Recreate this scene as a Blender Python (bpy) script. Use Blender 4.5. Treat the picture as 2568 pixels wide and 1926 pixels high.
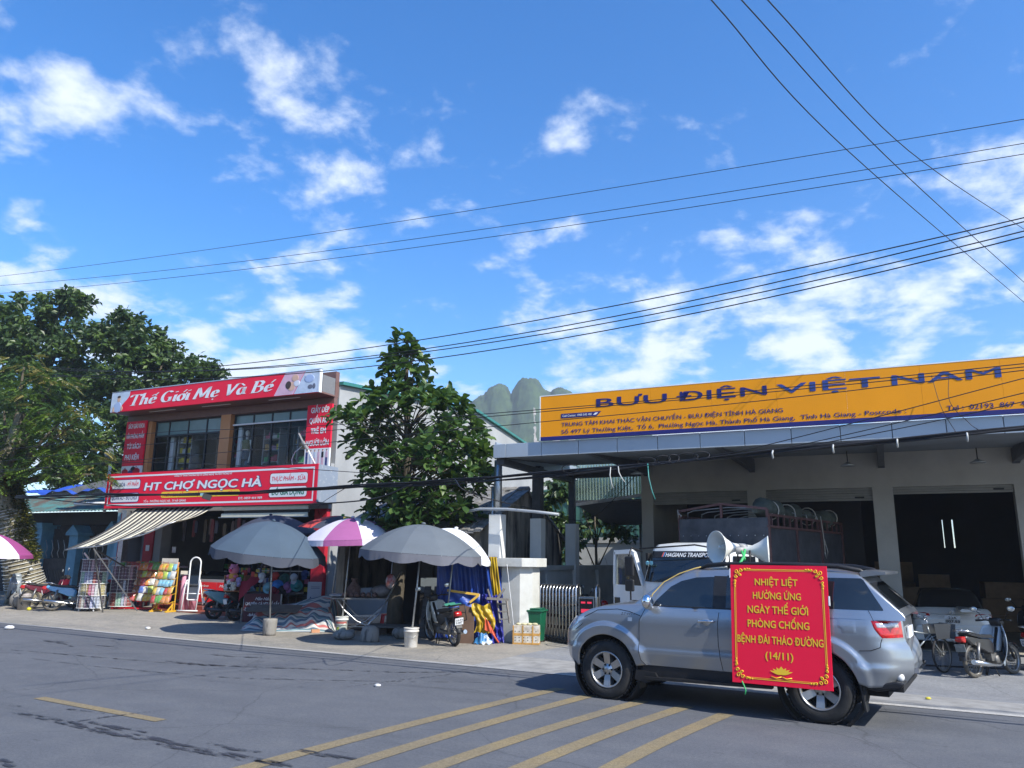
import bpy, bmesh, math, random
from math import sin, cos, pi, radians as rad, atan2, sqrt, hypot
from mathutils import Vector as V, Matrix, Euler
for _o in list(bpy.data.objects): bpy.data.objects.remove(_o)
SC = bpy.context.scene
C = SC.collection
R = random.Random(7)

# ------------------------------------------------------------------ camera, sky, sun, exposure
cam = bpy.data.objects.new('camera', bpy.data.cameras.new('camera'))
C.objects.link(cam); SC.camera = cam
cam.data.sensor_fit = 'HORIZONTAL'; cam.data.sensor_width = 36.0
cam.data.lens = 36.0 * 1930.0 / 2568.0
cam.data.clip_start = 0.1; cam.data.clip_end = 6000
PITCH, ROLL = rad(12.8), 0.013
cam.matrix_world = (Matrix.Translation((0, 0, 1.84)) @ Matrix.Rotation(pi / 2 + PITCH, 4, 'X')
                    @ Matrix.Rotation(ROLL, 4, 'Z'))
SC.render.resolution_x, SC.render.resolution_y = 1024, 768

SUN_EL = rad(42); SUN_DIR = V((0.735 * cos(SUN_EL), -0.678 * cos(SUN_EL), sin(SUN_EL))).normalized()
sun = bpy.data.objects.new('sun', bpy.data.lights.new('sun', 'SUN'))
sun.data.energy = 4.6; sun.data.angle = rad(0.53); sun.data.color = (1.0, 0.95, 0.86)
sun.rotation_euler = SUN_DIR.to_track_quat('Z', 'Y').to_euler(); C.objects.link(sun)

world = bpy.data.worlds.new('World'); SC.world = world; world.use_nodes = True
wt = world.node_tree; wt.nodes.clear()
def wn(t, **k):
    n = wt.nodes.new(t)
    for a, b in k.items(): setattr(n, a, b)
    return n
sky = wn('ShaderNodeTexSky', sky_type='NISHITA', sun_disc=False)
sky.sun_elevation = SUN_EL; sky.sun_rotation = atan2(SUN_DIR.x, SUN_DIR.y)
sky.air_density = 1.0; sky.dust_density = 0.4; sky.ozone_density = 2.2; sky.altitude = 200
geo = wn('ShaderNodeNewGeometry')
sep = wn('ShaderNodeSeparateXYZ'); wt.links.new(geo.outputs['Incoming'], sep.inputs[0])
def wmath(op, a, b=None, clamp=False):
    n = wn('ShaderNodeMath', operation=op, use_clamp=clamp)
    for i, x in enumerate((a, b)):
        if x is None: continue
        if isinstance(x, (int, float)): n.inputs[i].default_value = x
        else: wt.links.new(x, n.inputs[i])
    return n.outputs[0]
# direction is -Incoming; project it onto a flat cloud sheet
dz = wmath('MULTIPLY', sep.outputs[2], -1.0)
dzc = wmath('ADD', wmath('MAXIMUM', dz, 0.0), 0.26)
px = wmath('DIVIDE', wmath('MULTIPLY', sep.outputs[0], -1.0), dzc)
py = wmath('DIVIDE', wmath('MULTIPLY', sep.outputs[1], -1.0), dzc)
cmb = wn('ShaderNodeCombineXYZ'); wt.links.new(px, cmb.inputs[0]); wt.links.new(py, cmb.inputs[1])
def wnoise(scale, detail, rough, off, dist=0.0, sx=1.0, sy=1.0):
    m = wn('ShaderNodeMapping'); m.inputs['Location'].default_value = off; m.inputs['Scale'].default_value = (sx, sy, 1)
    m.inputs['Rotation'].default_value = (0, 0, rad(18))
    wt.links.new(cmb.outputs[0], m.inputs[0])
    n = wn('ShaderNodeTexNoise'); n.inputs['Scale'].default_value = scale; n.inputs['Detail'].default_value = detail
    n.inputs['Roughness'].default_value = rough; n.inputs['Distortion'].default_value = dist
    wt.links.new(m.outputs[0], n.inputs['Vector']); return n.outputs['Fac']
big = wnoise(2.1, 2, 0.5, (2.3, 5.2, 0), 0.0)
fine = wnoise(5.6, 9, 0.58, (6.4, 3.1, 0), 0.12, 1.0, 1.0)
dens = wmath('ADD', wmath('MULTIPLY', big, 0.46), wmath('MULTIPLY', fine, 0.87))
# more cloud towards the horizon, almost none overhead
lowf = wmath('MULTIPLY', wmath('SUBTRACT', 0.52, wmath('MAXIMUM', dz, 0.13)), 0.34)
dens = wmath('ADD', dens, lowf)
ramp = wn('ShaderNodeValToRGB'); ramp.color_ramp.elements[0].position = 0.70; ramp.color_ramp.elements[1].position = 0.90
ramp.color_ramp.interpolation = 'EASE'
wt.links.new(dens, ramp.inputs[0])
cmask = wmath('MULTIPLY', ramp.outputs[0], wmath('MULTIPLY', wmath('MULTIPLY', dz, 12.0, True), 0.92))
hs = wn('ShaderNodeHueSaturation'); hs.inputs['Saturation'].default_value = 1.38; hs.inputs['Value'].default_value = 1.0
wt.links.new(sky.outputs[0], hs.inputs['Color'])
tint = wn('ShaderNodeMixRGB', blend_type='MULTIPLY'); tint.inputs[0].default_value = 1.0
tint.inputs[2].default_value = (0.90, 0.985, 1.12, 1)
wt.links.new(hs.outputs[0], tint.inputs[1])
mixc = wn('ShaderNodeMixRGB'); mixc.inputs[2].default_value = (4.6, 5.0, 5.6, 1)
wt.links.new(cmask, mixc.inputs[0]); wt.links.new(tint.outputs[0], mixc.inputs[1])
bg = wn('ShaderNodeBackground'); bg.inputs['Strength'].default_value = 0.145
wt.links.new(mixc.outputs[0], bg.inputs[0])
wo = wn('ShaderNodeOutputWorld'); wt.links.new(bg.outputs[0], wo.inputs[0])
SC.view_settings.view_transform = 'Standard'; SC.view_settings.look = 'None'
SC.view_settings.exposure = 0.70; SC.view_settings.gamma = 1.0; SC.view_settings.use_curve_mapping = False
try:
    SC.cycles.max_bounces = 8; SC.cycles.transparent_max_bounces = 12; SC.cycles.volume_bounces = 0
except Exception: pass

# ------------------------------------------------------------------ materials
MATS = {}
def mat(name, col, rough=0.6, metal=0.0, var=0.0, vscale=6.0, bump=0.0, bscale=40.0, col2=None, spec=0.5,
        stretch=None, coat=0.0, detail=6.0, alpha=None, trans=0.0, thr=None, emit=None):
    """Principled material; colour wanders by noise between col and col2 (var = amount)."""
    if name in MATS: return MATS[name]
    m = bpy.data.materials.new(name); m.use_nodes = True; t = m.node_tree
    b = t.nodes['Principled BSDF']
    b.inputs['Roughness'].default_value = rough; b.inputs['Metallic'].default_value = metal
    b.inputs['Specular IOR Level'].default_value = spec
    b.inputs['Coat Weight'].default_value = coat
    b.inputs['Base Color'].default_value = (*col, 1)
    if trans: b.inputs['Transmission Weight'].default_value = trans
    if emit: b.inputs['Emission Color'].default_value = (*emit[0], 1); b.inputs['Emission Strength'].default_value = emit[1]
    if alpha is not None: b.inputs['Alpha'].default_value = alpha
    def coords():
        tc = t.nodes.new('ShaderNodeTexCoord')
        if stretch:
            mp = t.nodes.new('ShaderNodeMapping'); mp.inputs['Scale'].default_value = stretch
            t.links.new(tc.outputs['Object'], mp.inputs[0]); return mp.outputs[0]
        return tc.outputs['Object']
    if var or col2:
        n = t.nodes.new('ShaderNodeTexNoise'); n.inputs['Scale'].default_value = vscale; n.inputs['Detail'].default_value = detail
        n.inputs['Roughness'].default_value = 0.62
        t.links.new(coords(), n.inputs['Vector'])
        r = t.nodes.new('ShaderNodeValToRGB')
        lo, hi = thr or (0.32, 0.68)
        r.color_ramp.elements[0].position = lo; r.color_ramp.elements[1].position = hi
        c2 = col2 or tuple(c * (1 - var) for c in col); c1 = col if col2 else tuple(min(1, c * (1 + var)) for c in col)
        r.color_ramp.elements[0].color = (*c2, 1); r.color_ramp.elements[1].color = (*c1, 1)
        t.links.new(n.outputs['Fac'], r.inputs[0]); t.links.new(r.outputs[0], b.inputs['Base Color'])
    if bump:
        n2 = t.nodes.new('ShaderNodeTexNoise'); n2.inputs['Scale'].default_value = bscale; n2.inputs['Detail'].default_value = 5
        t.links.new(coords(), n2.inputs['Vector'])
        bp = t.nodes.new('ShaderNodeBump'); bp.inputs['Strength'].default_value = bump; bp.inputs['Distance'].default_value = 0.02
        t.links.new(n2.outputs['Fac'], bp.inputs['Height']); t.links.new(bp.outputs[0], b.inputs['Normal'])
    MATS[name] = m; return m
def flat(col, rough=0.55, **k):
    """A plain slightly mottled paint, cached by colour."""
    return mat('paint_%02x%02x%02x_%d' % (*[int(c * 255) for c in col], int(rough * 100)), col, rough, var=k.pop('var', 0.08), vscale=k.pop('vscale', 9), **k)
BLACK = mat('black_plastic', (0.012, 0.012, 0.013), 0.5, var=0.3, vscale=12)
RUBBER = mat('tyre_rubber', (0.022, 0.022, 0.022), 0.85, var=0.35, vscale=9, bump=0.3, bscale=60)
DIRTYRUB = mat('dusty_rubber', (0.13, 0.115, 0.09), 0.9, col2=(0.045, 0.042, 0.038), vscale=14)
STEEL = mat('brushed_steel', (0.55, 0.56, 0.57), 0.28, 1.0, var=0.12, vscale=20)
GALV = mat('galvanised_steel', (0.42, 0.44, 0.45), 0.42, 0.9, var=0.15, vscale=14)
DARKSTEEL = mat('dark_steel', (0.06, 0.065, 0.075), 0.5, 0.3, var=0.25, vscale=8)
CHROME = mat('chrome', (0.8, 0.8, 0.8), 0.08, 1.0)
WHITE = mat('white_paint', (0.78, 0.79, 0.78), 0.45, var=0.05, vscale=5)
GLASSDK = mat('dark_glass', (0.012, 0.016, 0.02), 0.04, spec=0.9, var=0.3, vscale=1.5)
GLASS = mat('clear_glass', (0.9, 0.95, 0.95), 0.02, trans=1.0); GLASS.node_tree.nodes['Principled BSDF'].inputs['IOR'].default_value = 1.18

# ------------------------------------------------------------------ mesh builder and objects
BRZ = rad(-25.6)                                         # the facades' direction along the street
E1 = V((cos(BRZ), sin(BRZ), 0)); E2 = V((-sin(BRZ), cos(BRZ), 0))
def W(a, b, z=0.0): return E1 * a + E2 * b + V((0, 0, z))
def smo(x, a, b):
    t = min(1.0, max(0.0, (x - a) / (b - a))); return t * t * (3 - 2 * t)
def gz(x, y):
    """Height of the ground at the roadside: the yard on the right lies lower, the shop apron higher."""
    n = .49 * x + .871 * y
    return smo(n, 12.4, 15.5) * (.1 * smo(-x, 6, 11) - .2 * smo(x, .5, 4))
def gzab(a, b):
    p = W(a, b); return gz(p.x, p.y)

ORG = {}
class MB:
    def __init__(s): s.v = []; s.f = []; s.m = []; s.mi = 0; s.sm = []; s.smooth = False
    def add(s, vs, fs, mi=None):
        o = len(s.v); s.v += [V(v) for v in vs]
        for f in fs: s.f.append(tuple(i + o for i in f)); s.m.append(s.mi if mi is None else mi); s.sm.append(s.smooth)
        return o
    def bx(s, x0, x1, y0, y1, z0, z1, mi=None):
        vs = [(x, y, z) for z in (z0, z1) for y in (y0, y1) for x in (x0, x1)]
        return s.add(vs, [(0, 2, 3, 1), (4, 5, 7, 6), (0, 1, 5, 4), (2, 6, 7, 3), (0, 4, 6, 2), (1, 3, 7, 5)], mi)
    def box(s, c, d, rot=None, mi=None):
        k = len(s.v); s.bx(-d[0] / 2, d[0] / 2, -d[1] / 2, d[1] / 2, -d[2] / 2, d[2] / 2, mi)
        M = Matrix.Translation(V(c)) @ (Euler(rot).to_matrix().to_4x4() if rot else Matrix.Identity(4))
        s.xf(M, k); return k
    def xf(s, M, k=0):
        for i in range(k, len(s.v)): s.v[i] = M @ s.v[i]
    def bar(s, p, q, w, h=None, up=(0, 0, 1), mi=None):
        p, q = V(p), V(q); d = q - p; L = d.length
        if L < 1e-6: return
        d.normalize(); u = V(up)
        if abs(d.dot(u)) > 0.98: u = V((0, 1, 0))
        x = d.cross(u).normalized(); y = x.cross(d).normalized(); h = h or w
        vs = []
        for e in (p, q):
            for a, b in ((-1, -1), (1, -1), (1, 1), (-1, 1)): vs.append(e + x * a * w / 2 + y * b * h / 2)
        s.add(vs, [(0, 1, 2, 3), (7, 6, 5, 4), (0, 4, 5, 1), (1, 5, 6, 2), (2, 6, 7, 3), (3, 7, 4, 0)], mi)
    def tube(s, pts, r, n=8, cap=True, mi=None, closed=False):
        pts = [V(p) for p in pts]; N = len(pts)
        rs = r if isinstance(r, (list, tuple)) else [r] * N
        k = len(s.v); sm0 = s.smooth; s.smooth = True
        vs = []; ref = None
        for i, p in enumerate(pts):
            if closed: d = pts[(i + 1) % N] - pts[i - 1]
            else: d = pts[min(i + 1, N - 1)] - pts[max(i - 1, 0)]
            if d.length < 1e-9: d = V((0, 0, 1))
            d.normalize()
            if ref is None:
                ref = V((0, 0, 1)) if abs(d.z) < 0.9 else V((1, 0, 0))
            x = ref - d * ref.dot(d)
            if x.length < 1e-6: x = V((1, 0, 0)) - d * d.x
            x.normalize(); ref = x; y = d.cross(x)
            for j in range(n):
                a = 2 * pi * j / n; vs.append(p + (x * cos(a) + y * sin(a)) * rs[i])
        fs = []
        for i in range(N if closed else N - 1):
            i2 = (i + 1) % N
            for j in range(n):
                j2 = (j + 1) % n; fs.append((i * n + j, i * n + j2, i2 * n + j2, i2 * n + j))
        s.add(vs, fs, mi); s.smooth = False
        if cap and not closed:
            o = k; s.f.append(tuple(o + j for j in range(n))[::-1]); s.m.append(s.mi if mi is None else mi); s.sm.append(False)
            e = k + (N - 1) * n; s.f.append(tuple(e + j for j in range(n))); s.m.append(s.mi if mi is None else mi); s.sm.append(False)
        s.smooth = sm0; return k
    def lathe(s, prof, n=20, c=(0, 0, 0), axis='z', mi=None, cap=True, arc=None):
        """prof: (radius, height) pairs turned about an axis through c."""
        k = len(s.v); vs = []; a0, a1 = arc or (0, 2 * pi); full = arc is None; m = n if full else n + 1
        for r, h in prof:
            for j in range(m):
                a = a0 + (a1 - a0) * j / n; vs.append((r * cos(a), r * sin(a), h))
        fs = []
        for i in range(len(prof) - 1):
            for j in range(n):
                j2 = (j + 1) % m if full else j + 1
                fs.append((i * m + j, i * m + j2, (i + 1) * m + j2, (i + 1) * m + j))
        sm0 = s.smooth; s.smooth = True; s.add(vs, fs, mi); s.smooth = sm0
        if cap and full:
            if prof[0][0] > 1e-4: s.f.append(tuple(k + j for j in range(n))[::-1]); s.m.append(s.mi if mi is None else mi); s.sm.append(False)
            e = k + (len(prof) - 1) * n
            if prof[-1][0] > 1e-4: s.f.append(tuple(e + j for j in range(n))); s.m.append(s.mi if mi is None else mi); s.sm.append(False)
        M = Matrix.Translation(V(c))
        if axis == 'y': M = M @ Matrix.Rotation(-pi / 2, 4, 'X')
        if axis == 'x': M = M @ Matrix.Rotation(pi / 2, 4, 'Y')
        s.xf(M, k); return k
    def ball(s, c, r, n=12, m=8, mi=None):
        r = r if isinstance(r, (tuple, list)) else (r, r, r); k = len(s.v)
        s.lathe([(max(1e-5, sin(pi * i / m)), -cos(pi * i / m)) for i in range(m + 1)], n, mi=mi, cap=False)
        s.xf(Matrix.Translation(V(c)) @ Matrix.Diagonal((*r, 1)), k); return k
    def poly(s, pts, mi=None): s.add(pts, [tuple(range(len(pts)))], mi)
    def prism(s, out, y0, y1, mi=None, plane='xz'):
        """Solid from an outline in the x-z plane (or x-y) between two depths."""
        n = len(out)
        f = {'xz': lambda p, d: (p[0], d, p[1]), 'xy': lambda p, d: (p[0], p[1], d), 'yz': lambda p, d: (d, p[0], p[1])}[plane]
        vs = [f(p, y0) for p in out] + [f(p, y1) for p in out]
        fs = [tuple(range(n)), tuple(range(2 * n - 1, n - 1, -1))] + [((i + 1) % n, i, n + i, n + (i + 1) % n) for i in range(n)]
        return s.add(vs, fs, mi)
    def puff(s, out, w, edge=0.03, y=0.0, mi=None, steps=3):
        """Cushion-edged solid about y from a side outline: rims drawn in by edge."""
        k = len(s.v); n = len(out)
        cx = sum(p[0] for p in out) / n; cz = sum(p[1] for p in out) / n
        sz = max(1e-3, sum(hypot(p[0] - cx, p[1] - cz) for p in out) / n)
        lay = [(-1, 1 - edge / sz)] + [(-1 + 0.35 * t / steps * 1.0, 1 - edge / sz * (1 - sin(pi / 2 * t / steps))) for t in range(1, steps + 1)]
        lay = lay + [(-a, b) for a, b in reversed(lay)]
        vs = []
        for a, f in lay:
            for p in out: vs.append((cx + (p[0] - cx) * f, y + a * w / 2, cz + (p[1] - cz) * f))
        fs = []; L = len(lay)
        for i in range(L - 1):
            for j in range(n): fs.append((i * n + (j + 1) % n, i * n + j, (i + 1) * n + j, (i + 1) * n + (j + 1) % n))
        sm0 = s.smooth; s.smooth = True; s.add(vs, fs, mi); s.smooth = sm0
        s.add(vs[:n], [tuple(range(n))], mi); s.add(vs[-n:], [tuple(range(n))[::-1]], mi); return k
    def grid(s, fn, nu, nv, mi=None, smooth=True):
        """fn(u,v) with u,v in 0..1"""
        vs = [fn(i / nu, j / nv) for j in range(nv + 1) for i in range(nu + 1)]
        fs = [(j * (nu + 1) + i, j * (nu + 1) + i + 1, (j + 1) * (nu + 1) + i + 1, (j + 1) * (nu + 1) + i) for j in range(nv) for i in range(nu)]
        sm0 = s.smooth; s.smooth = smooth; k = s.add(vs, fs, mi); s.smooth = sm0; return k
    def mesh(s, name, mats, org=None):
        me = bpy.data.meshes.new(name)
        o = V(org) if org is not None else None
        me.from_pydata([tuple(v - o) if o else tuple(v) for v in s.v], [], s.f)
        for m in (mats if isinstance(mats, (list, tuple)) else [mats]): me.materials.append(m)
        me.polygons.foreach_set('material_index', s.m)
        me.polygons.foreach_set('use_smooth', s.sm)
        me.update(); return me
    def build(s, name, mats, parent=None, **kw):
        org = ORG.get(parent.name) if parent is not None else None
        o = bpy.data.objects.new(name, s.mesh(name, mats, org)); C.objects.link(o)
        if parent is not None:
            o.parent = parent
            if org is not None: ORG[o.name] = (0, 0, 0) if False else org
        tag(o, **kw); return o
def tag(o, label=None, cat=None, group=None, kind=None):
    for k, v in (('label', label), ('category', cat), ('group', group), ('kind', kind)):
        if v: o[k] = v
    return o
def thing(name, label, cat, loc=(0, 0, 0), rz=0.0, group=None, rot=None):
    o = bpy.data.objects.new(name, None); C.objects.link(o); o.empty_display_size = 0.1
    o.location = loc; o.rotation_euler = rot or (0, 0, rz); return tag(o, label, cat, group)
def bthing(name, label, cat, a, b, z=0.0, group=None):
    """A thing set square to the facades: its parts are built in (a, b, z) street coordinates."""
    o = thing(name, label, cat, W(a, b, z), BRZ, group); ORG[o.name] = (a, b, z); return o
def dup(o, parent=None):
    c = o.copy(); C.objects.link(c)
    if parent is not None: c.parent = parent
    for ch in list(o.children): dup(ch, c)
    return c
def solo(mb, name, mats, label, cat, loc=(0, 0, 0), rz=0.0, group=None, rot=None):
    """A thing that is one mesh."""
    o = mb.build(name, mats); o.location = loc; o.rotation_euler = rot or (0, 0, rz); return tag(o, label, cat, group)
def bev(o, w=0.01, seg=2, ang=35):
    m = o.modifiers.new('bevel', 'BEVEL'); m.width = w; m.segments = seg; m.limit_method = 'ANGLE'; m.angle_limit = rad(ang); return o
def share(name, mesh, parent=None, loc=(0, 0, 0), rot=(0, 0, 0), scale=None):
    o = bpy.data.objects.new(name, mesh); C.objects.link(o)
    if parent is not None: o.parent = parent
    o.location = loc; o.rotation_euler = rot
    if scale: o.scale = scale if isinstance(scale, (tuple, list)) else (scale,) * 3
    return o

# ------------------------------------------------------------------ lettering
_FC = {}
def glyphs(txt, bold=0.0, shear=0.0, space=1.0, res=3):
    key = (txt, bold, shear, space)
    if key in _FC: return _FC[key]
    cu = bpy.data.curves.new('t', 'FONT'); cu.body = txt; cu.size = 1.0; cu.offset = bold; cu.shear = shear
    cu.space_character = space; cu.resolution_u = res; cu.fill_mode = 'FRONT'
    o = bpy.data.objects.new('t', cu); C.objects.link(o)
    dg = bpy.context.evaluated_depsgraph_get(); dg.update()
    me = bpy.data.meshes.new_from_object(o.evaluated_get(dg))
    vs = [tuple(v.co) for v in me.vertices]; fs = [tuple(p.vertices) for p in me.polygons]
    bpy.data.objects.remove(o); bpy.data.curves.remove(cu); bpy.data.meshes.remove(me)
    _FC[key] = (vs, fs); return vs, fs
_HORN = {'ơ': ('o', ''), 'ớ': ('o', '/'), 'ờ': ('o', '`'), 'ở': ('o', '?'), 'ợ': ('o', '.'), 'Ơ': ('O', ''), 'Ớ': ('O', '/'), 'Ờ': ('O', '`'), 'Ở': ('O', '?'), 'Ợ': ('O', '.')}
def letters(mb, txt, x0, x1, z, h, y, bold=0.0, shear=0.0, mi=None, slope=0.0, space=1.0):
    """Print txt on a wall facing -y: fitted between x0 and x1, capitals h tall, baseline at z."""
    txt2 = ''.join(_HORN.get(ch, (ch, ''))[0] for ch in txt)
    vs, fs = glyphs(txt2, 0.0, shear, space)
    if not vs: return
    vs, fs = list(vs), list(fs)
    for i, ch in enumerate(txt):                             # accents over a horned o are set by hand
        if ch in _HORN:
            b_, ac = _HORN[ch]; pv = glyphs(txt2[:i + 1], 0.0, shear, space)[0]; ov = glyphs(b_, 0.0, shear)[0]
            rx = max(v[0] for v in pv); w_ = max(v[0] for v in ov) - min(v[0] for v in ov); cx = rx - w_ * .5; top = .78 if ch.isupper() else .60
            segs = {'/': [((-.05, top), (.07, top + .15))], '`': [((-.09, top + .15), (.03, top))], '?': [((-.05, top + .13), (.03, top + .15)), ((.03, top + .15), (-.01, top + .02))], '.': [((-.04, -.13), (.04, -.13))], '': []}[ac]
            t0 = .70 if ch.isupper() else .53; segs = segs + [((w_ * .36, t0 - .06), (w_ * .5 + .06, t0)), ((w_ * .5 + .055, t0 - .02), (w_ * .5 + .075, t0 + .11))]
            for (ax, az), (bx_, bz) in segs:
                d = V((bx_ - ax, bz - az)).normalized(); nx, nz = -d.y * .045, d.x * .045; k = len(vs)
                vs += [(cx + ax - nx, az - nz, 0), (cx + ax + nx, az + nz, 0), (cx + bx_ + nx, bz + nz, 0), (cx + bx_ - nx, bz - nz, 0)]; fs.append((k, k + 1, k + 2, k + 3))
    mx = min(v[0] for v in vs); Mx = max(v[0] for v in vs)
    sx = (x1 - x0) / (Mx - mx); sz = h / 0.727
    d = bold * 1.1
    for k, (dx, dz) in enumerate(((0, 0), (d, 0), (-d, 0), (0, d * .7), (0, -d * .7)) if bold else ((0, 0),)):
        mb.add([(x0 + (v[0] - mx + dx) * sx, y - .0003 * k, z + (v[1] + dz) * sz + slope * (v[0] - mx) * sx) for v in vs], [f for f in fs], mi)
# ------------------------------------------------------------------ ground, road, pavement
RD = V((.8716, -.4903, 0)); RN = V((.4903, .8716, 0))     # along the road (to the right), across it (away)
def RW(r, n, z=0.0): return RD * r + RN * n + V((0, 0, z))
def ground_mat(name, base, dark, light, fine, spots, streak=False, rough=0.85, crack=False):
    m = bpy.data.materials.new(name); m.use_nodes = True; t = m.node_tree; b = t.nodes['Principled BSDF']
    b.inputs['Roughness'].default_value = rough; b.inputs['Specular IOR Level'].default_value = 0.35
    tc = t.nodes.new('ShaderNodeTexCoord')
    mp = t.nodes.new('ShaderNodeMapping'); mp.inputs['Rotation'].default_value = (0, 0, rad(29.4))
    t.links.new(tc.outputs['Object'], mp.inputs[0])
    def noise(sc, det, ro, scale=(1, 1, 1)):
        q = t.nodes.new('ShaderNodeMapping'); q.inputs['Scale'].default_value = scale; t.links.new(mp.outputs[0], q.inputs[0])
        n = t.nodes.new('ShaderNodeTexNoise'); n.inputs['Scale'].default_value = sc; n.inputs['Detail'].default_value = det
        n.inputs['Roughness'].default_value = ro; t.links.new(q.outputs[0], n.inputs['Vector']); return n.outputs['Fac']
    def ramp(x, p0, p1, c0, c1):
        r = t.nodes.new('ShaderNodeValToRGB'); r.color_ramp.elements[0].position = p0; r.color_ramp.elements[1].position = p1
        r.color_ramp.elements[0].color = (*c0, 1); r.color_ramp.elements[1].color = (*c1, 1); t.links.new(x, r.inputs[0]); return r.outputs[0]
    def mix(f, a, c, mode='MIX'):
        k = t.nodes.new('ShaderNodeMixRGB'); k.blend_type = mode
        for i, x in enumerate((f, a, c)):
            if isinstance(x, (float, int)): k.inputs[i].default_value = x
            elif isinstance(x, tuple): k.inputs[i].default_value = (*x, 1)
            else: t.links.new(x, k.inputs[i])
        return k.outputs[0]
    g = lambda v: (v, v, v)
    c = ramp(noise(0.35, 5, 0.6, (1, 2.2, 1)), 0.3, 0.7, dark, base)
    c = mix(ramp(noise(2.2, 6, 0.65), 0.45, 0.75, g(0), g(0.55)), c, light)
    c = mix(1.0, c, ramp(noise(fine, 3, 0.8), 0.25, 0.75, g(0.62), g(1.35)), 'MULTIPLY')
    c = mix(1.0, c, ramp(noise(fine * 0.33, 2, 0.8), 0.3, 0.66, g(0.84), g(1.12)), 'MULTIPLY')
    if streak:
        c = mix(1.0, c, ramp(noise(1.0, 5, 0.6, (0.12, 3.2, 1)), 0.58, 0.74, g(1), g(0.80)), 'MULTIPLY')
        c = mix(1.0, c, ramp(noise(4.0, 3, 0.55, (0.5, 4.0, 1)), 0.72, 0.76, g(1), g(0.62)), 'MULTIPLY')
    c = mix(1.0, c, ramp(noise(spots, 4, 0.6, (0.7, 1.6, 1)), 0.66, 0.72, g(1), g(0.66)), 'MULTIPLY')
    if crack:
        v = t.nodes.new('ShaderNodeTexVoronoi'); v.feature = 'DISTANCE_TO_EDGE'; v.inputs['Scale'].default_value = 0.35
        wv = t.nodes.new('ShaderNodeTexNoise'); wv.inputs['Scale'].default_value = 1.4; wv.inputs['Detail'].default_value = 6
        t.links.new(mp.outputs[0], wv.inputs['Vector'])
        ad = mix(0.35, mp.outputs[0], wv.outputs['Color'], 'ADD'); t.links.new(ad, v.inputs['Vector'])
        c = mix(1.0, c, ramp(v.outputs['Distance'], 0.001, 0.005, g(0.72), g(1)), 'MULTIPLY')
    t.links.new(c, b.inputs['Base Color'])
    bp = t.nodes.new('ShaderNodeBump'); bp.inputs['Strength'].default_value = 0.35; bp.inputs['Distance'].default_value = 0.012
    t.links.new(noise(fine, 4, 0.8), bp.inputs['Height']); t.links.new(bp.outputs[0], b.inputs['Normal'])
    return m
ASPHALT = ground_mat('asphalt', (0.115, 0.122, 0.135), (0.088, 0.094, 0.106), (0.14, 0.145, 0.15), 75, 3.0, True, crack=True)
CONCRETE = ground_mat('dusty_concrete', (0.31, 0.285, 0.245), (0.215, 0.205, 0.18), (0.38, 0.34, 0.275), 40, 1.6, crack=True)
YARDC = ground_mat('yard_concrete', (0.24, 0.25, 0.26), (0.19, 0.195, 0.205), (0.29, 0.29, 0.285), 45, 1.5, crack=True)
EARTH = ground_mat('earth', (0.10, 0.11, 0.06), (0.07, 0.08, 0.04), (0.15, 0.13, 0.09), 8, 1.0)
PAINTY = ground_mat('worn_yellow_paint', (0.255, 0.195, 0.095), (0.17, 0.145, 0.10), (0.20, 0.17, 0.12), 60, 4.0)
PAINTW = ground_mat('worn_white_paint', (0.42, 0.41, 0.38), (0.30, 0.295, 0.28), (0.5, 0.48, 0.45), 50, 5.0)

mb = MB()
mb.grid(lambda u, v: RW(-440 + 880 * u, -440 + 880 * v, -0.5), 2, 2)
mb.build('ground', EARTH, kind='structure')
mb = MB(); mb.grid(lambda u, v: RW(-260 + 520 * u, -6 + 18.1 * v), 40, 6)
road = mb.build('road', ASPHALT, kind='structure')
# roadside pavement: concrete apron on the left, yard on the right
def pave(name, r0, r1, n0, n1, nr, nn, m):
    q = MB()
    def f(u, v):
        p = RW(r0 + (r1 - r0) * u, n0 + (n1 - n0) * v); return (p.x, p.y, gz(p.x, p.y) + 0.004)
    q.grid(f, nr, nn); return q.build(name, m, kind='structure')
pave('pavement', -60, -7.6, 12.1, 40, 60, 40, CONCRETE)
pave('gutter_strip', -7.6, 30, 12.1, 13.75, 50, 4, mat('gutter_concrete', (0.27, 0.265, 0.25), 0.9, var=0.22, vscale=3, bump=0.3, bscale=40))
pave('yard', -7.6, 30, 13.75, 40, 50, 40, YARDC)
mb = MB(); mb.grid(lambda u, v: RW(-200 + 400 * u, -14 + 7.9 * v, 0.12), 2, 2); mb.build('near_pavement', CONCRETE, kind='structure')
# edge line, lane dash, yellow hatch: painted sheets on the road
q = MB(); q.grid(lambda u, v: RW(-60 + 120 * u, 12.02 + 0.13 * v + 0.015 * sin(u * 190), 0.006 if v < .9 else 0.008), 200, 1)
q.build('edge_line', PAINTW, road)
def stripe(p, q2, w0, w1, name='hatch_stripe', bend=0.0):
    m = MB(); p, q2 = V((*p, 0.005)), V((*q2, 0.005)); d = (q2 - p); nrm = V((-d.y, d.x, 0)).normalized()
    m.grid(lambda u, v: p + d * u + nrm * ((v - .5) * (w0 + (w1 - w0) * u) + bend * sin(pi * u)), 12, 1); return m.build(name, PAINTY, road)
stripe((-6.09, 10.67), (-3.93, 9.36), .15, .15, 'lane_dash')
for p, q2 in (((.76, 11.95), (-3.3, 5.75)), ((1.16, 11.42), (-2.45, 5.75)), ((1.80, 11.0), (-1.72, 5.75)), ((2.32, 10.66), (-.92, 5.75)), ((2.72, 10.2), (-.06, 5.75))):
    stripe(p, q2, .20, .20, bend=-0.12)
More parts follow.
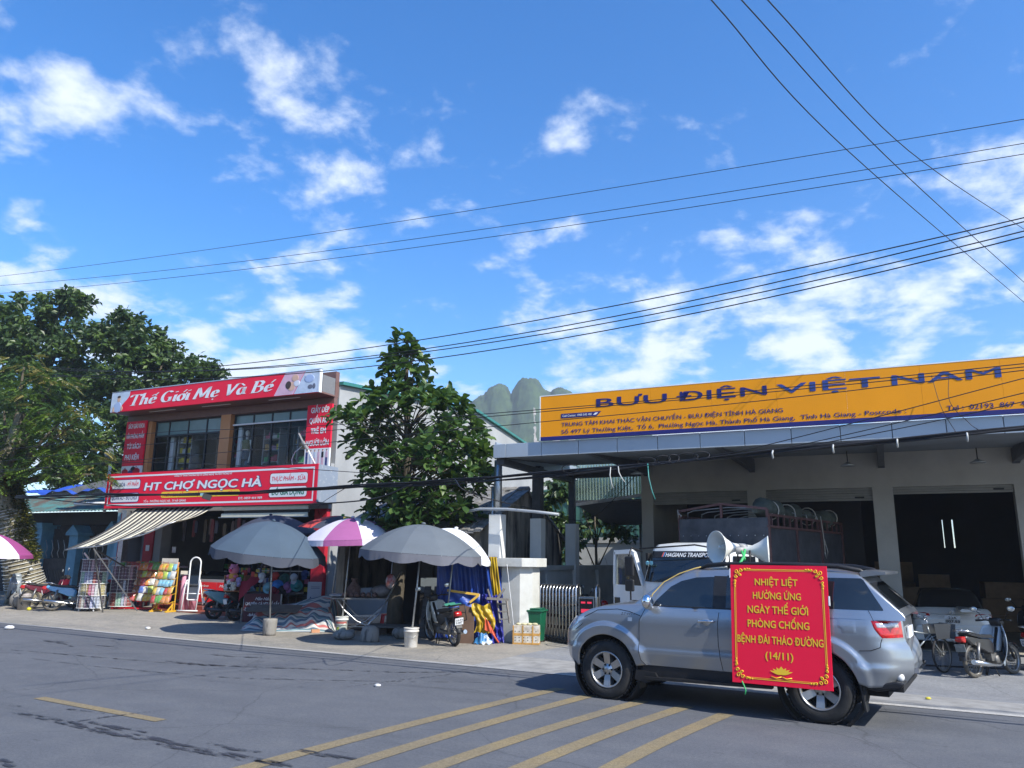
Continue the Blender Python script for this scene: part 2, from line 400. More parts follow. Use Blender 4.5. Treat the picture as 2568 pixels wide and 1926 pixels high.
# wet tyre tracks and oil streaks dried on the road: ragged dark films; the two long lines paint cable shadows
WET_SHADOW = bpy.data.materials.new('wet_shadow_streak'); WET_SHADOW.use_nodes = True
t = WET_SHADOW.node_tree; b = t.nodes['Principled BSDF']; b.inputs['Base Color'].default_value = (0.035, 0.037, 0.043, 1); b.inputs['Roughness'].default_value = 0.5
tc = t.nodes.new('ShaderNodeTexCoord'); mp = t.nodes.new('ShaderNodeMapping'); mp.inputs['Rotation'].default_value = (0, 0, rad(29.4))
mp2 = t.nodes.new('ShaderNodeMapping'); mp2.inputs['Scale'].default_value = (2.2, 9, 1)
n = t.nodes.new('ShaderNodeTexNoise'); n.inputs['Scale'].default_value = 1.6; n.inputs['Detail'].default_value = 6; n.inputs['Roughness'].default_value = .65
r = t.nodes.new('ShaderNodeValToRGB'); r.color_ramp.elements[0].position = .47; r.color_ramp.elements[1].position = .54
r.color_ramp.elements[1].color = (.85, .85, .85, 1)
t.links.new(tc.outputs['Object'], mp.inputs[0]); t.links.new(mp.outputs[0], mp2.inputs[0]); t.links.new(mp2.outputs[0], n.inputs['Vector'])
t.links.new(n.outputs['Fac'], r.inputs[0]); t.links.new(r.outputs[0], b.inputs['Alpha'])
def streak(pts, w, z=0.009):
    m = MB(); P = [V((*p, z)) for p in pts]; vs = []; fs = []
    for i, p in enumerate(P):
        d = P[min(i + 1, len(P) - 1)] - P[max(i - 1, 0)]; nn = V((-d.y, d.x, 0)).normalized()
        k = w * (0.35 + 0.65 * sin(pi * (0.08 + 0.84 * i / max(1, len(P) - 1))))
        vs += [p - nn * k, p + nn * k]
    for i in range(len(P) - 1): fs.append((2 * i, 2 * i + 1, 2 * i + 3, 2 * i + 2))
    m.add(vs, fs); return m.build('dark_streak', WET_SHADOW, road)
streak([(-5.83, 9.72), (-5.04, 9.27), (-4.24, 8.75), (-3.61, 8.44), (-3.1, 8.07), (-2.69, 7.88), (-2.29, 7.67), (-1.91, 7.47)], 0.09)
streak([(-4.66, 9.23), (-4.14, 8.9), (-3.8, 8.75)], 0.06)
streak([(-2.99, 8.32), (-2.68, 8.09), (-2.36, 7.97)], 0.05)
streak([(-2.03, 8.08), (-1.69, 7.87), (-1.4, 7.75)], 0.06)
streak([(-2.49, 7.7), (-2.05, 7.57)], 0.05)
streak([(-5.31, 9.94), (-4.75, 9.69)], 0.05)
streak([(-6.15, 10.11), (-5.95, 10.06)], 0.05)
streak([(-9.89, 15.77), (-8.7, 15.29), (-7.54, 14.77), (-6.49, 14.35), (-5.5, 13.95), (-4.64, 13.8), (-3.81, 13.65), (-3.0, 13.55), (-1.8, 13.34), (-0.66, 13.5), (0.16, 13.57)], 0.035)  # long dark line painting a cable's shadow on the road
streak([(-8.51, 14.47), (-6.91, 13.58), (-5.47, 12.96), (-4.2, 12.52), (-3.1, 12.43), (-2.02, 12.38), (0.11, 12.42)], 0.02)  # second painted cable shadow line
streak([(-10.14, 17.32), (-9.56, 17.1), (-8.78, 16.31)], 0.06)
streak([(-10.05, 17.43), (-9.24, 17.05)], 0.04)
streak([(-8.64, 16.67), (-7.89, 16.33)], 0.05)
streak([(-5.62, 15.33), (-5.1, 15.1), (-4.38, 14.89)], 0.06)
streak([(-6.07, 14.33), (-5.3, 13.94), (-4.61, 13.8)], 0.09)
streak([(-9.57, 15.27), (-9.07, 15.1)], 0.05)
streak([(-4.61, 7.59), (-4.33, 7.35)], 0.1)
streak([(-2.33, 11.83), (-1.68, 12.5), (-1.01, 13.1), (-0.53, 14.25)], 0.015)
streak([(-4.93, 9.09), (-4.63, 9.5), (-4.11, 9.98)], 0.02)

# ------------------------------------------------------------------ post office with its canopy
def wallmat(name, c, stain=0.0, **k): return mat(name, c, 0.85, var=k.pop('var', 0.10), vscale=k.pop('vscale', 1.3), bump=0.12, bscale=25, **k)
POW = wallmat('beige_render', (0.38, 0.365, 0.325))
PANEL = mat('grey_cladding', (0.36, 0.41, 0.46), 0.38, 0.25, var=0.05, vscale=0.8)
FASC = bthing('post_office', 'wide grey post office with a panelled canopy and three open roller doors', 'building', -2, 21.6)
ORG_ = ORG[FASC.name]
Z0 = -0.2
q = MB()   # front wall around the three doors
for x0, x1, z0, z1 in ((-6.2, -5.87, Z0, 4.75), (-3.27, -2.79, Z0, 3.72), (-.2, .27, Z0, 3.72), (2.85, 3.35, Z0, 3.72), (-5.87, 9.0, 3.72, 4.75), (6.2, 9.0, Z0, 3.72)):
    q.bx(x0, x1, 21.6, 21.95, z0, z1)
q.build('front_wall', POW, FASC)
q = MB(); q.bx(-6.2, -5.95, 21.953, 34, Z0, 4.7); q.build('side_wall', POW, FASC)
q = MB(); INT = wallmat('dim_interior_wall', (0.045, 0.045, 0.05))  # near-black colour puts the interior's shade into the walls
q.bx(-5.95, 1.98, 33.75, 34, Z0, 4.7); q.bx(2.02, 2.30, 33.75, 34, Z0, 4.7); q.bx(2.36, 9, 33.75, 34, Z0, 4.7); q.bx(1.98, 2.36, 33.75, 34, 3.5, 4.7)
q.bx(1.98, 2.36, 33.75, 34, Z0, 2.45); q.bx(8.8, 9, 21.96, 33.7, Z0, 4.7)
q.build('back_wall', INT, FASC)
q = MB(); q.bx(-6.2, 9, 21.6, 34, 4.75, 4.95); q.build('roof_slab', POW, FASC)
q = MB(); q.bx(-5.95, 8.8, 22.0, 33.7, Z0 - .1, Z0 + 0.012); q.build('floor', mat('pale_floor', (0.36, 0.34, 0.29), 0.7, var=0.15, vscale=2), FASC)
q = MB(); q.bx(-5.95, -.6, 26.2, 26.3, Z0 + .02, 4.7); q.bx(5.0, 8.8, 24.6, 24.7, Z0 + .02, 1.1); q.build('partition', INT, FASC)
SHUT = mat('shutter_metal', (0.24, 0.235, 0.21), 0.5, 0.2, var=0.1, vscale=3)
for x0, x1, zb in ((-5.87, -3.27, 3.39), (-2.79, -.2, 3.40), (.27, 2.85, 3.54)):
    q = MB(); n = max(2, int((3.72 - zb) / .06))
    for i in range(n):
        z = zb + (3.72 - zb) * i / n; q.bx(x0 + .004, x1 - .004, 21.68 - .012 * (i % 2), 21.73, z, z + (3.72 - zb) / n * .86)
    s = q.build('roller_shutter', SHUT, FASC)
    q = MB(); q.bx(x1 - .42, x1 - .2, 21.655, 21.665, zb + .06, zb + .10); q.build('maker_plate', BLACK, s)
# canopy: panelled fascia, soffit, rafters with haunches, posts on plinths
xs = [-8.44, -8.1] + [-8.1 + .9325 * i for i in range(1, 17)]
for i in range(len(xs) - 1):
    q = MB(); q.bx(xs[i] + .006, xs[i + 1] - .006, 16.6, 16.64, 4.22, 4.55); bev(q.build('fascia_panel', PANEL, FASC), .006, 1)
q = MB(); q.bx(xs[0] + .01, xs[-1], 16.655, 16.69, 4.225, 4.545); q.build('fascia_backing', DARKSTEEL, FASC)
q = MB(); q.bx(-8.44, -8.40, 16.70, 22.4, 4.22, 4.62); q.build('fascia_side', PANEL, FASC)
SOF = mat('soffit_sheet', (0.16, 0.18, 0.20), 0.6, 0.2, var=0.1, vscale=1.0)
q = MB(); n = 34
for i in range(n):
    b0 = 16.7 + (21.6 - 16.7) * i / n; b1 = 16.7 + (21.6 - 16.7) * (i + 1) / n; z = 4.24 + .36 * i / n + (.02 if i % 2 else 0)
    q.bx(-8.4, 6.9, b0, b1 + .002, z, z + .05)
q.build('soffit', SOF, FASC)
def rafter(x):
    q = MB(); q.prism([(16.7, 4.22), (21.59, 4.235), (21.59, 4.30), (21.2, 4.30), (21.2, 4.57), (16.7, 4.28)], x - .07, x + .07, plane='yz')
    q.prism([(20.2, 4.46), (21.59, 4.20), (21.59, 4.55), (20.2, 4.58)], x - .075, x + .075, plane='yz'); return q.build('rafter', DARKSTEEL, FASC)
for x in (-6.02, .06, 2.95, -3.1): rafter(x)
q = MB(); q.bx(-8.5, -6.2, 21.45, 21.6, 4.2, 4.42); q.bx(-8.42, -8.22, 16.75, 21.4, 4.08, 4.22); q.build('edge_beam', DARKSTEEL, FASC)
PLW = wallmat('white_plinth', (0.62, 0.63, 0.61), var=.08)
for (x, b, w, m, zt) in ((-8.59, 17.2, .2, GALV, 2.9), (-8.38, 19.2, .24, DARKSTEEL, 2.9), (-8.28, 21.5, .17, DARKSTEEL, 2.86)):
    q = MB()
    if m is GALV: q.tube([(x, b, zt), (x, b, 4.24)], .10, 14); q.tube([(x - .16, b + .05, 1.9), (x - .16, b + .05, 3.6)], .05, 8)
    else: q.bx(x - w / 2, x + w / 2, b - w / 2, b + w / 2, zt, 4.3)
    p = q.build('canopy_post', m, FASC)
    q = MB(); q.bx(x - .16, x + .16, b - .16, b + .16, 0, zt); bev(q.build('plinth', PLW, FASC), .012)
# lamps under the canopy
for x, b, z in ((-5.35, 18.3, 4.1), (-.62, 18.6, 4.15), (1.9, 18.9, 4.15)):
    o = bthing('pendant_lamp', {-5.35: 'small grey pendant lamp under the canopy near its left corner post', -.62: 'small grey pendant lamp hanging above the middle roller door', 1.9: 'small grey pendant lamp hanging above the door with the silver sedan'}[x], 'lamp', x, b, z - .25, 'lamps under the post office canopy')
    q = MB(); q.lathe([(.03, z - .12), (.05, z - .14), (.16, z - .2), (.15, z - .205)], 14, (x, b, 0)); q.build('lamp_shade', GALV, o)
    q = MB(); q.tube([(x, b, z - .13), (x, b, z + .12)], .012, 6); q.build('rod', BLACK, o)
# the long orange sign board standing on the canopy edge
ORANGE = mat('orange_board', (0.80, 0.30, 0.004), 0.6, spec=.25, var=0.05, vscale=0.7)
NAVY = mat('navy_print', (0.010, 0.010, 0.13), 0.4, var=0.1, vscale=2)
NAVY2 = mat('faded_navy_print', (0.022, 0.05, 0.22), 0.4, var=0.25, vscale=3)
BRD = bthing('sign_board', 'long orange post office sign board with navy lettering on the canopy', 'sign', -2, 16.6, 4.55)
sx = [-7.14 + 1.335 * i for i in range(9)]
for i in range(8):
    q = MB(); q.bx(sx[i] + .0015, sx[i + 1] - .0015, 16.50, 16.58, 4.646, 5.615); q.build('board_panel', ORANGE, BRD)
q = MB(); q.bx(-7.14, 3.54, 16.497, 16.582, 4.56, 4.645); q.build('navy_band', NAVY, BRD)
q = MB(); q.bx(-7.165, -7.142, 16.495, 16.585, 4.56, 5.635); q.bx(-7.141, 3.54, 16.495, 16.585, 5.617, 5.637); q.build('edge_trim', WHITE, BRD)
q = MB(); Y = 16.494
for tx, x0, x1, m in (('BƯU', -5.74, -4.11, 0), ('ĐIỆN', -3.88, -1.99, 0), ('VIỆT', -1.78, .16, 1), ('NAM', .38, 2.2, 1)): letters(q, tx, x0, x1, 5.26, .205, Y, .010, 0, m)
letters(q, 'TRUNG TÂM KHAI THÁC VẬN CHUYỂN - BƯU ĐIỆN TỈNH HÀ GIANG', -6.61, -1.69, 4.865, .092, Y, .008)
letters(q, 'Số 497 Lý Thường Kiệt,  Tổ 6,  Phường Ngọc Hà, Thành Phố Hà Giang,  Tỉnh Hà Giang - Postcode :', -6.61, .57, 4.695, .092, Y, .008)
letters(q, 'Tel :  02193  867  478', 1.26, 2.68, 4.69, .095, Y, .012)
q.build('lettering', [NAVY, NAVY2], BRD)
q = MB(); q.poly([(-6.62, Y, 5.06), (-5.74, Y, 5.06), (-5.63, Y, 5.165), (-6.62, Y, 5.165)]); lb = q.build('call_label', NAVY, BRD)
q = MB(); letters(q, 'Call Center: 1900 545 481', -6.58, -5.86, 5.088, .052, Y - .003, .01); q.poly([(-5.83, Y - .003, 5.09), (-5.76, Y - .003, 5.09), (-5.70, Y - .003, 5.14), (-5.77, Y - .003, 5.14)]); q.build('call_lettering', WHITE, lb)
# things inside the dark hall
CART = mat('brown_carton', (0.26, 0.17, 0.10), 0.8, var=0.2, vscale=4)
for i, (x, b, w, h) in enumerate(((.5, 29, .8, 1.3), (1.4, 30, .9, 1.7), (3.2, 29.5, 1.1, 1.5), (4.4, 28.5, .9, 1.9), (.2, 31.5, 1.2, 2.1))):
    o = bthing('carton_stack', 'stack of brown cartons in the dark post office hall', 'cartons', x, b, Z0, 'carton stacks inside the post office')
    n = 3
    for k in range(n):
        q = MB(); q.box((x + R.uniform(-.05, .05), b, Z0 + .02 + h * (k + .5) / n), (w, w * .8, h / n * .97), (0, 0, R.uniform(-.1, .1))); q.build('carton', CART, o)
# low boundary wall of the yard, running back from the gate pillar
FEN = wallmat('grey_yard_wall', (0.44, 0.45, 0.43), var=.14)
o = bthing('boundary_wall', 'low grey rendered wall with piers and recessed courses behind the folding gate', 'wall', -8.3, 21)
q = MB(); q.bx(-8.38, -8.22, 17.36, 26, -.3, 1.55); q.build('wall_body', FEN, o)
q = MB(); q.bx(-8.42, -8.16, 17.36, 26, 1.553, 1.68); q.build('coping', FEN, o)
for b in (23.4, 25.5): q = MB(); q.bx(-8.44, -8.1, b - .12, b + .12, -.3, 1.55); q.build('pier', FEN, o)
for b0, b1 in ((19.38, 21.32), (21.68, 23.26), (23.54, 25.36)):
    for k in range(4):
        q = MB(); q.bx(-8.215, -8.195, b0, b1, .02 + .36 * k, .37 + .36 * k); q.build('course_panel', FEN, o)
# gate pillar: chamfered white block with a flat cap, and the stub wall behind it
o = bthing('gate_pillar', 'thick white eight sided gate pillar with an overhanging flat cap', 'pillar', -7.9, 16.8)
GPW = mat('gate_pillar_white', (0.54, 0.55, 0.52), 0.8, col2=(0.42, 0.42, 0.385), vscale=1.7, bump=.1, bscale=30, thr=(.3, .55))
def octo(x0, x1, b0, b1, c): return [(x0 + c, b0), (x1 - c, b0), (x1, b0 + c), (x1, b1 - c), (x1 - c, b1), (x0 + c, b1), (x0, b1 - c), (x0, b0 + c)]
q = MB(); q.prism(octo(-8.32, -7.42, 16.5, 17.35, .22), -.05, 1.66, plane='xy'); q.build('shaft', GPW, o)
q = MB(); q.prism(octo(-8.45, -7.28, 16.38, 17.48, .26), 1.662, 1.86, plane='xy'); bev(q.build('cap', GPW, o), .01)
# stainless folding gate, folded up against the pillar
o = bthing('folding_gate', 'stainless steel folding gate pushed together beside the white pillar', 'gate', -7.2, 17.3)
n = 12
for i in range(n):
    x = -7.62 + .098 * i; b = 17.45 - .04 * i; z0 = gzab(x, b) + .09
    q = MB(); q.smooth = True
    q.tube([(x, b, z0), (x, b, 1.18), (x + .01, b + .06, 1.245), (x + .02, b + .18, 1.26), (x + .03, b + .30, 1.245), (x + .04, b + .36, 1.18), (x + .04, b + .36, z0)], .019, 8)
    s = q.build('gate_hoop', STEEL, o)
    q = MB(); q.lathe([(.03, 0), (.052, .008), (.052, .03), (.03, .038)], 12, (x - .02, b - .02, z0 - .035), 'y'); q.build('castor', RUBBER, s)
    if i < n - 1:
        q = MB()
        for z in (.3, .55, .8, 1.02): q.bar((x, b + .03, z), (x + .098, b + .3, z + .02), .012, .03)
        q.build('scissor_link', mat('brown_steel', (.10, .08, .075), .4, .6, var=.2), o)
q = MB(); q.bx(-6.4, -6.02, 16.98, 17.3, .07, 1.02); hb = q.build('motor_head', mat('satin_steel', (.32, .34, .34), .4, .7, var=.12, vscale=2.5), o); bev(hb, .015)
q = MB(); q.bx(-6.37, -6.05, 16.972, 16.979, .62, .98); q.build('control_panel', BLACK, hb)
q = MB(); q.bx(-6.33, -6.23, 16.966, 16.971, .88, .92); q.bx(-6.18, -6.08, 16.966, 16.971, .88, .92); q.bx(-6.33, -6.08, 16.966, 16.971, .68, .76)
q.build('display', mat('red_display', (.5, .02, .04), .4, emit=((1, .05, .12), .45)), hb)
for x in (-6.46, -5.98):
    q = MB(); q.smooth = True; q.tube([(x, 17.0, .08), (x, 17.0, 1.2), (x, 17.06, 1.28), (x, 17.2, 1.28), (x, 17.26, 1.2), (x, 17.26, .08)], .024, 8); q.build('gate_hoop', STEEL, o)
q = MB(); q.lathe([(.05, 0), (.085, .01), (.085, .05), (.05, .06)], 16, (-6.3, 16.93, .06), 'y'); q.lathe([(.05, 0), (.085, .01), (.085, .05), (.05, .06)], 16, (-6.05, 16.93, .05), 'y'); q.build('castor', RUBBER, o)
# grey conduit that crosses in front of the posts
q = MB(); q.tube([(-9.3, 16.85, 2.95), (-8.9, 16.83, 3.02), (-8.15, 16.82, 3.0), (-7.4, 16.82, 2.93), (-6.81, 16.82, 2.86)], .035, 8)
o = bthing('conduit_pipe', 'grey conduit pipe bracketed across the canopy posts above the gate pillar', 'pipe', -8.1, 16.82, 2.9); q.build('pipe', mat('grey_pvc', (.30, .33, .36), .5), o)
# corrugated lean-to and glazed screen between the posts and the hall
o = bthing('lean_to_shelter', 'dark lean-to shelter with a corrugated translucent side beside the hall', 'shelter', -7.3, 23)
q = MB(); n = 46
for i in range(n):
    x0 = -8.45 + 2.2 * i / n; x1 = -8.45 + 2.2 * (i + 1) / n; d = .03 if i % 2 else 0
    q.add([(x0, 22.2 + d, 3.5 + .13 * (i / n) * 2), (x1, 22.2 + (.03 - d), 3.5 + .13 * ((i + 1) / n) * 2), (x1, 22.2 + (.03 - d), 4.7), (x0, 22.2 + d, 4.7)], [(0, 1, 2, 3)])
q.build('corrugated_screen', mat('green_corrugated_glass', (.40, .55, .50), .25, trans=.75, var=.2, vscale=2), o)
q = MB(); q.prism([(22.15, 3.52), (25.6, 3.0), (25.6, 3.06), (22.15, 3.6)], -8.5, -6.22, plane='yz'); q.build('roof_sheet', DARKSTEEL, o)
q = MB(); q.bar((-8.5, 22.1, 3.45), (-6.22, 22.1, 3.72), .09); q.tube([(-7.35, 25.4, -.2), (-7.35, 25.4, 3.1)], .045, 8); q.tube([(-6.32, 25.4, -.2), (-6.32, 25.4, 3.1)], .04, 8); q.build('steel_frame', GALV, o)
o = bthing('back_wall', 'plain grey yard wall under the lean-to behind the truck door', 'wall', -7.8, 27.5)
q = MB(); q.bx(-10.5, -6.25, 27.5, 27.7, -.3, 2.45); q.build('wall_body', FEN, o); q = MB(); q.bx(-10.5, -6.25, 27.45, 27.75, 2.453, 2.65); q.build('coping', FEN, o)
o = bthing('green_shed', 'dark green corrugated shed standing behind the yard wall', 'shed', -11, 34)
GRN = mat('green_sheet', (.03, .10, .075), .5, .2, var=.3, vscale=3); q = MB(); n = 50
for i in range(n):
    x0 = -14.5 + 8 * i / n; x1 = x0 + 8 / n; d = .05 if i % 2 else 0
    q.add([(x0, 34 + d, -.3), (x1, 34.05 - d, -.3), (x1, 34.05 - d, 4.9), (x0, 34 + d, 4.9)], [(0, 1, 2, 3)])
q.build('sheet_wall', GRN, o); q = MB(); q.prism([(33.8, 4.9), (40, 6.0), (40, 6.08), (33.8, 5.02)], -14.6, -6.3, plane='yz'); q.build('sheet_roof', GRN, o)
# stained old gable house behind the pillar
STAIN = mat('mould_stained_render', (0.33, 0.30, 0.25), 0.9, col2=(0.035, 0.033, 0.03), vscale=1.5, bump=.3, bscale=18, stretch=(1.5, 1.5, .33), detail=9, thr=(.40, .60))
FLR = flat((.05, .048, .045), .9)
o = bthing('stained_house', 'small mould stained old house with a grey tile roof behind the blue tarpaulin', 'house', -11, 19.5)
q = MB(); q.prism([(17.2, -.1), (22.6, -.1), (22.6, 2.5), (19.95, 3.70), (17.2, 2.52)], -9.25, -9.05, plane='yz'); q.build('gable_wall', STAIN, o)
q = MB(); q.bx(-13.4, -9.25, 17.2, 17.4, 2.1, 2.5); q.bx(-13.4, -13.15, 17.2, 17.4, -.1, 2.098); q.bx(-9.6, -9.25, 17.2, 17.4, -.1, 2.098); q.build('front_wall', STAIN, o)
q = MB(); q.bx(-13.15, -9.3, 19.6, 19.7, -.1, 2.5); q.bx(-13.15, -9.3, 17.42, 19.58, 2.35, 2.42); q.bx(-13.1, -9.3, 16.9, 19.58, -.05, .03); q.build('dim_room', wallmat('shade_dark_wall', (.03, .03, .032)), o)  # near-black walls and floor carry the room's shade in their colour
for i in range(3): q = MB(); q.bx(-10.9 + .42 * i, -10.55 + .42 * i, 17.45, 17.5, -.05, 1.9); q.build('door_board', mat('dark_plank', (.05, .045, .04), .8, var=.3, vscale=6), o)
TILE = mat('weathered_tile', (0.27, 0.27, 0.27), 0.9, col2=(.09, .09, .085), vscale=5, bump=.3, bscale=30)
rows, cols = 9, 24
for j in range(rows):
    t0 = j / rows; b = 16.95 + 3.0 * t0; z = 2.47 + 1.27 * t0
    for i in range(cols):
        x = -13.5 + 4.55 * i / cols; wv = .035 if i % 2 else 0
        if j < 9:
            q = MB(); jz = R.uniform(-.008, .008)
            q.add([(x, b, z + wv + jz), (x + .20, b, z + wv + jz), (x + .20, b + .36, z + .155 + wv), (x, b + .36, z + .155 + wv),
                   (x, b, z + wv - .03 + jz), (x + .20, b, z + wv - .03 + jz), (x + .20, b + .36, z + .125 + wv), (x, b + .36, z + .125 + wv)],
                  [(0, 1, 2, 3), (4, 7, 6, 5), (0, 4, 5, 1), (1, 5, 6, 2), (2, 6, 7, 3), (3, 7, 4, 0)])
            q.build('roof_tile', TILE, o)
q = MB(); q.prism([(19.95, 3.70), (22.8, 2.42), (22.8, 2.5), (19.95, 3.78)], -13.5, -9.0, plane='yz'); q.build('rear_roof', TILE, o)
q = MB(); q.tube([(-13.5, 19.95, 3.76), (-8.98, 19.95, 3.76)], .09, 8); q.build('ridge', TILE, o)
q = MB(); q.prism([(17.4, 1.0), (22, 1.0), (22, 2.4), (17.4, 2.4)], -13.4, -13.2, plane='yz'); q.build('side_wall', STAIN, o)
# ------------------------------------------------------------------ unseen near-side terrace behind the camera, added to cut skylight and darken reflections
q = MB(); q.bx(-60, -2, -13.6, -9.0, -.3, 7.4); q.bx(-1.9, 46, -13.6, -9.0, -.3, 2.4); o = q.build('unseen_terrace_wall', wallmat('terrace_render', (.30, .28, .25)))
OPP = thing('unseen_terrace', 'unseen near side terrace added to cut skylight and darken reflections', 'houses', RW(0, 0), atan2(RD.y, RD.x)); o.parent = OPP
for i in range(-13, -1):
    for z in (.6, 4.4):
        q = MB(); q.bx(i * 4.4 + .6, i * 4.4 + 3.6, -8.995, -8.97, z, z + 2.1); q.build('window', GLASSDK, OPP)
# ------------------------------------------------------------------ two storey shop
RED = mat('sign_red', (0.76, 0.012, 0.045), 0.5, spec=.3, var=0.06, vscale=1.0)
REDD = mat('wall_red', (0.42, 0.012, 0.03), 0.6, var=0.12, vscale=2)
WHT = mat('print_white', (0.72, 0.74, 0.76), 0.45, var=.04, vscale=2)
YEL = mat('print_yellow', (0.80, 0.56, 0.03), 0.45)
BLU = mat('print_blue', (0.02, 0.03, 0.16), 0.45)
GRNP = mat('print_green', (0.01, 0.16, 0.09), 0.45)
SKIN = mat('print_skin', (0.62, 0.40, 0.30), 0.5, var=.1); HAIR = mat('print_hair', (0.05, 0.03, 0.025), 0.5)
PALEB = mat('print_pale_blue', (0.48, 0.56, 0.68), 0.45, var=.15, vscale=4)
PINKP = mat('print_pink', (0.62, 0.40, 0.50), 0.45, var=.1, vscale=3)
SHW = mat('shop_side_render', (0.36, 0.37, 0.37), 0.88, col2=(0.26, 0.27, 0.275), vscale=.55, bump=.1, bscale=20)
SOFB = mat('brown_soffit', (0.16, 0.085, 0.07), 0.5, var=.12)
OCH = mat('orange_cladding', (0.46, 0.21, 0.08), 0.5, var=.08, vscale=1.5)
FRAME = mat('dark_aluminium', (0.035, 0.04, 0.045), 0.45, 0.3)
GREENT = mat('green_trim', (0.03, 0.17, 0.15), .5, var=.15)
SHOP = bthing('corner_shop', 'two storey shop with red sign boards, tall upstairs windows and a grey gabled side wall', 'shop', -20.4, 19.57)
q = MB(); q.prism([(19.62, 0), (38.3, 0), (38.3, 6.7), (28.9, 8.02), (19.62, 7.28)], -15.8, -15.6, plane='yz'); q.build('side_wall', SHW, SHOP)
q = MB(); q.prism([(19.6, 7.283), (28.9, 8.023), (38.5, 6.68), (38.5, 6.78), (28.9, 8.13), (19.6, 7.39)], -25.3, -15.45, plane='yz'); q.build('roof_edge', GREENT, SHOP)
q = MB(); q.bx(-25.2, -24.95, 19.62, 38, 0, 6.9); q.build('far_side_wall', SHW, SHOP)
q = MB(); q.bx(-24.95, -15.8, 37.8, 38, 0, 6.6); q.build('rear_wall', SHW, SHOP)
q = MB(); q.bx(-25.18, -15.62, 19.4, 19.56, 6.58, 6.84); q.bx(-25.18, -15.62, 19.42, 19.6, 6.845, 7.7); q.build('parapet', SOFB, SHOP)
q = MB(); q.bx(-25.18, -15.62, 19.45, 19.62, 3.3, 4.72); q.build('floor_band', SHW, SHOP)
q = MB(); q.bx(-24.95, -15.8, 19.63, 26, 3.4, 3.6); q.build('upper_floor', INT, SHOP)
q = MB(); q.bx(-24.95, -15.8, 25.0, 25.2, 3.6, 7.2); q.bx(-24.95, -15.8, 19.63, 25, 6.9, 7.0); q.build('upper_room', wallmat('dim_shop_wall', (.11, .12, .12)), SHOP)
q = MB(); q.bx(-20.47, -20.02, 19.40, 19.62, 4.72, 6.58); q.build('cladding_column', OCH, SHOP)
for x in (-24.0, -22.72): pass
q = MB(); q.bx(-24.05, -23.86, 19.4, 19.6, 4.72, 6.58); q.build('cladding_column', OCH, SHOP)
# red text panels left and right of the windows
def panel(x0, x1, zc, rows, art):
    o = SHOP
    q = MB(); q.bx(x0, x1, 19.33, 19.395, zc, 6.62); p = q.build('text_panel', RED, o)
    q = MB(); q.bx(x0 + .001, x1 - .001, 19.33, 19.395, 4.58, zc - .002); w = q.build('picture_panel', WHT, o)
    q = MB()
    for tx, z, h, a, b in rows: letters(q, tx, x0 + a, x1 - b, z, h, 19.325, .035)
    q.build('lettering', WHT, p)
    q = MB(); art(q, x0, x1); q.build('picture_print', [BLU, SKIN, HAIR, PALEB, PINKP, REDD, BLACK], w)
def figs(q, x0, x1):
    Y = 19.326
    for i, (m, lm) in enumerate(((0, 0), (3, 3), (3, 4), (4, 4), (6, 4), (4, 0))):
        x = x0 + .1 + i * .158; z = 4.62
        q.ball((x, Y, z + .50), (.026, .002, .035), 8, 6, 1); q.ball((x, Y, z + .525), (.028, .0025, .018), 8, 6, 2)
        q.bx(x - .04, x + .04, Y - .002, Y + .001, z + .27, z + .46, m); q.bx(x - .035, x - .005, Y - .002, Y + .001, z, z + .28, lm); q.bx(x + .005, x + .04, Y - .002, Y + .001, z, z + .28, lm)
def bags(q, x0, x1):
    Y = 19.326
    for x, z, w, h, m in ((.2, 4.66, .34, .2, 5), (.5, 4.64, .3, .17, 0), (.78, 4.65, .42, .24, 5), (.62, 4.78, .26, .15, 6)):
        q.ball((x0 + x, Y, z + h / 2), (w / 2, .003, h / 2), 12, 8, m)
        q.tube([(x0 + x - w * .25, Y, z + h * .8), (x0 + x, Y, z + h * 1.25), (x0 + x + w * .25, Y, z + h * .8)], .008, 5, mi=m)
panel(-25.12, -24.08, 4.97, (('SÁCH GIÁO KHOA', 6.36, .17, .12, .08), ('VĂN PHÒNG PHẨM', 5.98, .17, .07, .05), ('TÚI XÁCH', 5.60, .19, .16, .18), ('PHỤ KIỆN', 5.20, .19, .12, .2)), bags)
panel(-16.62, -15.62, 5.20, (('GIẦY DÉP', 6.36, .18, .16, .12), ('QUẦN ÁO', 6.02, .18, .12, .14), ('TRẺ EM', 5.68, .18, .2, .2), ('NGƯỜI LỚN', 5.29, .18, .06, .06)), figs)
# upstairs windows: frames, transom lights, panes
def window(x0, x1, zs, xm, zt, curtain):
    q = MB()
    for x in (x0 + .03, x1 - .03): q.bx(x - .03, x + .03, 19.56, 19.64, 4.72, 6.58)
    q.bx(x0 + .06, x1 - .06, 19.56, 19.64, 6.53, 6.58); q.bx(x0 + .06, x1 - .06, 19.56, 19.64, zt - .03, zt + .03); q.bx(x0 + .06, x1 - .06, 19.56, 19.64, 4.72, 4.78)
    f = q.build('window_frame', FRAME, SHOP)
    prev = x0 + .06
    for i, x in enumerate(list(xm) + [x1 - .03]):
        if x < x1 - .1:
            q = MB(); q.bx(x - .025, x + .025, 19.565, 19.635, 4.781, zt - .031); q.bx(x - .02, x + .02, 19.565, 19.635, zt + .031, 6.529); q.build('mullion', FRAME, f)
        q = MB(); q.bx(prev, x - .025, 19.595, 19.603, 4.781, zt - .032); q.build('pane', GLASS, f)
        q = MB(); q.bx(prev, x - .02, 19.595, 19.603, zt + .032, 6.528); q.build('transom_pane', mat('frosted_green_pane', (.13, .22, .23), .2, var=.1, vscale=2), f)
        prev = x + .025
window(-23.84, -20.49, 4.72, (-23.15, -22.2, -21.3), 6.03, True)
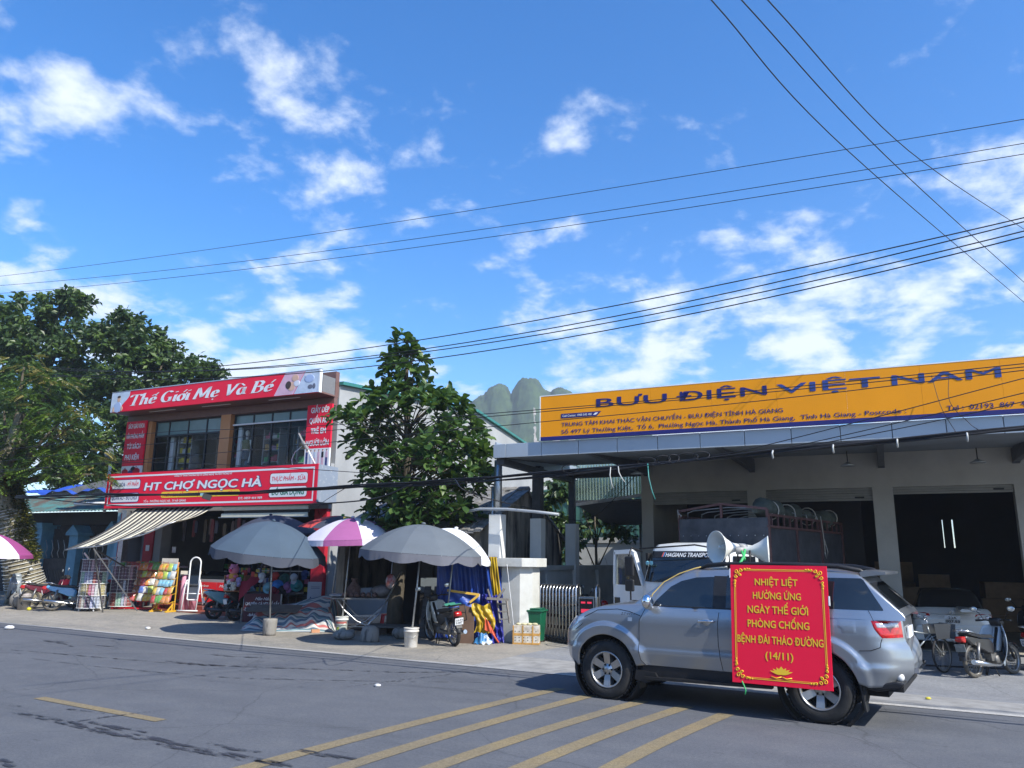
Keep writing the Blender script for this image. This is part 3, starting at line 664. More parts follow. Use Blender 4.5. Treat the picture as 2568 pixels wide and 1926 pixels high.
window(-20.0, -16.66, 4.72, (-19.14, -18.32, -17.55), 6.22, False)
q = MB(); q.bx(-20.0, -16.66, 19.5, 19.558, 6.19, 6.235); q.build('white_rail', WHT, SHOP)
q = MB(); q.bx(-23.22, -23.05, 19.75, 19.85, 4.6, 6.0); q.bx(-19.93, -19.78, 19.72, 19.8, 4.6, 6.15); q.build('inner_post', WHT, SHOP)
# shelves and goods upstairs
goods = [flat(c, .5) for c in ((.55, .42, .04), (.5, .12, .2), (.5, .5, .5), (.06, .3, .1), (.35, .04, .06), (.08, .12, .3), (.5, .3, .08), (.35, .2, .3))]
SHELF = mat('shelf_grey', (.30, .31, .32), .5)
for (x0, x1, b, zs) in ((-22.9, -22.25, 19.85, (4.3, 4.66, 5.02, 5.38, 5.75)), (-22.1, -20.6, 20.9, (4.3, 4.8, 5.3, 5.8)), (-19.1, -18.4, 20.1, (4.5, 4.95, 5.35, 5.75)), (-18.2, -17.6, 20.6, (4.6, 5.1, 5.6)), (-17.5, -16.75, 20.0, (4.4, 4.85, 5.3, 5.75))):
    o = bthing('goods_shelf', {-22.9: 'shelf of yellow packets behind the left upstairs window', -22.1: 'deep shelf of hanging goods in the middle of the left upstairs window', -19.1: 'shelf of bowls beside the mannequin in the right upstairs window', -18.2: 'narrow dark shelf in the middle of the right upstairs window', -17.5: 'shelf of yellow boxes at the right end of the right upstairs window'}[x0], 'shelf', (x0 + x1) / 2, b, zs[0] - .7, 'display shelves upstairs')
    for x in (x0, x1): q = MB(); q.bx(x - .02, x + .02, b - .02, b + .35, 3.6, zs[-1] + .35); q.build('upright', SHELF, o)
    for k, z in enumerate(zs):
        q = MB(); q.bx(x0 + .02, x1 - .02, b, b + .33, z, z + .025); s = q.build('shelf_board', SHELF, o)
        x = x0 + .04; j = 0
        while x < x1 - .12:
            w = R.uniform(.1, .17); h = R.uniform(.14, .26); q = MB()
            m = goods[(k * 3 + j // 2) % 8] if x0 > -22.5 else goods[0 if (k + j) % 4 else (1 if k < 2 else 2)]
            q.bx(x, x + w * .93, b + .03, b + .2, z + .026, z + h); bev(q.build('goods_box', m, s), .008, 1); x += w; j += 1
# mannequin
o = bthing('shop_mannequin', 'white mannequin in an olive crop top and blue jeans behind the upstairs window', 'mannequin', -19.72, 19.95, 4.0)
X, Y = -19.72, 19.95; SKN = mat('mannequin_white', (.72, .70, .66), .4); TOP = mat('olive_knit', (.16, .17, .08), .9, var=.15, vscale=30); JEAN = mat('blue_denim', (.07, .11, .15), .9, var=.2, vscale=25)
q = MB(); q.ball((X, Y, 5.98), (.075, .085, .115), 14, 10); q.tube([(X, Y, 5.90), (X, Y, 5.76)], [.045, .055], 10)
q.tube([(X - .16, Y, 5.73), (X - .22, Y, 5.5), (X - .25, Y - .03, 5.25), (X - .30, Y - .08, 5.02), (X - .29, Y - .1, 4.93)], [.05, .045, .04, .03, .02], 9)
q.tube([(X + .16, Y, 5.73), (X + .23, Y, 5.5), (X + .25, Y - .03, 5.25), (X + .24, Y - .08, 5.05), (X + .23, Y - .1, 4.93)], [.05, .045, .04, .03, .02], 9)
q.lathe([(.02, 5.76), (.10, 5.74), (.165, 5.68), (.15, 5.5), (.125, 5.35), (.14, 5.25)], 14, (X, Y, 0)); q.build('figure', SKN, o)
q = MB(); q.lathe([(.10, 5.755), (.178, 5.69), (.165, 5.55), (.15, 5.44), (.152, 5.41)], 16, (X, Y, 0)); q.build('crop_top', TOP, o)
q = MB(); q.lathe([(.135, 5.36), (.15, 5.28), (.175, 5.12), (.16, 5.02)], 16, (X, Y, 0))
for s in (-1, 1): q.tube([(X + s * .085, Y, 5.1), (X + s * .095, Y - .02, 4.6), (X + s * .095, Y, 4.0)], [.10, .075, .055], 10)
q.build('jeans', JEAN, o)
# top sign box with the brush script, hanging soffit with lamps
US = bthing('top_sign', 'long red sign box with white script lettering on top of the shop', 'sign', -20.4, 18.6, 6.85)
q = MB(); q.bx(-25.15, -15.6, 18.6, 18.7, 6.853, 7.58); q.build('sign_face', RED, US)
q = MB(); q.bx(-25.15, -15.6, 18.71, 19.41, 6.85, 6.90); q.build('soffit', SOFB, US)
q = MB(); q.bx(-15.66, -15.62, 18.78, 19.4, 6.905, 7.45); q.build('end_cheek', flat((.16, .16, .165), .6), US); q = MB(); q.bx(-15.64, -15.58, 18.59, 18.705, 6.85, 7.58); q.build('end_trim', WHT, US)
q = MB(); q.bx(-25.17, -15.58, 18.59, 18.71, 7.583, 7.61); q.build('top_trim', STEEL, US)
q = MB()
for x in (-23.6, -21.0, -18.0): q.bx(x, x + 1.3, 18.98, 19.04, 6.838, 6.849)
q.build('tube_lamp', mat('lamp_white', (.75, .75, .72), .4), US)
# broad nib strokes: T h e G i o i M e V a B e with their accents
NIB = V((.105, 0, .022))
def nib(q, pts, x0, z0, s, y, mi=None, w=1.0):
    P = [V((x0 + (p[0] + .24 * p[1]) * s, y, z0 + p[1] * s)) for p in pts]; n = NIB * s * w
    vs = []
    for p in P: vs += [p - n, p + n]
    fs = []
    for i in range(len(P) - 1): fs += [(2 * i, 2 * i + 1, 2 * i + 3, 2 * i + 2)]
    q.add(vs, fs, mi)
    th = .028 * s                                        # thin hairline so that level strokes keep a body
    vs = []
    for i, p in enumerate(P):
        d = (P[min(i + 1, len(P) - 1)] - P[max(i - 1, 0)]).normalized(); nn = V((-d.z, 0, d.x)) * th; vs += [p - nn + V((0, .0006, 0)), p + nn + V((0, .0006, 0))]
    q.add(vs, [(2 * i, 2 * i + 1, 2 * i + 3, 2 * i + 2) for i in range(len(P) - 1)], mi)
def arcp(cx, cz, rx, rz, a0, a1, n=14): return [(cx + rx * cos(rad(a0 + (a1 - a0) * i / n)), cz + rz * sin(rad(a0 + (a1 - a0) * i / n))) for i in range(n + 1)]
LET = {'T': (.78, [[(.02, .78), (.06, .95), (.72, .95), (.76, .80)], [(.40, .95), (.36, .02)], [(.20, .02), (.52, .02)]]),
       'h': (.60, [[(.10, 1.02), (.10, 0)], [(.10, .40), (.20, .56), (.36, .58), (.42, .44), (.42, .10), (.52, .03)]]),
       'e': (.50, [[(.08, .30), (.40, .34), (.40, .48), (.28, .60), (.14, .54), (.07, .32), (.12, .08), (.26, .02), (.44, .14)]]),
       'G': (.80, [arcp(.40, .50, .33, .47, 48, 322), [(.48, .42), (.68, .42)], [(.62, .42), (.62, .06)]]),
       'i': (.28, [[(.12, .58), (.12, .06), (.22, .02)], [(.12, .80), (.12, .86)]]),
       'o': (.54, [arcp(.26, .30, .20, .29, 90, 450)]),
       'M': (1.02, [[(.04, .04), (.16, .94)], [(.16, .94), (.48, .12)], [(.48, .12), (.84, .94)], [(.84, .94), (.84, .04), (.98, .02)], [(.0, .02), (.14, .02)]]),
       'V': (.78, [[(.04, .94), (.16, .94), (.34, .04)], [(.34, .04), (.70, .95), (.78, .92)]]),
       'a': (.58, [arcp(.24, .30, .18, .29, 70, 400), [(.42, .58), (.42, .08), (.54, .03)]]),
       'B': (.72, [[(.14, .95), (.12, .02)], [(.02, .95), (.40, .96), (.56, .80), (.46, .56), (.22, .52)], [(.30, .52), (.56, .46), (.60, .22), (.44, .03), (.02, .02)]])}
def script(q, word, x, z, s, y):
    i = 0
    while i < len(word):
        ch = word[i]
        if ch == ' ': x += .30 * s; i += 1; continue
        w, st = LET[ch]
        for k in st: nib(q, k, x, z, s, y)
        i += 1; top = .60 if ch in 'eoai' else .95
        while i < len(word) and word[i] in '^/`.+':
            a = word[i]
            if a == '^': nib(q, [(.10, top + .10), (.25, top + .22), (.40, top + .10)], x, z, s, y, w=.55)
            if a == '/': nib(q, [(.30, top + .12), (.46, top + .34)], x, z, s, y, w=.6)
            if a == '`': nib(q, [(.12, top + .32), (.34, top + .12)], x, z, s, y, w=.6)
            if a == '.': nib(q, [(.20, -.20), (.26, -.20)], x, z, s, y, w=.8); nib(q, [(.20, -.14), (.26, -.14)], x, z, s, y, w=.8)
            if a == '+': nib(q, [(.46, .52), (.56, .62), (.54, .70)], x, z, s, y, w=.5)
            i += 1
        x += w * s * 1.04
    return x
q = MB(); base = V((0, 0, 0))
def fitscript(words, y):
    tmp = MB(); x = 0
    x = script(tmp, words, 0, 0, 1, 0)
    mx = min(v.x for v in tmp.v); Mx = max(v.x for v in tmp.v); return tmp, mx, Mx
tmp, mx, Mx = fitscript('The^/ Gio+/i Me. Va` Be/', 0)
x0, x1, z0, s = -24.18, -17.35, 7.03, .40
q.add([(x0 + (v.x - mx) / (Mx - mx) * (x1 - x0), 18.592 + v.y, z0 + v.z * s) for v in tmp.v], tmp.f)
q.build('script_lettering', WHT, US)
# picture fields at both ends of the top sign
q = MB(); Y = 18.5965
def curvefield(xa, xb, m, lean, hook):
    vs = []; n = 12
    for i in range(n + 1):
        z = 6.856 + .72 * i / n; vs.append((xa(i / n), Y, z)); vs.append((xb(i / n), Y, z))
    q.add(vs, [(2 * i, 2 * i + 1, 2 * i + 3, 2 * i + 2) for i in range(n)], m)
curvefield(lambda t: -25.148, lambda t: -24.62 + .42 * smo(t, .15, .85), 0, 0, 0)
curvefield(lambda t: -17.42 + .42 * t, lambda t: -16.62 + .42 * t, 1, 0, 0)
curvefield(lambda t: -16.60 + .42 * t, lambda t: -15.602, 2, 0, 0)
Y2 = 18.592
q.ball((-24.75, Y2, 7.32), (.085, .002, .11), 14, 10, 3); q.ball((-24.75, Y2 - .001, 7.40), (.088, .002, .05), 14, 8, 4)
q.ball((-24.78, Y2, 7.02), (.20, .002, .19), 14, 10, 5); q.ball((-24.98, Y2, 6.95), (.06, .002, .1), 10, 8, 3); q.ball((-24.56, Y2, 6.96), (.06, .002, .09), 10, 8, 3)
q.ball((-16.72, Y2, 7.12), (.16, .002, .15), 14, 10, 3); q.ball((-16.84, Y2 - .001, 7.17), (.12, .002, .13), 14, 10, 4); q.ball((-16.58, Y2 - .0015, 7.38), (.14, .002, .12), 14, 10, 3); q.ball((-16.5, Y2 - .002, 7.2), (.13, .002, .1), 12, 8, 6)
q.ball((-15.95, Y2, 7.05), (.10, .002, .07), 12, 8, 7); q.ball((-15.8, Y2, 7.06), (.06, .002, .09), 12, 8, 7); q.ball((-16.0, Y2 - .001, 7.32), (.2, .002, .13), 12, 8, 5); q.bx(-16.2, -15.92, Y2, Y2 + .002, 7.4, 7.5, 6)
q.build('picture_print', [PALEB, PINKP, PALEB, SKIN, HAIR, mat('print_shirt', (.36, .46, .68), .5), mat('print_light', (.62, .64, .72), .5), mat('print_dark', (.12, .13, .18), .5)], US)
# solar panel and bracket above the sign
q = MB(); q.prism([(19.5, 7.75), (21.0, 8.35), (21.0, 8.4), (19.5, 7.8)], -16.9, -15.7, plane='yz')
# lower sign
LS = bthing('lower_sign', 'wide red shop sign with big white capitals and white lozenges above the awnings', 'sign', -20.1, 18.6, 3.4)
q = MB(); q.bx(-24.82, -15.42, 18.6, 18.66, 3.39, 4.6); q.build('sign_face', RED, LS)
q = MB(); q.bx(-15.419, -15.40, 18.61, 19.55, 3.45, 4.58); q.build('end_cheek', mat('printed_plastic', (.34, .37, .41), .5, col2=(.22, .26, .32), vscale=9, thr=(.55, .7)), LS)
q = MB(); q.bx(-24.8, -15.44, 18.662, 19.4, 3.42, 3.46); q.build('sign_underside', DARKSTEEL, LS)
q = MB(); Y = 18.597
for x0, x1, z0, z1 in ((-24.70, -15.54, 4.46, 4.515), (-24.70, -15.54, 3.475, 3.53), (-24.70, -24.65, 3.53, 4.46), (-15.59, -15.54, 3.53, 4.46)): q.poly([(x0, Y, z0), (x1, Y, z0), (x1, Y, z1), (x0, Y, z1)])
q.build('border_line', WHT, LS)
def pill(x0, x1, z0, z1, r, m, y, nm='lozenge'):
    q = MB(); pts = []
    for cx, cz, a in ((x1 - r, z0 + r, -90), (x1 - r, z1 - r, 0), (x0 + r, z1 - r, 90), (x0 + r, z0 + r, 180)):
        pts += [(cx + r * cos(rad(a + 15 * i)), y, cz + r * sin(rad(a + 15 * i))) for i in range(7)]
    q.poly(pts); return q.build(nm, m, LS)
for x0, x1, z0, z1, t1, t2, c1, c2 in ((-24.52, -23.13, 4.06, 4.36, 'TẠP HÓA', '- MỸ PHẨM', BLU, RED), (-24.52, -23.13, 3.60, 3.89, 'QUẦN ÁO', '- ĐỒ CHƠI', BLU, BLU),
                                       (-17.28, -15.80, 4.03, 4.35, 'THỰC PHẨM', '- SỮA', RED, RED), (-17.28, -15.80, 3.62, 3.93, 'ĐỒ GIA DỤNG', None, GRNP, GRNP)):
    pill(x0 - .025, x1 + .025, z0 - .025, z1 + .025, .09, BLU if c1 is BLU else REDD, Y + .0006, 'lozenge_rim'); p = pill(x0, x1, z0, z1, .08, WHT, Y - .001)
    q = MB(); h = .14; zb = (z0 + z1) / 2 - h / 2
    if t2: xm = x0 + (x1 - x0) * (.47 if len(t1) < 9 else .64); letters(q, t1, x0 + .07, xm, zb, h, Y - .004, .008, .15, 0); letters(q, t2, xm + .05, x1 - .07, zb, h, Y - .004, .008, .15, 1)
    else: letters(q, t1, x0 + .1, x1 - .1, zb - .02, .17, Y - .004, .03, 0, 0)
    q.build('lozenge_lettering', [c1, c2], p)
q = MB(); letters(q, 'HT CHỢ NGỌC HÀ', -22.90, -17.62, 3.965, .285, Y - .001, .055, .12); q.build('letter_shadow', BLU, LS)
q = MB(); letters(q, 'HT CHỢ NGỌC HÀ', -22.88, -17.64, 3.975, .27, Y - .004, .03, .12); q.build('big_lettering', WHT, LS)
q = MB(); letters(q, 'CÔNG TY TNHH THƯƠNG MẠI VÀ CÔNG NGHỆ TRUYỀN THÔNG HT', -21.5, -18.9, 4.395, .055, Y - .003, .03); letters(q, 'TỔ 6 - PHƯỜNG NGỌC HÀ - TP HÀ GIANG', -22.85, -20.85, 3.56, .075, Y - .003, .02, .12); letters(q, 'ĐT: 0859 464 989', -18.55, -17.55, 3.58, .075, Y - .003, .02, .12); q.build('small_lettering', WHT, LS)
p = pill(-22.05, -18.5, 3.70, 3.90, .09, YEL, Y - .001, 'yellow_band')
q = MB(); letters(q, 'NƠI MUA SẮM TIN CẬY CHO MỌI GIA ĐÌNH', -21.95, -18.6, 3.745, .105, Y - .004, .025, .2); q.build('band_lettering', RED, p)
# ground floor: columns, deep dark room, counters
q = MB(); q.bx(-25.15, -24.98, 19.45, 19.61, .1, 3.3, 0); q.bx(-24.97, -24.80, 19.45, 19.61, .1, 3.3, 1); q.build('striped_column', [mat('column_blue', (.18, .36, .48), .7), REDD], SHOP)
q = MB(); q.bx(-24.79, -23.66, 20.3, 20.4, .1, 3.3); q.build('inner_wall', SHW, SHOP)
q = MB(); q.bx(-23.65, -23.2, 19.45, 19.75, .1, 3.3); q.bx(-16.14, -15.66, 19.45, 19.61, .1, 3.3); q.build('red_column', REDD, SHOP)
q = MB(); q.bx(-23.19, -22.85, 19.5, 19.9, .1, 3.3); q.build('white_column', SHW, SHOP)
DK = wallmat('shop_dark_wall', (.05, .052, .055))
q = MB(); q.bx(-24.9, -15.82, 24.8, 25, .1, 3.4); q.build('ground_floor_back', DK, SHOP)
STEP = mat('red_floor_tile', (.27, .075, .055), .35, var=.15, vscale=6)
q = MB(); q.bx(-21.9, -15.7, 19.2, 24.8, .06, .26); q.build('floor_slab', STEP, SHOP)
for k, (b0, b1, z1) in enumerate(((18.05, 18.6, .145), (18.603, 19.197, .24))):
    for i in range(13):
        q = MB(); x = -21.9 + .46 * i; q.bx(x + .003, x + .457, b0, b1, -.02, z1 + R.uniform(-.002, .002)); q.build('step_tile', STEP, SHOP)
# posters on the columns
for x, z in ((-23.5, 1.95), (-22.2, 1.9)):
    q = MB(); q.bx(x, x + .18, 19.43, 19.438, z, z + .2); o = bthing('paper_notice', {-23.5: 'white paper notice on the red column beside the snack racks', -22.2: 'white paper notice hanging in the dark shop doorway'}[x], 'notice', x, 19.43, z, 'paper notices'); q.build('sheet', WHT, o)
# tall drinks fridges and dim goods inside
for i, (x, b, w, h) in enumerate(((-20.6, 21.2, .8, 1.9), (-19.7, 21.3, .8, 1.9), (-22.3, 22.5, 1.2, 1.6), (-18.2, 22.5, 1.6, 1.7))):
    o = bthing('display_fridge', ('tall glass front drinks fridge behind the standing mirror', 'tall glass front drinks fridge behind the ice cream chest', 'dim goods rack deep in the shop behind the snack racks', 'dim goods rack deep in the shop behind the grey umbrella')[i], 'fridge' if i < 2 else 'rack', x, b, .26)
    q = MB(); q.bx(x - w / 2, x + w / 2, b + .02, b + .6, .26, .26 + h); q.build('cabinet', flat((.05, .055, .06)), o)
    q = MB(); q.bx(x - w / 2 + .05, x + w / 2 - .05, b, b + .018, .5, .2 + h); q.build('glass_door', GLASSDK, o)
    for k in range(4):
        for j in range(6):
            q = MB(); xx = x - w / 2 + .1 + j * (w - .2) / 5.6; zz = .6 + k * (h - .6) / 4; q.bx(xx, xx + w / 8, b - .03, b - .004, zz, zz + .16); q.build('bottle_row', goods[(k + j * 3) % 8], o)
HANG = [flat(c, .8) for c in ((.25, .22, .22), (.1, .1, .12), (.3, .1, .12), (.12, .14, .2), (.22, .2, .16))]
for i in range(14):
    x = -22.6 + i * .22; b = 19.9 + R.uniform(0, .5); z = 3.1 - R.uniform(0, .2); L = R.uniform(.35, .8)
    q = MB(); q.prism([(x - .05, z), (x + .05, z), (x + .07, z - L * .3), (x + .06, z - L), (x - .06, z - L), (x - .07, z - L * .3)], b, b + .04)
    o = bthing('hanging_garment', 'dark garment hanging in the shop doorway under the striped awning', 'clothes', x, b, z, 'garments hanging in the doorway'); q.build('cloth', HANG[i % 5], o)
# ice cream chests with red posters
POST = mat('poster_red', (.70, .02, .03), .4, var=.06)
for i, (x0, x1, b) in enumerate(((-21.9, -21.35, 19.6), (-20.55, -18.6, 19.05))):
    o = bthing('ice_cream_chest', ('grey ice cream chest seen through the white mirror stand', 'long ice cream chest with red posters behind the pale blue scooter')[i], 'freezer', (x0 + x1) / 2, b, .25)
    q = MB(); q.bx(x0, x1, b, b + .62, .27, 1.08); c = q.build('cabinet', flat((.30, .30, .31), .4), o); bev(c, .03)
    q = MB(); q.prism([(b, 1.083), (b + .62, 1.083), (b + .62, 1.30), (b + .05, 1.12)], x0 + .02, x1 - .02, plane='yz'); q.build('glass_lid', GLASSDK, o)
    n = max(1, int((x1 - x0) / .95))
    for k in range(n):
        a0 = x0 + .02 + (x1 - x0) * k / n; a1 = x0 + (x1 - x0) * (k + 1) / n - .01
        q = MB(); q.bx(a0, a1, b - .016, b - .004, .36, .98); ps = q.build('poster', POST, o)
        q = MB(); letters(q, 'Merino', a0 + (a1 - a0) * .12, a1 - (a1 - a0) * .35, .83, .08, b - .019, .02, .3)
        cx = (a0 + a1) / 2; q.bx(cx - .1, cx + .04, b - .02, b - .0165, .4, .72, 1); q.ball((cx + .16, b - .018, .66), (.06, .002, .06), 10, 6, 0); q.ball((cx + .16, b - .019, .66), (.03, .002, .03), 8, 5, 2); q.ball((cx - .03, b - .021, .56), (.045, .002, .055), 10, 6, 3)
        q.build('poster_print', [WHT, mat('print_cone', (.55, .32, .12), .5), mat('print_sky', (.2, .45, .65), .5), HAIR], ps)
    q = MB(); q.bx(x0 - .2, x0 - .03, b + .1, b + .13, 1.0, 1.25); q.build('price_card', WHT, o)
o = bthing('price_board', 'white cardboard price notice leaning beside the ice cream chest', 'notice', -21.0, 19.0, .25); q = MB(); q.bx(-21.02, -20.78, 19.0, 19.02, .95, 1.22); q.build('sheet', WHT, o)
q = MB(); q.bx(-21.25, -20.62, 19.15, 19.6, .26, 1.05); o = bthing('grey_counter', 'low grey counter between the mirror stand and the ice cream chest', 'counter', -20.9, 19.3, .26); q.build('counter_body', flat((.23, .22, .21), .6), o)
# fixed roller awning on the right and striped dropped awning on the left
def cloth_mat(name, stripes):
    m = bpy.data.materials.new(name); m.use_nodes = True; t = m.node_tree; b = t.nodes['Principled BSDF']; b.inputs['Roughness'].default_value = .85
    return m
CREAM = mat('awning_cream', (.60, .57, .44), .9, var=.08, vscale=6); CHAR = mat('awning_charcoal', (.05, .048, .045), .9, var=.15, vscale=6)
AW = bthing('striped_awning', 'dropped awning with cream and black stripes propped on poles over the racks', 'awning', -22, 17)
TL, TR = (-23.5, 18.9, 3.38), (-19.9, 18.9, 3.38); FL, FR = (-22.15, 15.5, 1.95), (-19.6, 17.2, 2.85)
nS = 30
def awp(u, v):
    a = V(TL) * (1 - u) + V(TR) * u; c = V(FL) * (1 - u) + V(FR) * u
    p = a * (1 - v) + c * v; p.z -= .14 * sin(pi * v) * (1 - .3 * u) + .16 * v * sin(pi * u) + .018 * sin(u * 60) * v; return p
for i in range(nS):
    q = MB(); u0, u1 = i / nS, (i + 1) / nS
    q.grid(lambda u, v: awp(u0 + (u1 - u0) * u, v), 2, 14); s = q.build('awning_stripe', CREAM if i % 2 else CHAR, AW)
    sm = s.modifiers.new('t', 'SOLIDIFY'); sm.thickness = .006; sm.offset = 0
q = MB(); q.tube([awp(i / 12, 1.0) + V((0, 0, -.02)) for i in range(13)], .02, 6); q.bar(V(TL) + V((0, .03, .05)), V(TR) + V((0, .03, .05)), .08); q.build('awning_rail', GALV, AW)
q = MB(); q.bar((-21.5, 15.95, 1.98), (-20.6, 17.0, .16), .035); q.bar((-21.5, 15.95, 1.98), (-22.3, 17.9, 1.35), .035); q.bar((-21.55, 16.0, 2.0), (-21.6, 16.6, .1), .035); q.build('prop_pole', mat('dull_steel', (.10, .10, .10), .6, .3), AW)
AR = bthing('rolled_awning', 'rolled up cream and black awning above the dark umbrella', 'awning', -17.6, 18.7)
for k, (z0, z1, b, m) in enumerate(((3.24, 3.37, 18.72, CREAM), (3.15, 3.24, 18.80, CHAR), (3.02, 3.145, 18.70, CREAM))):
    q = MB(); q.bx(-19.33, -15.8, b, b + .05, z0, z1); bev(q.build('awning_fold', m, AR), .02)
q = MB(); q.bar((-19.4, 18.68, 3.02), (-15.75, 18.68, 3.02), .03); q.build('awning_rail', GALV, AR)
o = bthing('steel_post', 'broad pale steel post standing under the striped awning beside the snack racks', 'post', -23.6, 18.6); q = MB(); q.bx(-23.72, -23.5, 18.5, 18.7, .1, 3.3); q.build('shaft', GALV, o)
# street lamps seen beside the signs
o = bthing('street_lamp', 'street lamp head on a pale pole in front of the tree left of the shop', 'lamp', -27.3, 20.5)
q = MB(); q.tube([(-27.3, 20.5, 3.4), (-27.3, 20.5, 5.3)], .055, 8); q.build('pole', WHT, o)
q = MB(); q.ball((-27.3, 20.4, 5.62), (.15, .16, .34), 14, 10); q.build('lamp_head', flat((.13, .15, .16), .4), o); q = MB(); q.ball((-27.3, 20.36, 5.70), (.125, .16, .22), 14, 10); q.build('lamp_glass', flat((.42, .45, .48), .25), o)
o = bthing('flood_lamp', 'grey flood lamp on a white slanting arm in front of the right upstairs window', 'lamp', -16.0, 18.75, 4.6)
q = MB(); q.tube([(-15.66, 18.75, 4.58), (-15.95, 18.7, 5.06)], .028, 8); q.tube([(-16.6, 18.8, 4.6), (-16.66, 18.8, 4.8), (-16.5, 18.75, 5.02), (-16.2, 18.7, 5.18)], .012, 6); q.build('arm', WHT, o)
q = MB(); q.bar((-15.94, 18.7, 5.04), (-16.16, 18.68, 5.33), .13, .07); q.bar((-16.16, 18.68, 5.33), (-16.36, 18.68, 5.62), .08, .03); bev(q.build('lamp_head', flat((.2, .2, .2), .5), o), .015)
# ------------------------------------------------------------------ old blue columned house on the left
HB = mat('faded_blue_paint', (.16, .34, .46), .8, col2=(.10, .24, .34), vscale=2.2, bump=.1); HD = wallmat('house_dark', (.045, .045, .047)); WOODD = mat('dark_wood', (.055, .045, .04), .8, var=.3, vscale=8)
H = bthing('blue_house', 'old low house with pale blue columns, dark grilles and a rusty green tin roof', 'house', -30, 20.6)
q = MB(); q.bx(-40, -25.4, 23, 23.2, 0, 3.6); q.bx(-40, -25.4, 20.7, 20.9, 2.95, 3.45); q.build('rear_wall', HD, H)
def colm(x, w, zt, gab):
    q = MB(); q.bx(x - w / 2, x + w / 2, 20.4, 20.4 + w, .1, zt); c = q.build('column', HB, H)
    q = MB(); q.bx(x - w * .72, x + w * .72, 20.3, 20.5 + w, zt + .002, zt + .1)
    if gab: q.prism([(x - w * .72, zt + .102), (x + w * .72, zt + .102), (x, zt + .40)], 20.3, 20.5 + w)
    else: q.bx(x - w * .8, x + w * .8, 20.25, 20.5 + w, zt + .103, zt + .22)
    q.build('capital', HB, c)
colm(-31.0, .55, 2.8, False); colm(-28.75, .5, 2.52, True); colm(-26.55, .4, 2.65, True)
RAILS = mat('rusty_grille', (.10, .095, .09), .7, .3, var=.2)
for x0, x1 in ((-30.7, -29.02), (-28.48, -26.78)):
    q = MB(); q.bx(x0, x1, 20.62, 20.68, .1, 1.62); g = q.build('gate_panel', WOODD, H)
    n = 17
    for i in range(n):
        x = x0 + (x1 - x0) * (i + .5) / n; q = MB(); q.bx(x - .018, x + .018, 20.585, 20.615, .35 if i % 2 else .6, 1.2); q.build('gate_slat', RAILS, g)
    q = MB()
    for i in range(5):
        x = x0 + .12 + (x1 - x0 - .24) * i / 4; q.tube([(x - .12, 20.6, 2.35), (x - .02, 20.6, 2.15), (x + .03, 20.6, 2.0), (x - .03, 20.6, 1.85), (x + .08, 20.6, 1.66)], .014, 5)
    q.build('scroll_bar', GALV, g); q = MB()
    for i in range(22): x = x0 + (x1 - x0) * i / 21; q.bx(x - .008, x + .008, 20.9, 20.92, 1.65, 2.9)
    g2 = q.build('window_bars', RAILS, H); g2['kind'] = 'stuff'
TIN = mat('rusty_green_tin', (.07, .19, .18), .6, .1, col2=(.10, .075, .055), vscale=1.6, thr=(.42, .60), bump=.15); THATCH = mat('old_grey_roof', (.26, .245, .22), .9, var=.25, vscale=4)
q = MB(); n = 150
vs = []
for i in range(n + 1):
    x = -40 + 14.9 * i / n; d = .03 if i % 2 else 0; vs += [(x, 19.5, 3.38 + d), (x, 22.2, 4.32 + d)]
q.add(vs, [(2 * i, 2 * i + 2, 2 * i + 3, 2 * i + 1) for i in range(n)]); q.build('tin_roof', TIN, H)
q = MB(); q.prism([(-34.0, 4.3), (-25.2, 4.3), (-25.2, 5.6), (-28.0, 5.15)], 22.2, 22.6); q.build('upper_roof', THATCH, H)
o = bthing('blue_tarp', 'bright blue tarpaulin lying over the old house roof', 'tarpaulin', -30, 22.6, 4.4)
TARPB = mat('blue_tarp', (.03, .10, .48), .45, col2=(.02, .06, .33), vscale=3, bump=.5, bscale=6)
q = MB(); q.grid(lambda u, v: (-35.2 + 8.2 * u, 22.0 + 1.4 * v, 4.42 + .72 * v * (0.35 + .9 * u) + .07 * sin(u * 23 + v * 3) + .05 * sin(u * 51)), 60, 8); q.build('sheet', TARPB, o)
o = bthing('roof_pipe', 'white plastic pipe lying along the edge of the rusty tin roof', 'pipe', -26.8, 19.4, 3.6); q = MB(); q.tube([(-27.6, 19.45, 3.66), (-25.2, 19.45, 3.64)], .06, 8); q.build('pipe', WHT, o)
# ------------------------------------------------------------------ silver off-road car in the street
SILVER = mat('silver_paint', (0.37, 0.395, 0.42), 0.28, 0.75, var=.03, vscale=1.5, coat=.5)
def lerp(tab, x):
    if x <= tab[0][0]: return tab[0][1]
    for (a, b), (c, d) in zip(tab, tab[1:]):
        if x <= c: return b + (d - b) * (x - a) / (c - a)
    return tab[-1][1]
HEAD = atan2(.531, -.847)
SUV = thing('silver_car', 'dusty silver off-road car driving past with a red banner board tied to its side', 'car', (2.97, 11.13, 0), HEAD)
WX, WZ = (1.375, -1.385), .385
TOPS = [(-2.5, 1.30), (-2.0, 1.30), (-1.2, 1.275), (-.2, 1.25), (.75, 1.255), (.99, 1.25), (1.2, 1.235), (1.43, 1.205), (1.71, 1.15), (1.95, 1.065), (2.05, .98), (2.13, .92)]
BOTS = [(-2.5, .50), (-2.2, .46), (-1.95, .45), (-1.84, .48), (.8, .485), (.95, .46), (1.82, .40), (2.0, .415), (2.13, .46)]
XR = [(.4, -2.24), (.5, -2.29), (.6, -2.37), (.75, -2.39), (.88, -2.36), (.95, -2.32), (1.2, -2.30), (1.35, -2.29)]
XF = [(.38, 2.02), (.5, 2.10), (.63, 2.125), (.86, 2.12), (.95, 2.06), (1.06, 1.97), (1.2, 1.9)]
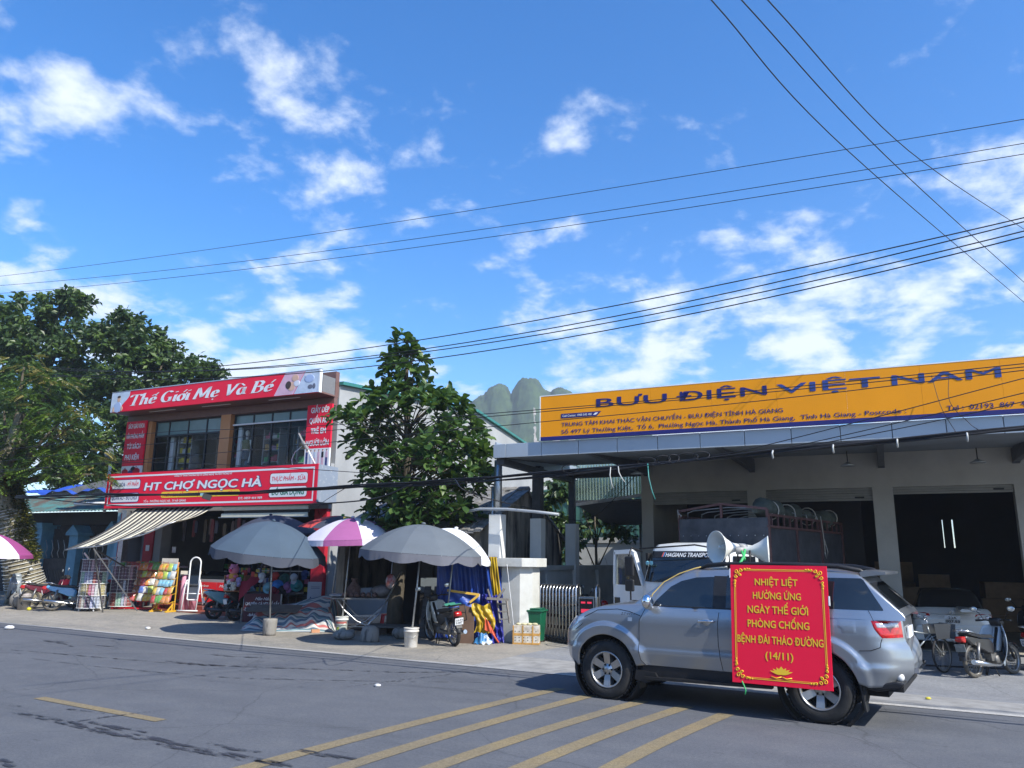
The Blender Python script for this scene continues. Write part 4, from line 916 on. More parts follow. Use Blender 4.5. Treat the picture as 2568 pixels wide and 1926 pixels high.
WID = [(.36, .845), (.48, .865), (.58, .885), (.645, .902), (.67, .900), (.72, .885), (.9, .893), (1.02, .890), (1.12, .875), (1.2, .855), (1.26, .835), (1.32, .82)]
def surf(x, z, off=0.0):
    """Point on the left body side for station x and height z."""
    y = lerp(WID, z)
    for wx in WX:
        r = hypot(x - wx, z - WZ)
        if .40 < r < .70: y += .035 * (1 - smo(r, .575, .635))
    if x > 1.35: y *= 1 - .40 * min(1.2, (x - 1.35) / .80) ** 5
    if x < -1.9: y *= 1 - .42 * min(1.2, (-1.9 - x) / .56) ** 3
    if x < -1.9: xx = -1.9 + (x + 1.9) * (lerp(XR, z) + 1.9) / (-.56)
    elif x > 1.5: xx = 1.5 + (x - 1.5) * (lerp(XF, z) - 1.5) / .63
    else: xx = x
    return V((xx, y + off, z))
def botz(x):
    z = lerp(BOTS, x)
    for wx in WX:
        d = abs(x - wx)
        if d < .45: z = max(z, .395 + sqrt(.45 ** 2 - d * d))
    return z
XS = sorted(set([round(-2.46 + .04 * i, 3) for i in range(116) if -2.46 + .04 * i <= 2.13] + [w + s * d for w in WX for s in (-1, 1) for d in (.449, .44, .42, .39)] + [2.13]))
q = MB(); q.smooth = True; NZ = 26
rows = []
for x in XS:
    zb, zt = botz(x), lerp(TOPS, x)
    half = [surf(x, zb + (zt - zb) * j / NZ) for j in range(NZ + 1)]
    top = half[-1]; k = 8
    deck = [V((top.x, top.y * cos(pi / 2 * j / k), top.z + .035 * sin(pi / 2 * j / k) * (1 if x > .8 else .2))) for j in range(1, k + 1)]
    lip = [V((half[0].x, half[0].y - .05, half[0].z + .005))]
    L = lip + half + deck; full = L + [V((p.x, -p.y, p.z)) for p in reversed(L[:-1])]; rows.append(full)
n = len(rows[0]); q.add([p for r_ in rows for p in r_], [(i * n + j, i * n + j + 1, (i + 1) * n + j + 1, (i + 1) * n + j) for i in range(len(rows) - 1) for j in range(n - 1)])
q.smooth = False
for r_ in (rows[0], rows[-1]): q.add(r_, [tuple(range(n)) if r_ is rows[-1] else tuple(range(n))[::-1]])
q.build('body', SILVER, SUV)
# cabin
ROOF = [(-2.36, 1.25), (-2.34, 1.29), (-2.28, 1.345), (-1.96, 1.655), (-1.9, 1.70), (-1.75, 1.725), (-1.54, 1.74), (-1.0, 1.76), (-.25, 1.75), (.1, 1.72), (.27, 1.69), (.49, 1.61), (.66, 1.51), (.84, 1.38), (1.0, 1.255), (1.04, 1.22)]
def side(x, z, off=0.0):
    y = .845 - .30 * (z - 1.25) - .25 * max(0, z - 1.45) ** 1.5
    if x < -1.8: y *= 1 - .10 * ((-1.8 - x) / .6) ** 2
    if x > .2: y *= 1 - .05 * ((x - .2) / .8) ** 2
    return V((x, y + off, z))
q = MB(); q.smooth = True; xs = sorted(set([-2.36 + .06 * i for i in range(58) if -2.36 + .06 * i < 1.04] + [a for a, b in ROOF])); rows = []
for x in xs:
    zr = lerp(ROOF, x); zb = 1.20
    L = [side(x, zb + (zr - .02 - zb) * j / 8) for j in range(9)]
    e = L[-1]; L += [V((x, e.y * cos(pi / 2 * j / 9) if j > 1 else e.y - .015, zr - .02 + (.02 + .03 * (x < .3 and x > -1.9)) * sin(pi / 2 * min(1, j / 5)))) for j in range(1, 10)]
    rows.append(L + [V((p.x, -p.y, p.z)) for p in reversed(L[:-1])])
n = len(rows[0]); q.add([p for r_ in rows for p in r_], [(i * n + j, i * n + j + 1, (i + 1) * n + j + 1, (i + 1) * n + j) for i in range(len(rows) - 1) for j in range(n - 1)])
for k, f in enumerate(q.f):                                   # windscreen and rear glass lie between the pillars
    c = sum((q.v[i] for i in f), V()) / 4
    if (.36 < c.x < .98 or -2.3 < c.x < -1.99) and abs(c.y) < side(c.x, lerp(ROOF, c.x)).y - .055: q.m[k] = 1
q.build('cabin', [SILVER, GLASSDK], SUV)
def patch(name, m, fn, zl, zh, xa, xb, off, nu=16, nv=10, parent=SUV, sd=1):
    """Panel laid on the body side between heights zl, zh and stations xa(z), xb(z), its rim turned in."""
    q = MB(); q.smooth = True; vs = []
    for j in range(nv + 1):
        v = j / nv
        for i in range(nu + 1):
            u = i / nu; z0, z1 = zl, zh
            x0 = xa(z0 + (z1 - z0) * v); x1 = xb(z0 + (z1 - z0) * v); x = x0 + (x1 - x0) * u
            z = z0 + (z1 - z0) * v
            o = off if 0 < i < nu and 0 < j < nv else 0.0015
            p = fn(x, z, o); vs.append(V((p.x, p.y * sd, p.z)))
    fs = [(j * (nu + 1) + i, j * (nu + 1) + i + 1, (j + 1) * (nu + 1) + i + 1, (j + 1) * (nu + 1) + i) for j in range(nv) for i in range(nu)]
    q.add(vs, fs); return q.build(name, m, parent)
def patch2(name, m, fn, xa, xb, zl, zh, off, nu=24, nv=8, parent=SUV, sd=1):
    q = MB(); q.smooth = True; vs = []
    for j in range(nv + 1):
        for i in range(nu + 1):
            x = xa + (xb - xa) * i / nu; z = zl(x) + (zh(x) - zl(x)) * j / nv; p = fn(x, z, off); vs.append(V((p.x, p.y * sd, p.z)))
    q.add(vs, [(j * (nu + 1) + i, j * (nu + 1) + i + 1, (j + 1) * (nu + 1) + i + 1, (j + 1) * (nu + 1) + i) for j in range(nv) for i in range(nu)]); return q.build(name, m, parent)
SEAM = mat('panel_gap', (.01, .01, .011), .8)
def seam(pts, par=SUV, fn=surf, r=.0045, sd=1):
    q = MB(); P = []
    for a, b in zip(pts, pts[1:]):
        for i in range(8): P.append((a[0] + (b[0] - a[0]) * i / 8, a[1] + (b[1] - a[1]) * i / 8))
    P.append(pts[-1]); q.tube([(lambda p: V((p.x, p.y * sd, p.z)))(fn(x, z, .0008)) for x, z in P], r, 5); return q.build('panel_gap', SEAM, par)
FD = [(.48, .78), (.55, .85), (.72, .88), (1.06, .87), (1.25, .77)]; BD = [(.50, -.24), (.79, -.20), (1.08, -.20), (1.25, -.22)]; RDD = [(.50, -.95), (.60, -.965), (.75, -1.02), (.86, -1.12), (1.0, -1.30), (1.25, -1.36)]
for sd in (1, -1):
    d = patch('front_door', SILVER, surf, .49, 1.245, lambda z: lerp(BD, z) + .004, lambda z: lerp(FD, z), .004, 22, 22, sd=sd)
    d2 = patch('rear_door', SILVER, surf, .49, 1.255, lambda z: lerp(RDD, z), lambda z: lerp(BD, z) - .004, .004, 22, 22, sd=sd)
    seam([(b, a) for a, b in FD], d, sd=sd); seam([(b, a) for a, b in BD], d, sd=sd); seam([(b, a) for a, b in RDD], d2, sd=sd)
    for dr, xh in ((d, -.055), (d2, -1.12)):
        q = MB(); q.smooth = True; q.ball((xh, .893 * sd, 1.075), (.055, .012, .045), 12, 8, 1)
        q.tube([(xh + .105, .90 * sd, 1.078), (xh + .09, .925 * sd, 1.085), (xh - .08, .925 * sd, 1.092), (xh - .105, .90 * sd, 1.09)], .014, 8); q.build('door_handle', [CHROME, SILVER], dr)
    FWT = [(-.16, 1.645), (.11, 1.63), (.31, 1.58), (.45, 1.505), (.66, 1.31), (.70, 1.235)]
    patch2('front_window', GLASSDK, side, -.13, .69, lambda x: 1.252, lambda x: max(1.254, lerp(FWT, x)), .0035, sd=sd)
    patch2('door_pillar', BLACK, side, -.30, -.131, lambda x: 1.252, lambda x: 1.655, .003, 4, 8, sd=sd)
    patch2('rear_window', GLASSDK, side, -1.38, -.301, lambda x: 1.258, lambda x: 1.665, .0035, sd=sd)
    patch2('quarter_window', GLASSDK, side, -2.14, -1.46, lambda x: 1.305, lambda x: 1.665 if x > -1.93 else 1.665 - .36 * ((-1.93 - x) / .22), .0035, sd=sd)
    q = MB(); q.tube([side(x, 1.249, .004) * 1 if sd > 0 else V((x, -side(x, 1.249, .004).y, 1.249)) for x in [.7 - .1 * i for i in range(22)]], .008, 6); q.build('window_strip', BLACK, SUV)
    patch('fuel_flap', SILVER, surf, 1.04, 1.21, lambda z: -1.84, lambda z: -1.64 - (.04 if z < 1.1 else 0), .004, 8, 8) if sd > 0 else None
    hl = patch('headlight', mat('lamp_clear', (.55, .58, .6), .08, .3, var=.5, vscale=22), surf, .885, 1.06, lambda z: 1.77 + .20 * max(0, (1.02 - z) / .14), lambda z: 2.10, .006, 14, 8, sd=sd)
    TL = [(1.0, -2.18), (1.06, -2.12), (1.1, -2.085), (1.19, -2.045)]
    tl = patch('taillight', mat('lamp_red', (.42, .005, .006), .12, var=.4, vscale=18, coat=.8), surf, 1.0, 1.19, lambda z: -2.44, lambda z: lerp(TL, z), .010, 14, 8, sd=sd)
    patch('clear_lens', mat('lamp_silver', (.55, .52, .52), .12, .4, var=.4, vscale=20), surf, 1.105, 1.175, lambda z: -2.43, lambda z: lerp(TL, z) - .03, .014, 10, 5, parent=tl, sd=sd)
    for i_, zz in ((0, .57),):
        q = MB(); q.ball((-2.24, .70 * sd, zz), (.05, .045, .05), 12, 8); q.build('rear_reflector', mat('lens_white', (.7, .7, .68), .15), SUV)
    q = MB(); q.smooth = True                                # door mirror
    q.ball((.70, 1.0 * sd, 1.305), (.075, .11, .10), 14, 10); q.bar((.74, .83 * sd, 1.24), (.72, .95 * sd, 1.26), .06); q.build('door_mirror', CHROME, SUV)
    q = MB(); q.tube([(.10, .60 * sd, 1.745), (-.02, .63 * sd, 1.79), (-.25, .645 * sd, 1.81), (-1.0, .645 * sd, 1.815), (-1.65, .635 * sd, 1.80), (-1.9, .61 * sd, 1.755), (-1.97, .60 * sd, 1.71)], [.02, .028, .028, .028, .028, .028, .018], 8)
    for x in (-.35, -1.45): q.bx(x - .06, x + .06, .62 * sd - .02, .62 * sd + .02, 1.73, 1.80)
    q.build('roof_rail', BLACK, SUV)
    q = MB(); q.prism([(.93, .335), (-.93, .37), (-.90, .49), (.83, .483)], .80 * sd, .862 * sd); q.build('rocker_panel', BLACK, SUV)
    q = MB(); q.prism([(.95, .30), (.80, .26), (.62, .33), (.66, .40), (.93, .42)], .80 * sd, .90 * sd); q.build('step_end', BLACK, SUV)
    q = MB(); q.bar((.80, .90 * sd, .33), (-.85, .90 * sd, .36), .11, .035); q.build('side_step', BLACK, SUV)
    for wx in WX:
        q = MB(); q.lathe([(.50, .50), (.50, .842), (.46, .846)], 24, (wx, 0, .395), 'y', cap=False, arc=(rad(-15), rad(195)))
        if sd < 0: q.xf(Matrix.Rotation(pi, 4, 'X') @ Matrix.Identity(4)); q.xf(Matrix.Translation((0, 0, .79)) @ Matrix.Identity(4))
        else: pass
        q.build('wheel_liner', SEAM, SUV)
    for wx, sx in ((1.375, -.44), (-1.385, -.45)):
        q = MB(); q.prism([(wx + sx, .56), (wx + sx - .05, .18), (wx + sx - .03, .18), (wx + sx + .02, .56)], .66 * sd, .87 * sd); q.build('mud_flap', BLACK, SUV)
q = MB(); q.bx(-2.1, 1.85, -.62, .62, .33, .98); q.bx(-.9, .9, -.79, .79, .36, .9); q.bx(-2.28, -1.9, -.80, .80, .42, .50); q.build('underbody', SEAM, SUV)
q = MB(); q.prism([(-1.86, .435), (-2.0, .405), (-2.26, .46), (-2.30, .52), (-2.22, .535), (-1.9, .47)], -.83, .83); bev(q.build('rear_bumper_base', BLACK, SUV), .02)
q = MB(); q.puff([(-1.88, 1.735), (-1.95, 1.765), (-2.2, 1.745), (-2.2, 1.715), (-2.0, 1.69), (-1.9, 1.67)], 1.30, .012); q.build('spoiler', SILVER, SUV)
q = MB(); q.bx(-2.42, -2.36, -.45, .45, .60, .66); q.build('rear_step', CHROME, SUV)
q = MB(); q.bx(-2.335, -2.318, -.26, .26, .97, 1.10); pl = q.build('number_plate', WHITE, SUV)
q = MB(); q.tube([(-2.36, -.1, 1.33), (-2.30, .25, 1.42), (-2.16, .3, 1.55)], .012, 6); q.build('rear_wiper', BLACK, SUV)
seam([(-2.02, 1.30), (-2.09, 1.18)], fn=surf); seam([(-2.18, .995), (-2.13, .90), (-2.0, .86), (-1.86, .85)])
seam([(1.87, .88), (1.76, .97)]); seam([(1.77, 1.06), (1.5, 1.16), (1.2, 1.185), (1.02, 1.16), (.86, 1.11)])
q = MB(); Yb = -.905
w3 = surf(1.05, 1.11); q.bx(.98, 1.04, .878, .889, 1.035, 1.085, 1)
pl2 = q.build('side_repeater', [CHROME, mat('lens_white', (.7, .7, .68), .15)], SUV)
q = MB(); k = 0
glv, glf = glyphs('2.7 VVT-i', 0, .2)
mx = min(v[0] for v in glv); Mx = max(v[0] for v in glv)
q.add([(1.14 - (v[0] - mx) / (Mx - mx) * .2, surf(1.05, 1.12 + v[1] * .045).y + .004, 1.115 + v[1] * .045) for v in glv], [f for f in glf]); q.build('fender_badge', BLACK, SUV)
q = MB(); q.tube([(2.0, .25, 1.02), (1.9, .3, 1.1)], .003, 4); q.bx(2.08, 2.12, -.5, .5, .80, .98); q.build('grille', BLACK, SUV)
# wheels
RIMM = mat('alloy_rim', (.50, .50, .49), .32, .85, var=.12, vscale=10)
def car_wheel(R_, w, rr, spokes=6, par=None):
    q = MB(); n = 48
    q.lathe([(rr, -w / 2 + .01), (rr + .02, -w / 2), (R_ - .05, -w / 2 - .008), (R_ - .015, -w / 2 + .02), (R_, -w / 2 + .05), (R_, w / 2 - .05), (R_ - .015, w / 2 - .02), (R_ - .05, w / 2 + .008), (rr + .02, w / 2), (rr, w / 2 - .01)], n, axis='y', cap=False)
    for i in range(44):                                      # tread blocks
        a = 2 * pi * i / 44
        for y0 in (-w * .36, -w * .12, w * .12, w * .36): q.box((cos(a + y0) * (R_ + .001), y0, sin(a + y0) * (R_ + .001)), (.012, w * .20, R_ * 2 * pi / 44 * .62), (0, -(a + y0), 0))
    tyre = q.mesh('tyre', [RUBBER])
    q = MB()
    q.lathe([(rr, -w / 2 + .012), (rr - .006, -w / 2 + .0), (rr - .022, -w / 2 + .012), (rr - .03, -w / 2 + .07), (rr - .035, w / 2 - .02), (rr, w / 2 - .012)], n, axis='y', cap=False)
    q.lathe([(0, .03), (rr - .03, .03)], n, axis='y', mi=1, cap=False)
    for i in range(spokes):
        a = 2 * pi * i / spokes + pi / 2
        M = Matrix.Rotation(-a, 4, 'Y'); k = len(q.v)
        hb = .055; ob = .048
        q.smooth = False
        q.add([(.05, -w / 2 + .055, -hb * .75), (.05, -w / 2 + .055, hb * .75), (rr - .025, -w / 2 + .016, ob), (rr - .025, -w / 2 + .016, -ob), (.05, .02, -hb * .9), (.05, .02, hb * .9), (rr - .025, .0, ob * 1.25), (rr - .025, .0, -ob * 1.25)],
              [(0, 1, 2, 3), (4, 7, 6, 5), (0, 3, 7, 4), (1, 5, 6, 2), (2, 6, 7, 3)])
        q.xf(M, k)
    q.lathe([(0, -w / 2 + .03), (.035, -w / 2 + .03), (.045, -w / 2 + .045), (.085, -w / 2 + .052), (.085, .02)], 24, axis='y', cap=False)
    for i in range(spokes):
        a = 2 * pi * (i + .5) / spokes + pi / 2; q.lathe([(.0, -w / 2 + .035), (.012, -w / 2 + .035), (.013, -w / 2 + .06)], 8, (cos(a) * .065, 0, sin(a) * .065), 'y', mi=1, cap=False)
    rim = q.mesh('rim', [RIMM, SEAM]); return tyre, rim
tyre, rim = car_wheel(.382, .265, .238)
for sd in (1, -1):
    for wx in WX:
        w = thing('wheel', None, None); w.parent = SUV; w.location = (wx, .755 * sd, .382)
        w.rotation_euler = (0, R.uniform(0, 6) if sd < 0 else (.0 if wx > 0 else .02), pi if sd > 0 else 0)
        share('tyre', tyre, w); share('rim', rim, w)
# ------------------------------------------------------------------ banner board leaning on the car
RZ = HEAD + pi
M_ = Matrix.Translation(SUV.location) @ Matrix.Rotation(HEAD, 4, 'Z')
pos = M_ @ V((-.405, 1.045, .40))
BN = thing('banner_board', 'bright red banner board with yellow lettering and a lotus tied against the silver car', 'banner', pos, rot=(rad(-6.0), 0, RZ))
BNR = mat('banner_red', (.88, .012, .05), .5, spec=.3, var=.03, vscale=1.2); BNY = mat('banner_yellow', (.86, .55, .03), .45, var=.04, vscale=2)
q = MB(); q.bx(0, 1.165, 0, .018, 0, 1.41); q.build('board', BNR, BN)
q = MB(); Y = -.003; S = 1.165 / 800; T = 1.41
def bl(tx, xa, xb, yb, yt, sl=0.0):
    letters(q, tx, (xa - 127) * S, (xb - 127) * S, T - (yb - 222) * .001412, (yb - yt) * .001412, Y, .02, 0, slope=sl)
bl('NHIỆT LIỆT', 337, 690, 395, 337); bl('HƯỞNG ỨNG', 318, 712, 512, 453); bl('NGÀY THẾ GIỚI', 270, 763, 633, 570); bl('PHÒNG CHỐNG', 268, 768, 752, 690); bl('BỆNH ĐÁI THÁO ĐƯỜNG', 178, 872, 884, 822); bl('(14/11)', 408, 630, 1008, 948)
q.build('lettering', BNY, BN)
q = MB(); cx, cz = .59, .13
def petal(a, L, w, z0=0):
    P = []
    for i in range(9):
        t = i / 8; P.append((t * L, sin(pi * t ** .8) * w))
    pts = P + [(p[0], -p[1]) for p in reversed(P[1:-1])]
    q.poly([(cx + p[0] * cos(rad(a)) - p[1] * sin(rad(a)), Y - z0, cz + p[0] * sin(rad(a)) * .75 + p[1] * cos(rad(a)) * .75) for p in pts])
for i, (a, L, w) in enumerate(((90, .125, .033), (62, .12, .022), (118, .12, .022), (40, .13, .02), (140, .13, .02), (22, .145, .018), (158, .145, .018))): petal(a, L, w, .0006 * i)
for s_ in (1, -1): q.tube([(cx, Y, cz - .025), (cx + s_ * .06, Y, cz - .045), (cx + s_ * .12, Y, cz - .03)], .006, 4)
q.build('lotus_emblem', BNY, BN)
q = MB(); Y = -.003
for e, w in ((.045, .009), (.062, .005)):
    x0, x1, z0, z1 = e, 1.165 - e, e + .01, 1.41 - e - .005
    for a in ((x0 + .12, x1 - .12, z0, z0 + w), (x0 + .12, x1 - .12, z1 - w, z1), (x0, x0 + w, z0 + .14, z1 - .14), (x1 - w, x1, z0 + .14, z1 - .14)): q.poly([(a[0], Y, a[2]), (a[1], Y, a[2]), (a[1], Y, a[3]), (a[0], Y, a[3])])
q.build('border_line', BNY, BN)
def spiral(cx, cz, r0, t, sx, sz):
    return [(cx + sx * r0 * (1 - i / 14 * .8) * cos(i * .55 * t), Y, cz + sz * r0 * (1 - i / 14 * .8) * sin(i * .55 * t)) for i in range(15)]
for sx, sz, ox, oz in ((1, 1, .03, .04), (-1, 1, 1.135, .04), (1, -1, .03, 1.38), (-1, -1, 1.135, 1.38)):
    q = MB()
    for (dx, dz, r0) in ((.05, .05, .032), (.035, .11, .024), (.10, .032, .024), (.025, .165, .016), (.15, .022, .016), (.085, .085, .02), (.02, .205, .011), (.185, .016, .011)):
        q.tube(spiral(ox + sx * dx, oz + sz * dz, r0, 1, sx, sz), .0048, 4)
        q.ball((ox + sx * dx * 1.15, Y, oz + sz * dz * 1.15), (.011, .002, .011), 7, 5)
    q.build('corner_scroll', BNY, BN)
GREEN = mat('green_string', (.05, .42, .12), .6)
q = MB(); q.tube([(.12, -.01, .02), (.15, -.015, -.04), (.165, -.015, -.08), (.155, -.015, -.13)], .008, 6); q.build('green_tie', GREEN, BN)
q = MB(); q.bx(1.166, 1.18, -.002, .03, .95, 1.06); q.bx(-.015, -.001, -.002, .03, 1.25, 1.36); q.build('tape', WHT, BN)
# ------------------------------------------------------------------ two loudspeaker horns on the roof
HORN = mat('horn_ivory', (.66, .66, .60), .4, var=.06, vscale=4)
def megaphone(label, lx, ly, lz, yaw, s):
    p = M_ @ V((lx, ly, lz))
    o = thing('loudspeaker_horn', label, 'loudspeaker', p, HEAD + yaw, 'loudspeaker horns on the car roof')
    q = MB(); q.lathe([(.05 * s, -.20 * s), (.07 * s, -.1 * s), (.13 * s, .02 * s), (.215 * s, .14 * s), (.225 * s, .145 * s), (.225 * s, .155 * s), (.205 * s, .145 * s), (.12 * s, .03 * s), (.06 * s, -.09 * s)], 32, axis='x', cap=False); q.build('bell', HORN, o)
    q = MB(); q.lathe([(.0, .11 * s), (.025 * s, .105 * s), (.03 * s, .06 * s), (.07 * s, -.02 * s)], 16, axis='x', cap=False); q.build('inner_horn', HORN, o)
    q = MB(); q.lathe([(.0, -.33 * s), (.055 * s, -.33 * s), (.06 * s, -.31 * s), (.06 * s, -.20 * s)], 20, axis='x'); q.build('driver_case', flat((.30, .30, .28), .5), o)
    q = MB(); q.tube([(-.12 * s, .06, 0), (-.12 * s, .10, -.09), (-.12 * s, .10, -.24 * s)], .012, 6); q.tube([(-.12 * s, -.06, 0), (-.12 * s, -.10, -.09), (-.12 * s, -.10, -.24 * s)], .012, 6); q.bar((-.12 * s, -.12, -.245 * s), (-.12 * s, .12, -.245 * s), .05, .012); q.build('bracket', BLACK, o)
    return o
megaphone('ivory loudspeaker horn facing forward on the roof of the silver car', -.16, .25, 2.03, rad(52), 1.0)
megaphone('ivory loudspeaker horn facing backward beside the red banner top', -.60, .25, 1.99, rad(192), .88)
q = MB(); q.lathe([(.0, -.008), (.15, -.006), (.15, 0), (.0, .015)], 20); solo(q, 'magnet_plate', WHT, 'white round mounting plate under the forward horn on the car roof', 'plate', M_ @ V((-.1, .28, 1.80)))
q = MB(); q.tube([(M_ @ V(p)) for p in ((-.05, .55, 1.80), (.15, .66, 1.745), (.35, .70, 1.675), (.55, .76, 1.56), (.69, .84, 1.40), (.72, .875, 1.27))], .008, 6)
solo(q, 'yellow_cable', mat('yellow_cable', (.55, .40, .12), .5), 'thin yellow cable running from the car roof down to its mirror', 'cable')
q = MB(); q.tube([(M_ @ V(p)) for p in ((-.45, .35, 2.0), (-.47, .5, 1.9), (-.46, .66, 1.82))], .018, 6); q.tube([(M_ @ V(p)) for p in ((-.42, .4, 1.98), (-.5, .55, 1.87))], .014, 6)
solo(q, 'green_tie_string', GREEN, 'green plastic string tied round the horns above the banner', 'string')
# ------------------------------------------------------------------ motorbikes and scooters
SPOKE = mat('spoke_steel', (.30, .30, .29), .4, .8)
CASTRIM = mat('cast_rim', (.16, .16, .155), .5, .5, var=.2)
ENG = mat('engine_alloy', (.16, .155, .145), .55, .6, var=.35, vscale=16)
PLATE = mat('plate_white', (.68, .70, .72), .5, var=.06)
TAILR = mat('tail_red', (.38, .01, .01), .2, var=.3, vscale=30)
def bike_wheel(r, w, spoked, dusty):
    q = MB(); ri = r - w * .85
    q.lathe([(ri, -w * .38), (ri + w * .35, -w / 2), (r - w * .2, -w * .42), (r, 0), (r - w * .2, w * .42), (ri + w * .35, w / 2), (ri, w * .38)], 36, axis='y', cap=False)
    ty = q.mesh('tyre', [DIRTYRUB if dusty else RUBBER])
    q = MB(); q.lathe([(ri + .004, -w * .36), (ri - .016, -w * .22), (ri - .016, w * .22), (ri + .004, w * .36)], 36, axis='y', cap=False)
    q.lathe([(.0, -.06), (.045, -.06), (.06, -.03), (.06, .03), (.045, .06), (0, .06)], 16, axis='y', mi=1)
    if spoked:
        for i in range(28):
            a = 2 * pi * i / 28; b = a + (.55 if i % 2 else -.55); s = .035 if i % 4 < 2 else -.035
            q.tube([(cos(b) * .05, s, sin(b) * .05), (cos(a) * (ri - .012), 0, sin(a) * (ri - .012))], .0028, 4, cap=False, mi=2)
    else:
        for i in range(6):
            a = 2 * pi * i / 6; q.bar((cos(a) * .04, 0, sin(a) * .04), (cos(a + .35) * (ri - .005), 0, sin(a + .35) * (ri - .005)), .045, .028, up=(0, 1, 0), mi=1)
    return ty, q.mesh('rim', [SPOKE if spoked else CASTRIM, ENG if spoked else CASTRIM, SPOKE])
BW = {}
def get_wheel(*k):
    if k not in BW: BW[k] = bike_wheel(*k)
    return BW[k]
def arcstrip(q, cx, cz, r, w, a0, a1, mi=None, n=14, drop=.03):
    k = len(q.v); vs = []
    for i in range(n + 1):
        a = rad(a0 + (a1 - a0) * i / n)
        for y, dr in ((-w / 2, -drop), (-w * .4, 0), (w * .4, 0), (w / 2, -drop)): vs.append((cx + (r + dr) * cos(a), y, cz + (r + dr) * sin(a)))
    sm = q.smooth; q.smooth = True
    q.add(vs, [(i * 4 + j, i * 4 + j + 1, i * 4 + 5 + j, i * 4 + 4 + j) for i in range(n) for j in range(3)], mi); q.smooth = sm
def moto(label, x, y, head, kind, body, shield=None, lean=5, rack=False, plate=None, steer=0, group=None, z=None, dusty=False, mirror=True, mats=None, name='motorbike', platec=None):
    hx, hy = head; o = thing(name, label, 'motorbike' if kind != 'scooter' else 'scooter', (x, y, gz(x, y) if z is None else z), atan2(hy, hx), group)
    o.rotation_euler = (rad(-lean), 0, atan2(hy, hx))
    BM = mat('bike_%02x%02x%02x' % tuple(int(c * 255) for c in body), body, .3, var=.06, coat=.6)
    SM = mat('bike_%02x%02x%02x' % tuple(int(c * 255) for c in (shield or body)), shield or body, .32, var=.08, vscale=7, coat=.4)
    sc = kind == 'scooter'; r = .25 if sc else .285; wb = .62; w = .10 if sc else .075
    ty, ri = get_wheel(r, w, not sc and kind != 'cast', dusty)
    for xx, st in ((-wb, 0), (wb, steer)):
        wl = thing('wheel', None, None); wl.parent = o; wl.location = (xx, 0, r); wl.rotation_euler = (0, R.uniform(0, 3), st); share('tyre', ty, wl); share('rim', ri, wl)
    q = MB(); q.smooth = True
    if sc:
        q.puff([(-.20, .36), (-.14, .56), (-.08, .70), (-.55, .78), (-.90, .80), (-.93, .74), (-.78, .62), (-.50, .44)], .30, .06); q.build('rear_body', BM, o)
        q = MB(); q.puff([(.36, .28), (.22, .34), (.24, .60), (.30, .88), (.40, .95), (.52, .80), (.56, .58), (.50, .40)], .36, .07); q.build('front_apron', SM, o)
        q = MB(); q.puff([(.34, .28), (.34, .36), (-.20, .40), (-.24, .30)], .26, .03); q.build('footboard', BLACK, o)
        q = MB(); q.ball((.53, 0, .72), (.06, .13, .06), 12, 8); q.build('headlight', mat('lamp_clear', (.55, .58, .6), .08, .3), o)
        q = MB(); q.puff([(-.05, .69), (-.15, .77), (-.42, .79), (-.78, .83), (-.84, .79), (-.45, .74)], .27, .03); q.build('seat', BLACK, o)
        q = MB(); q.bar((-.22, .09, .32), (-.62, .09, .26), .14, .12); q.lathe([(.0, .0), (.11, .0), (.10, .09), (0, .09)], 14, (-.60, .06, .26), 'y'); q.build('engine_case', BM if kind == 'escooter' else ENG, o)
    else:
        q.puff([(-.02, .40), (.02, .58), (-.10, .68), (-.45, .70), (-.80, .76), (-.86, .71), (-.72, .60), (-.45, .52), (-.2, .42)], .20, .05); q.build('rear_body', BM, o)
        q = MB(); q.puff([(.05, .68), (-.08, .755), (-.42, .765), (-.72, .81), (-.80, .79), (-.75, .755), (-.4, .70)], .25, .03); q.build('seat', BLACK, o)
        q = MB(); q.smooth = True                             # leg shield: two wings curving back from the steering head
        for s in (1, -1):
            def f(u, v, s=s):
                z = .95 - .72 * v; wdt = .10 + .14 * sin(pi * min(1, v * 1.02 + .08)) ** .7
                return (.40 - .05 * v - .20 * u ** 1.6 - .12 * sin(pi * v) * u + .06 * sin(pi * v), s * (.03 + wdt * u), z - .05 * u)
            q.grid(f, 8, 12)
        q.puff([(.36, .95), (.30, .80), (.20, .62), (.12, .46), (.24, .44), (.34, .62), (.42, .80), (.44, .93)], .13, .03)
        s_ = q.build('leg_shield', SM, o); md = s_.modifiers.new('t', 'SOLIDIFY'); md.thickness = .012
        for sy in (1, -1): q = MB(); q.ball((.272, sy * .165, .44), (.02, .032, .07), 10, 7); q.build('shield_hole', BLACK, s_)
        q = MB(); q.lathe([(0, -.10), (.075, -.10), (.085, -.06), (.085, .06), (.075, .10), (0, .10)], 16, (.04, 0, .30), 'y'); q.bar((.08, 0, .32), (.30, 0, .36), .13, .13); q.bx(-.12, .12, -.07, .07, .28, .42)
        q.bar((-.05, .09, .3), (-.62, .09, r), .09, .06); q.build('engine', ENG, o)
        q = MB(); q.tube([(.34, 0, .86), (.14, 0, .48), (-.15, 0, .48), (-.6, 0, .66)], .035, 8); q.build('frame_tube', BLACK, o)
    q = MB(); q.tube([(.18, -.10, .24), (.0, -.13, .20), (-.25, -.14, .22), (-.40, -.15, .24), (-.86, -.16, .30)], [.018, .02, .025, .042, .045], 10); q.build('exhaust', STEEL if not sc else DARKSTEEL, o)
    q = MB()
    for s in (1, -1): q.tube([(-wb, s * .10, r), (-.52, s * .11, .62)], [.028, .032], 8)
    q.build('shock_absorber', mat('shock_steel', (.2, .2, .2), .4, .6), o)
    q = MB(); arcstrip(q, -wb, r, r + .035, .13, 60, 175); q.build('rear_fender', BLACK, o)
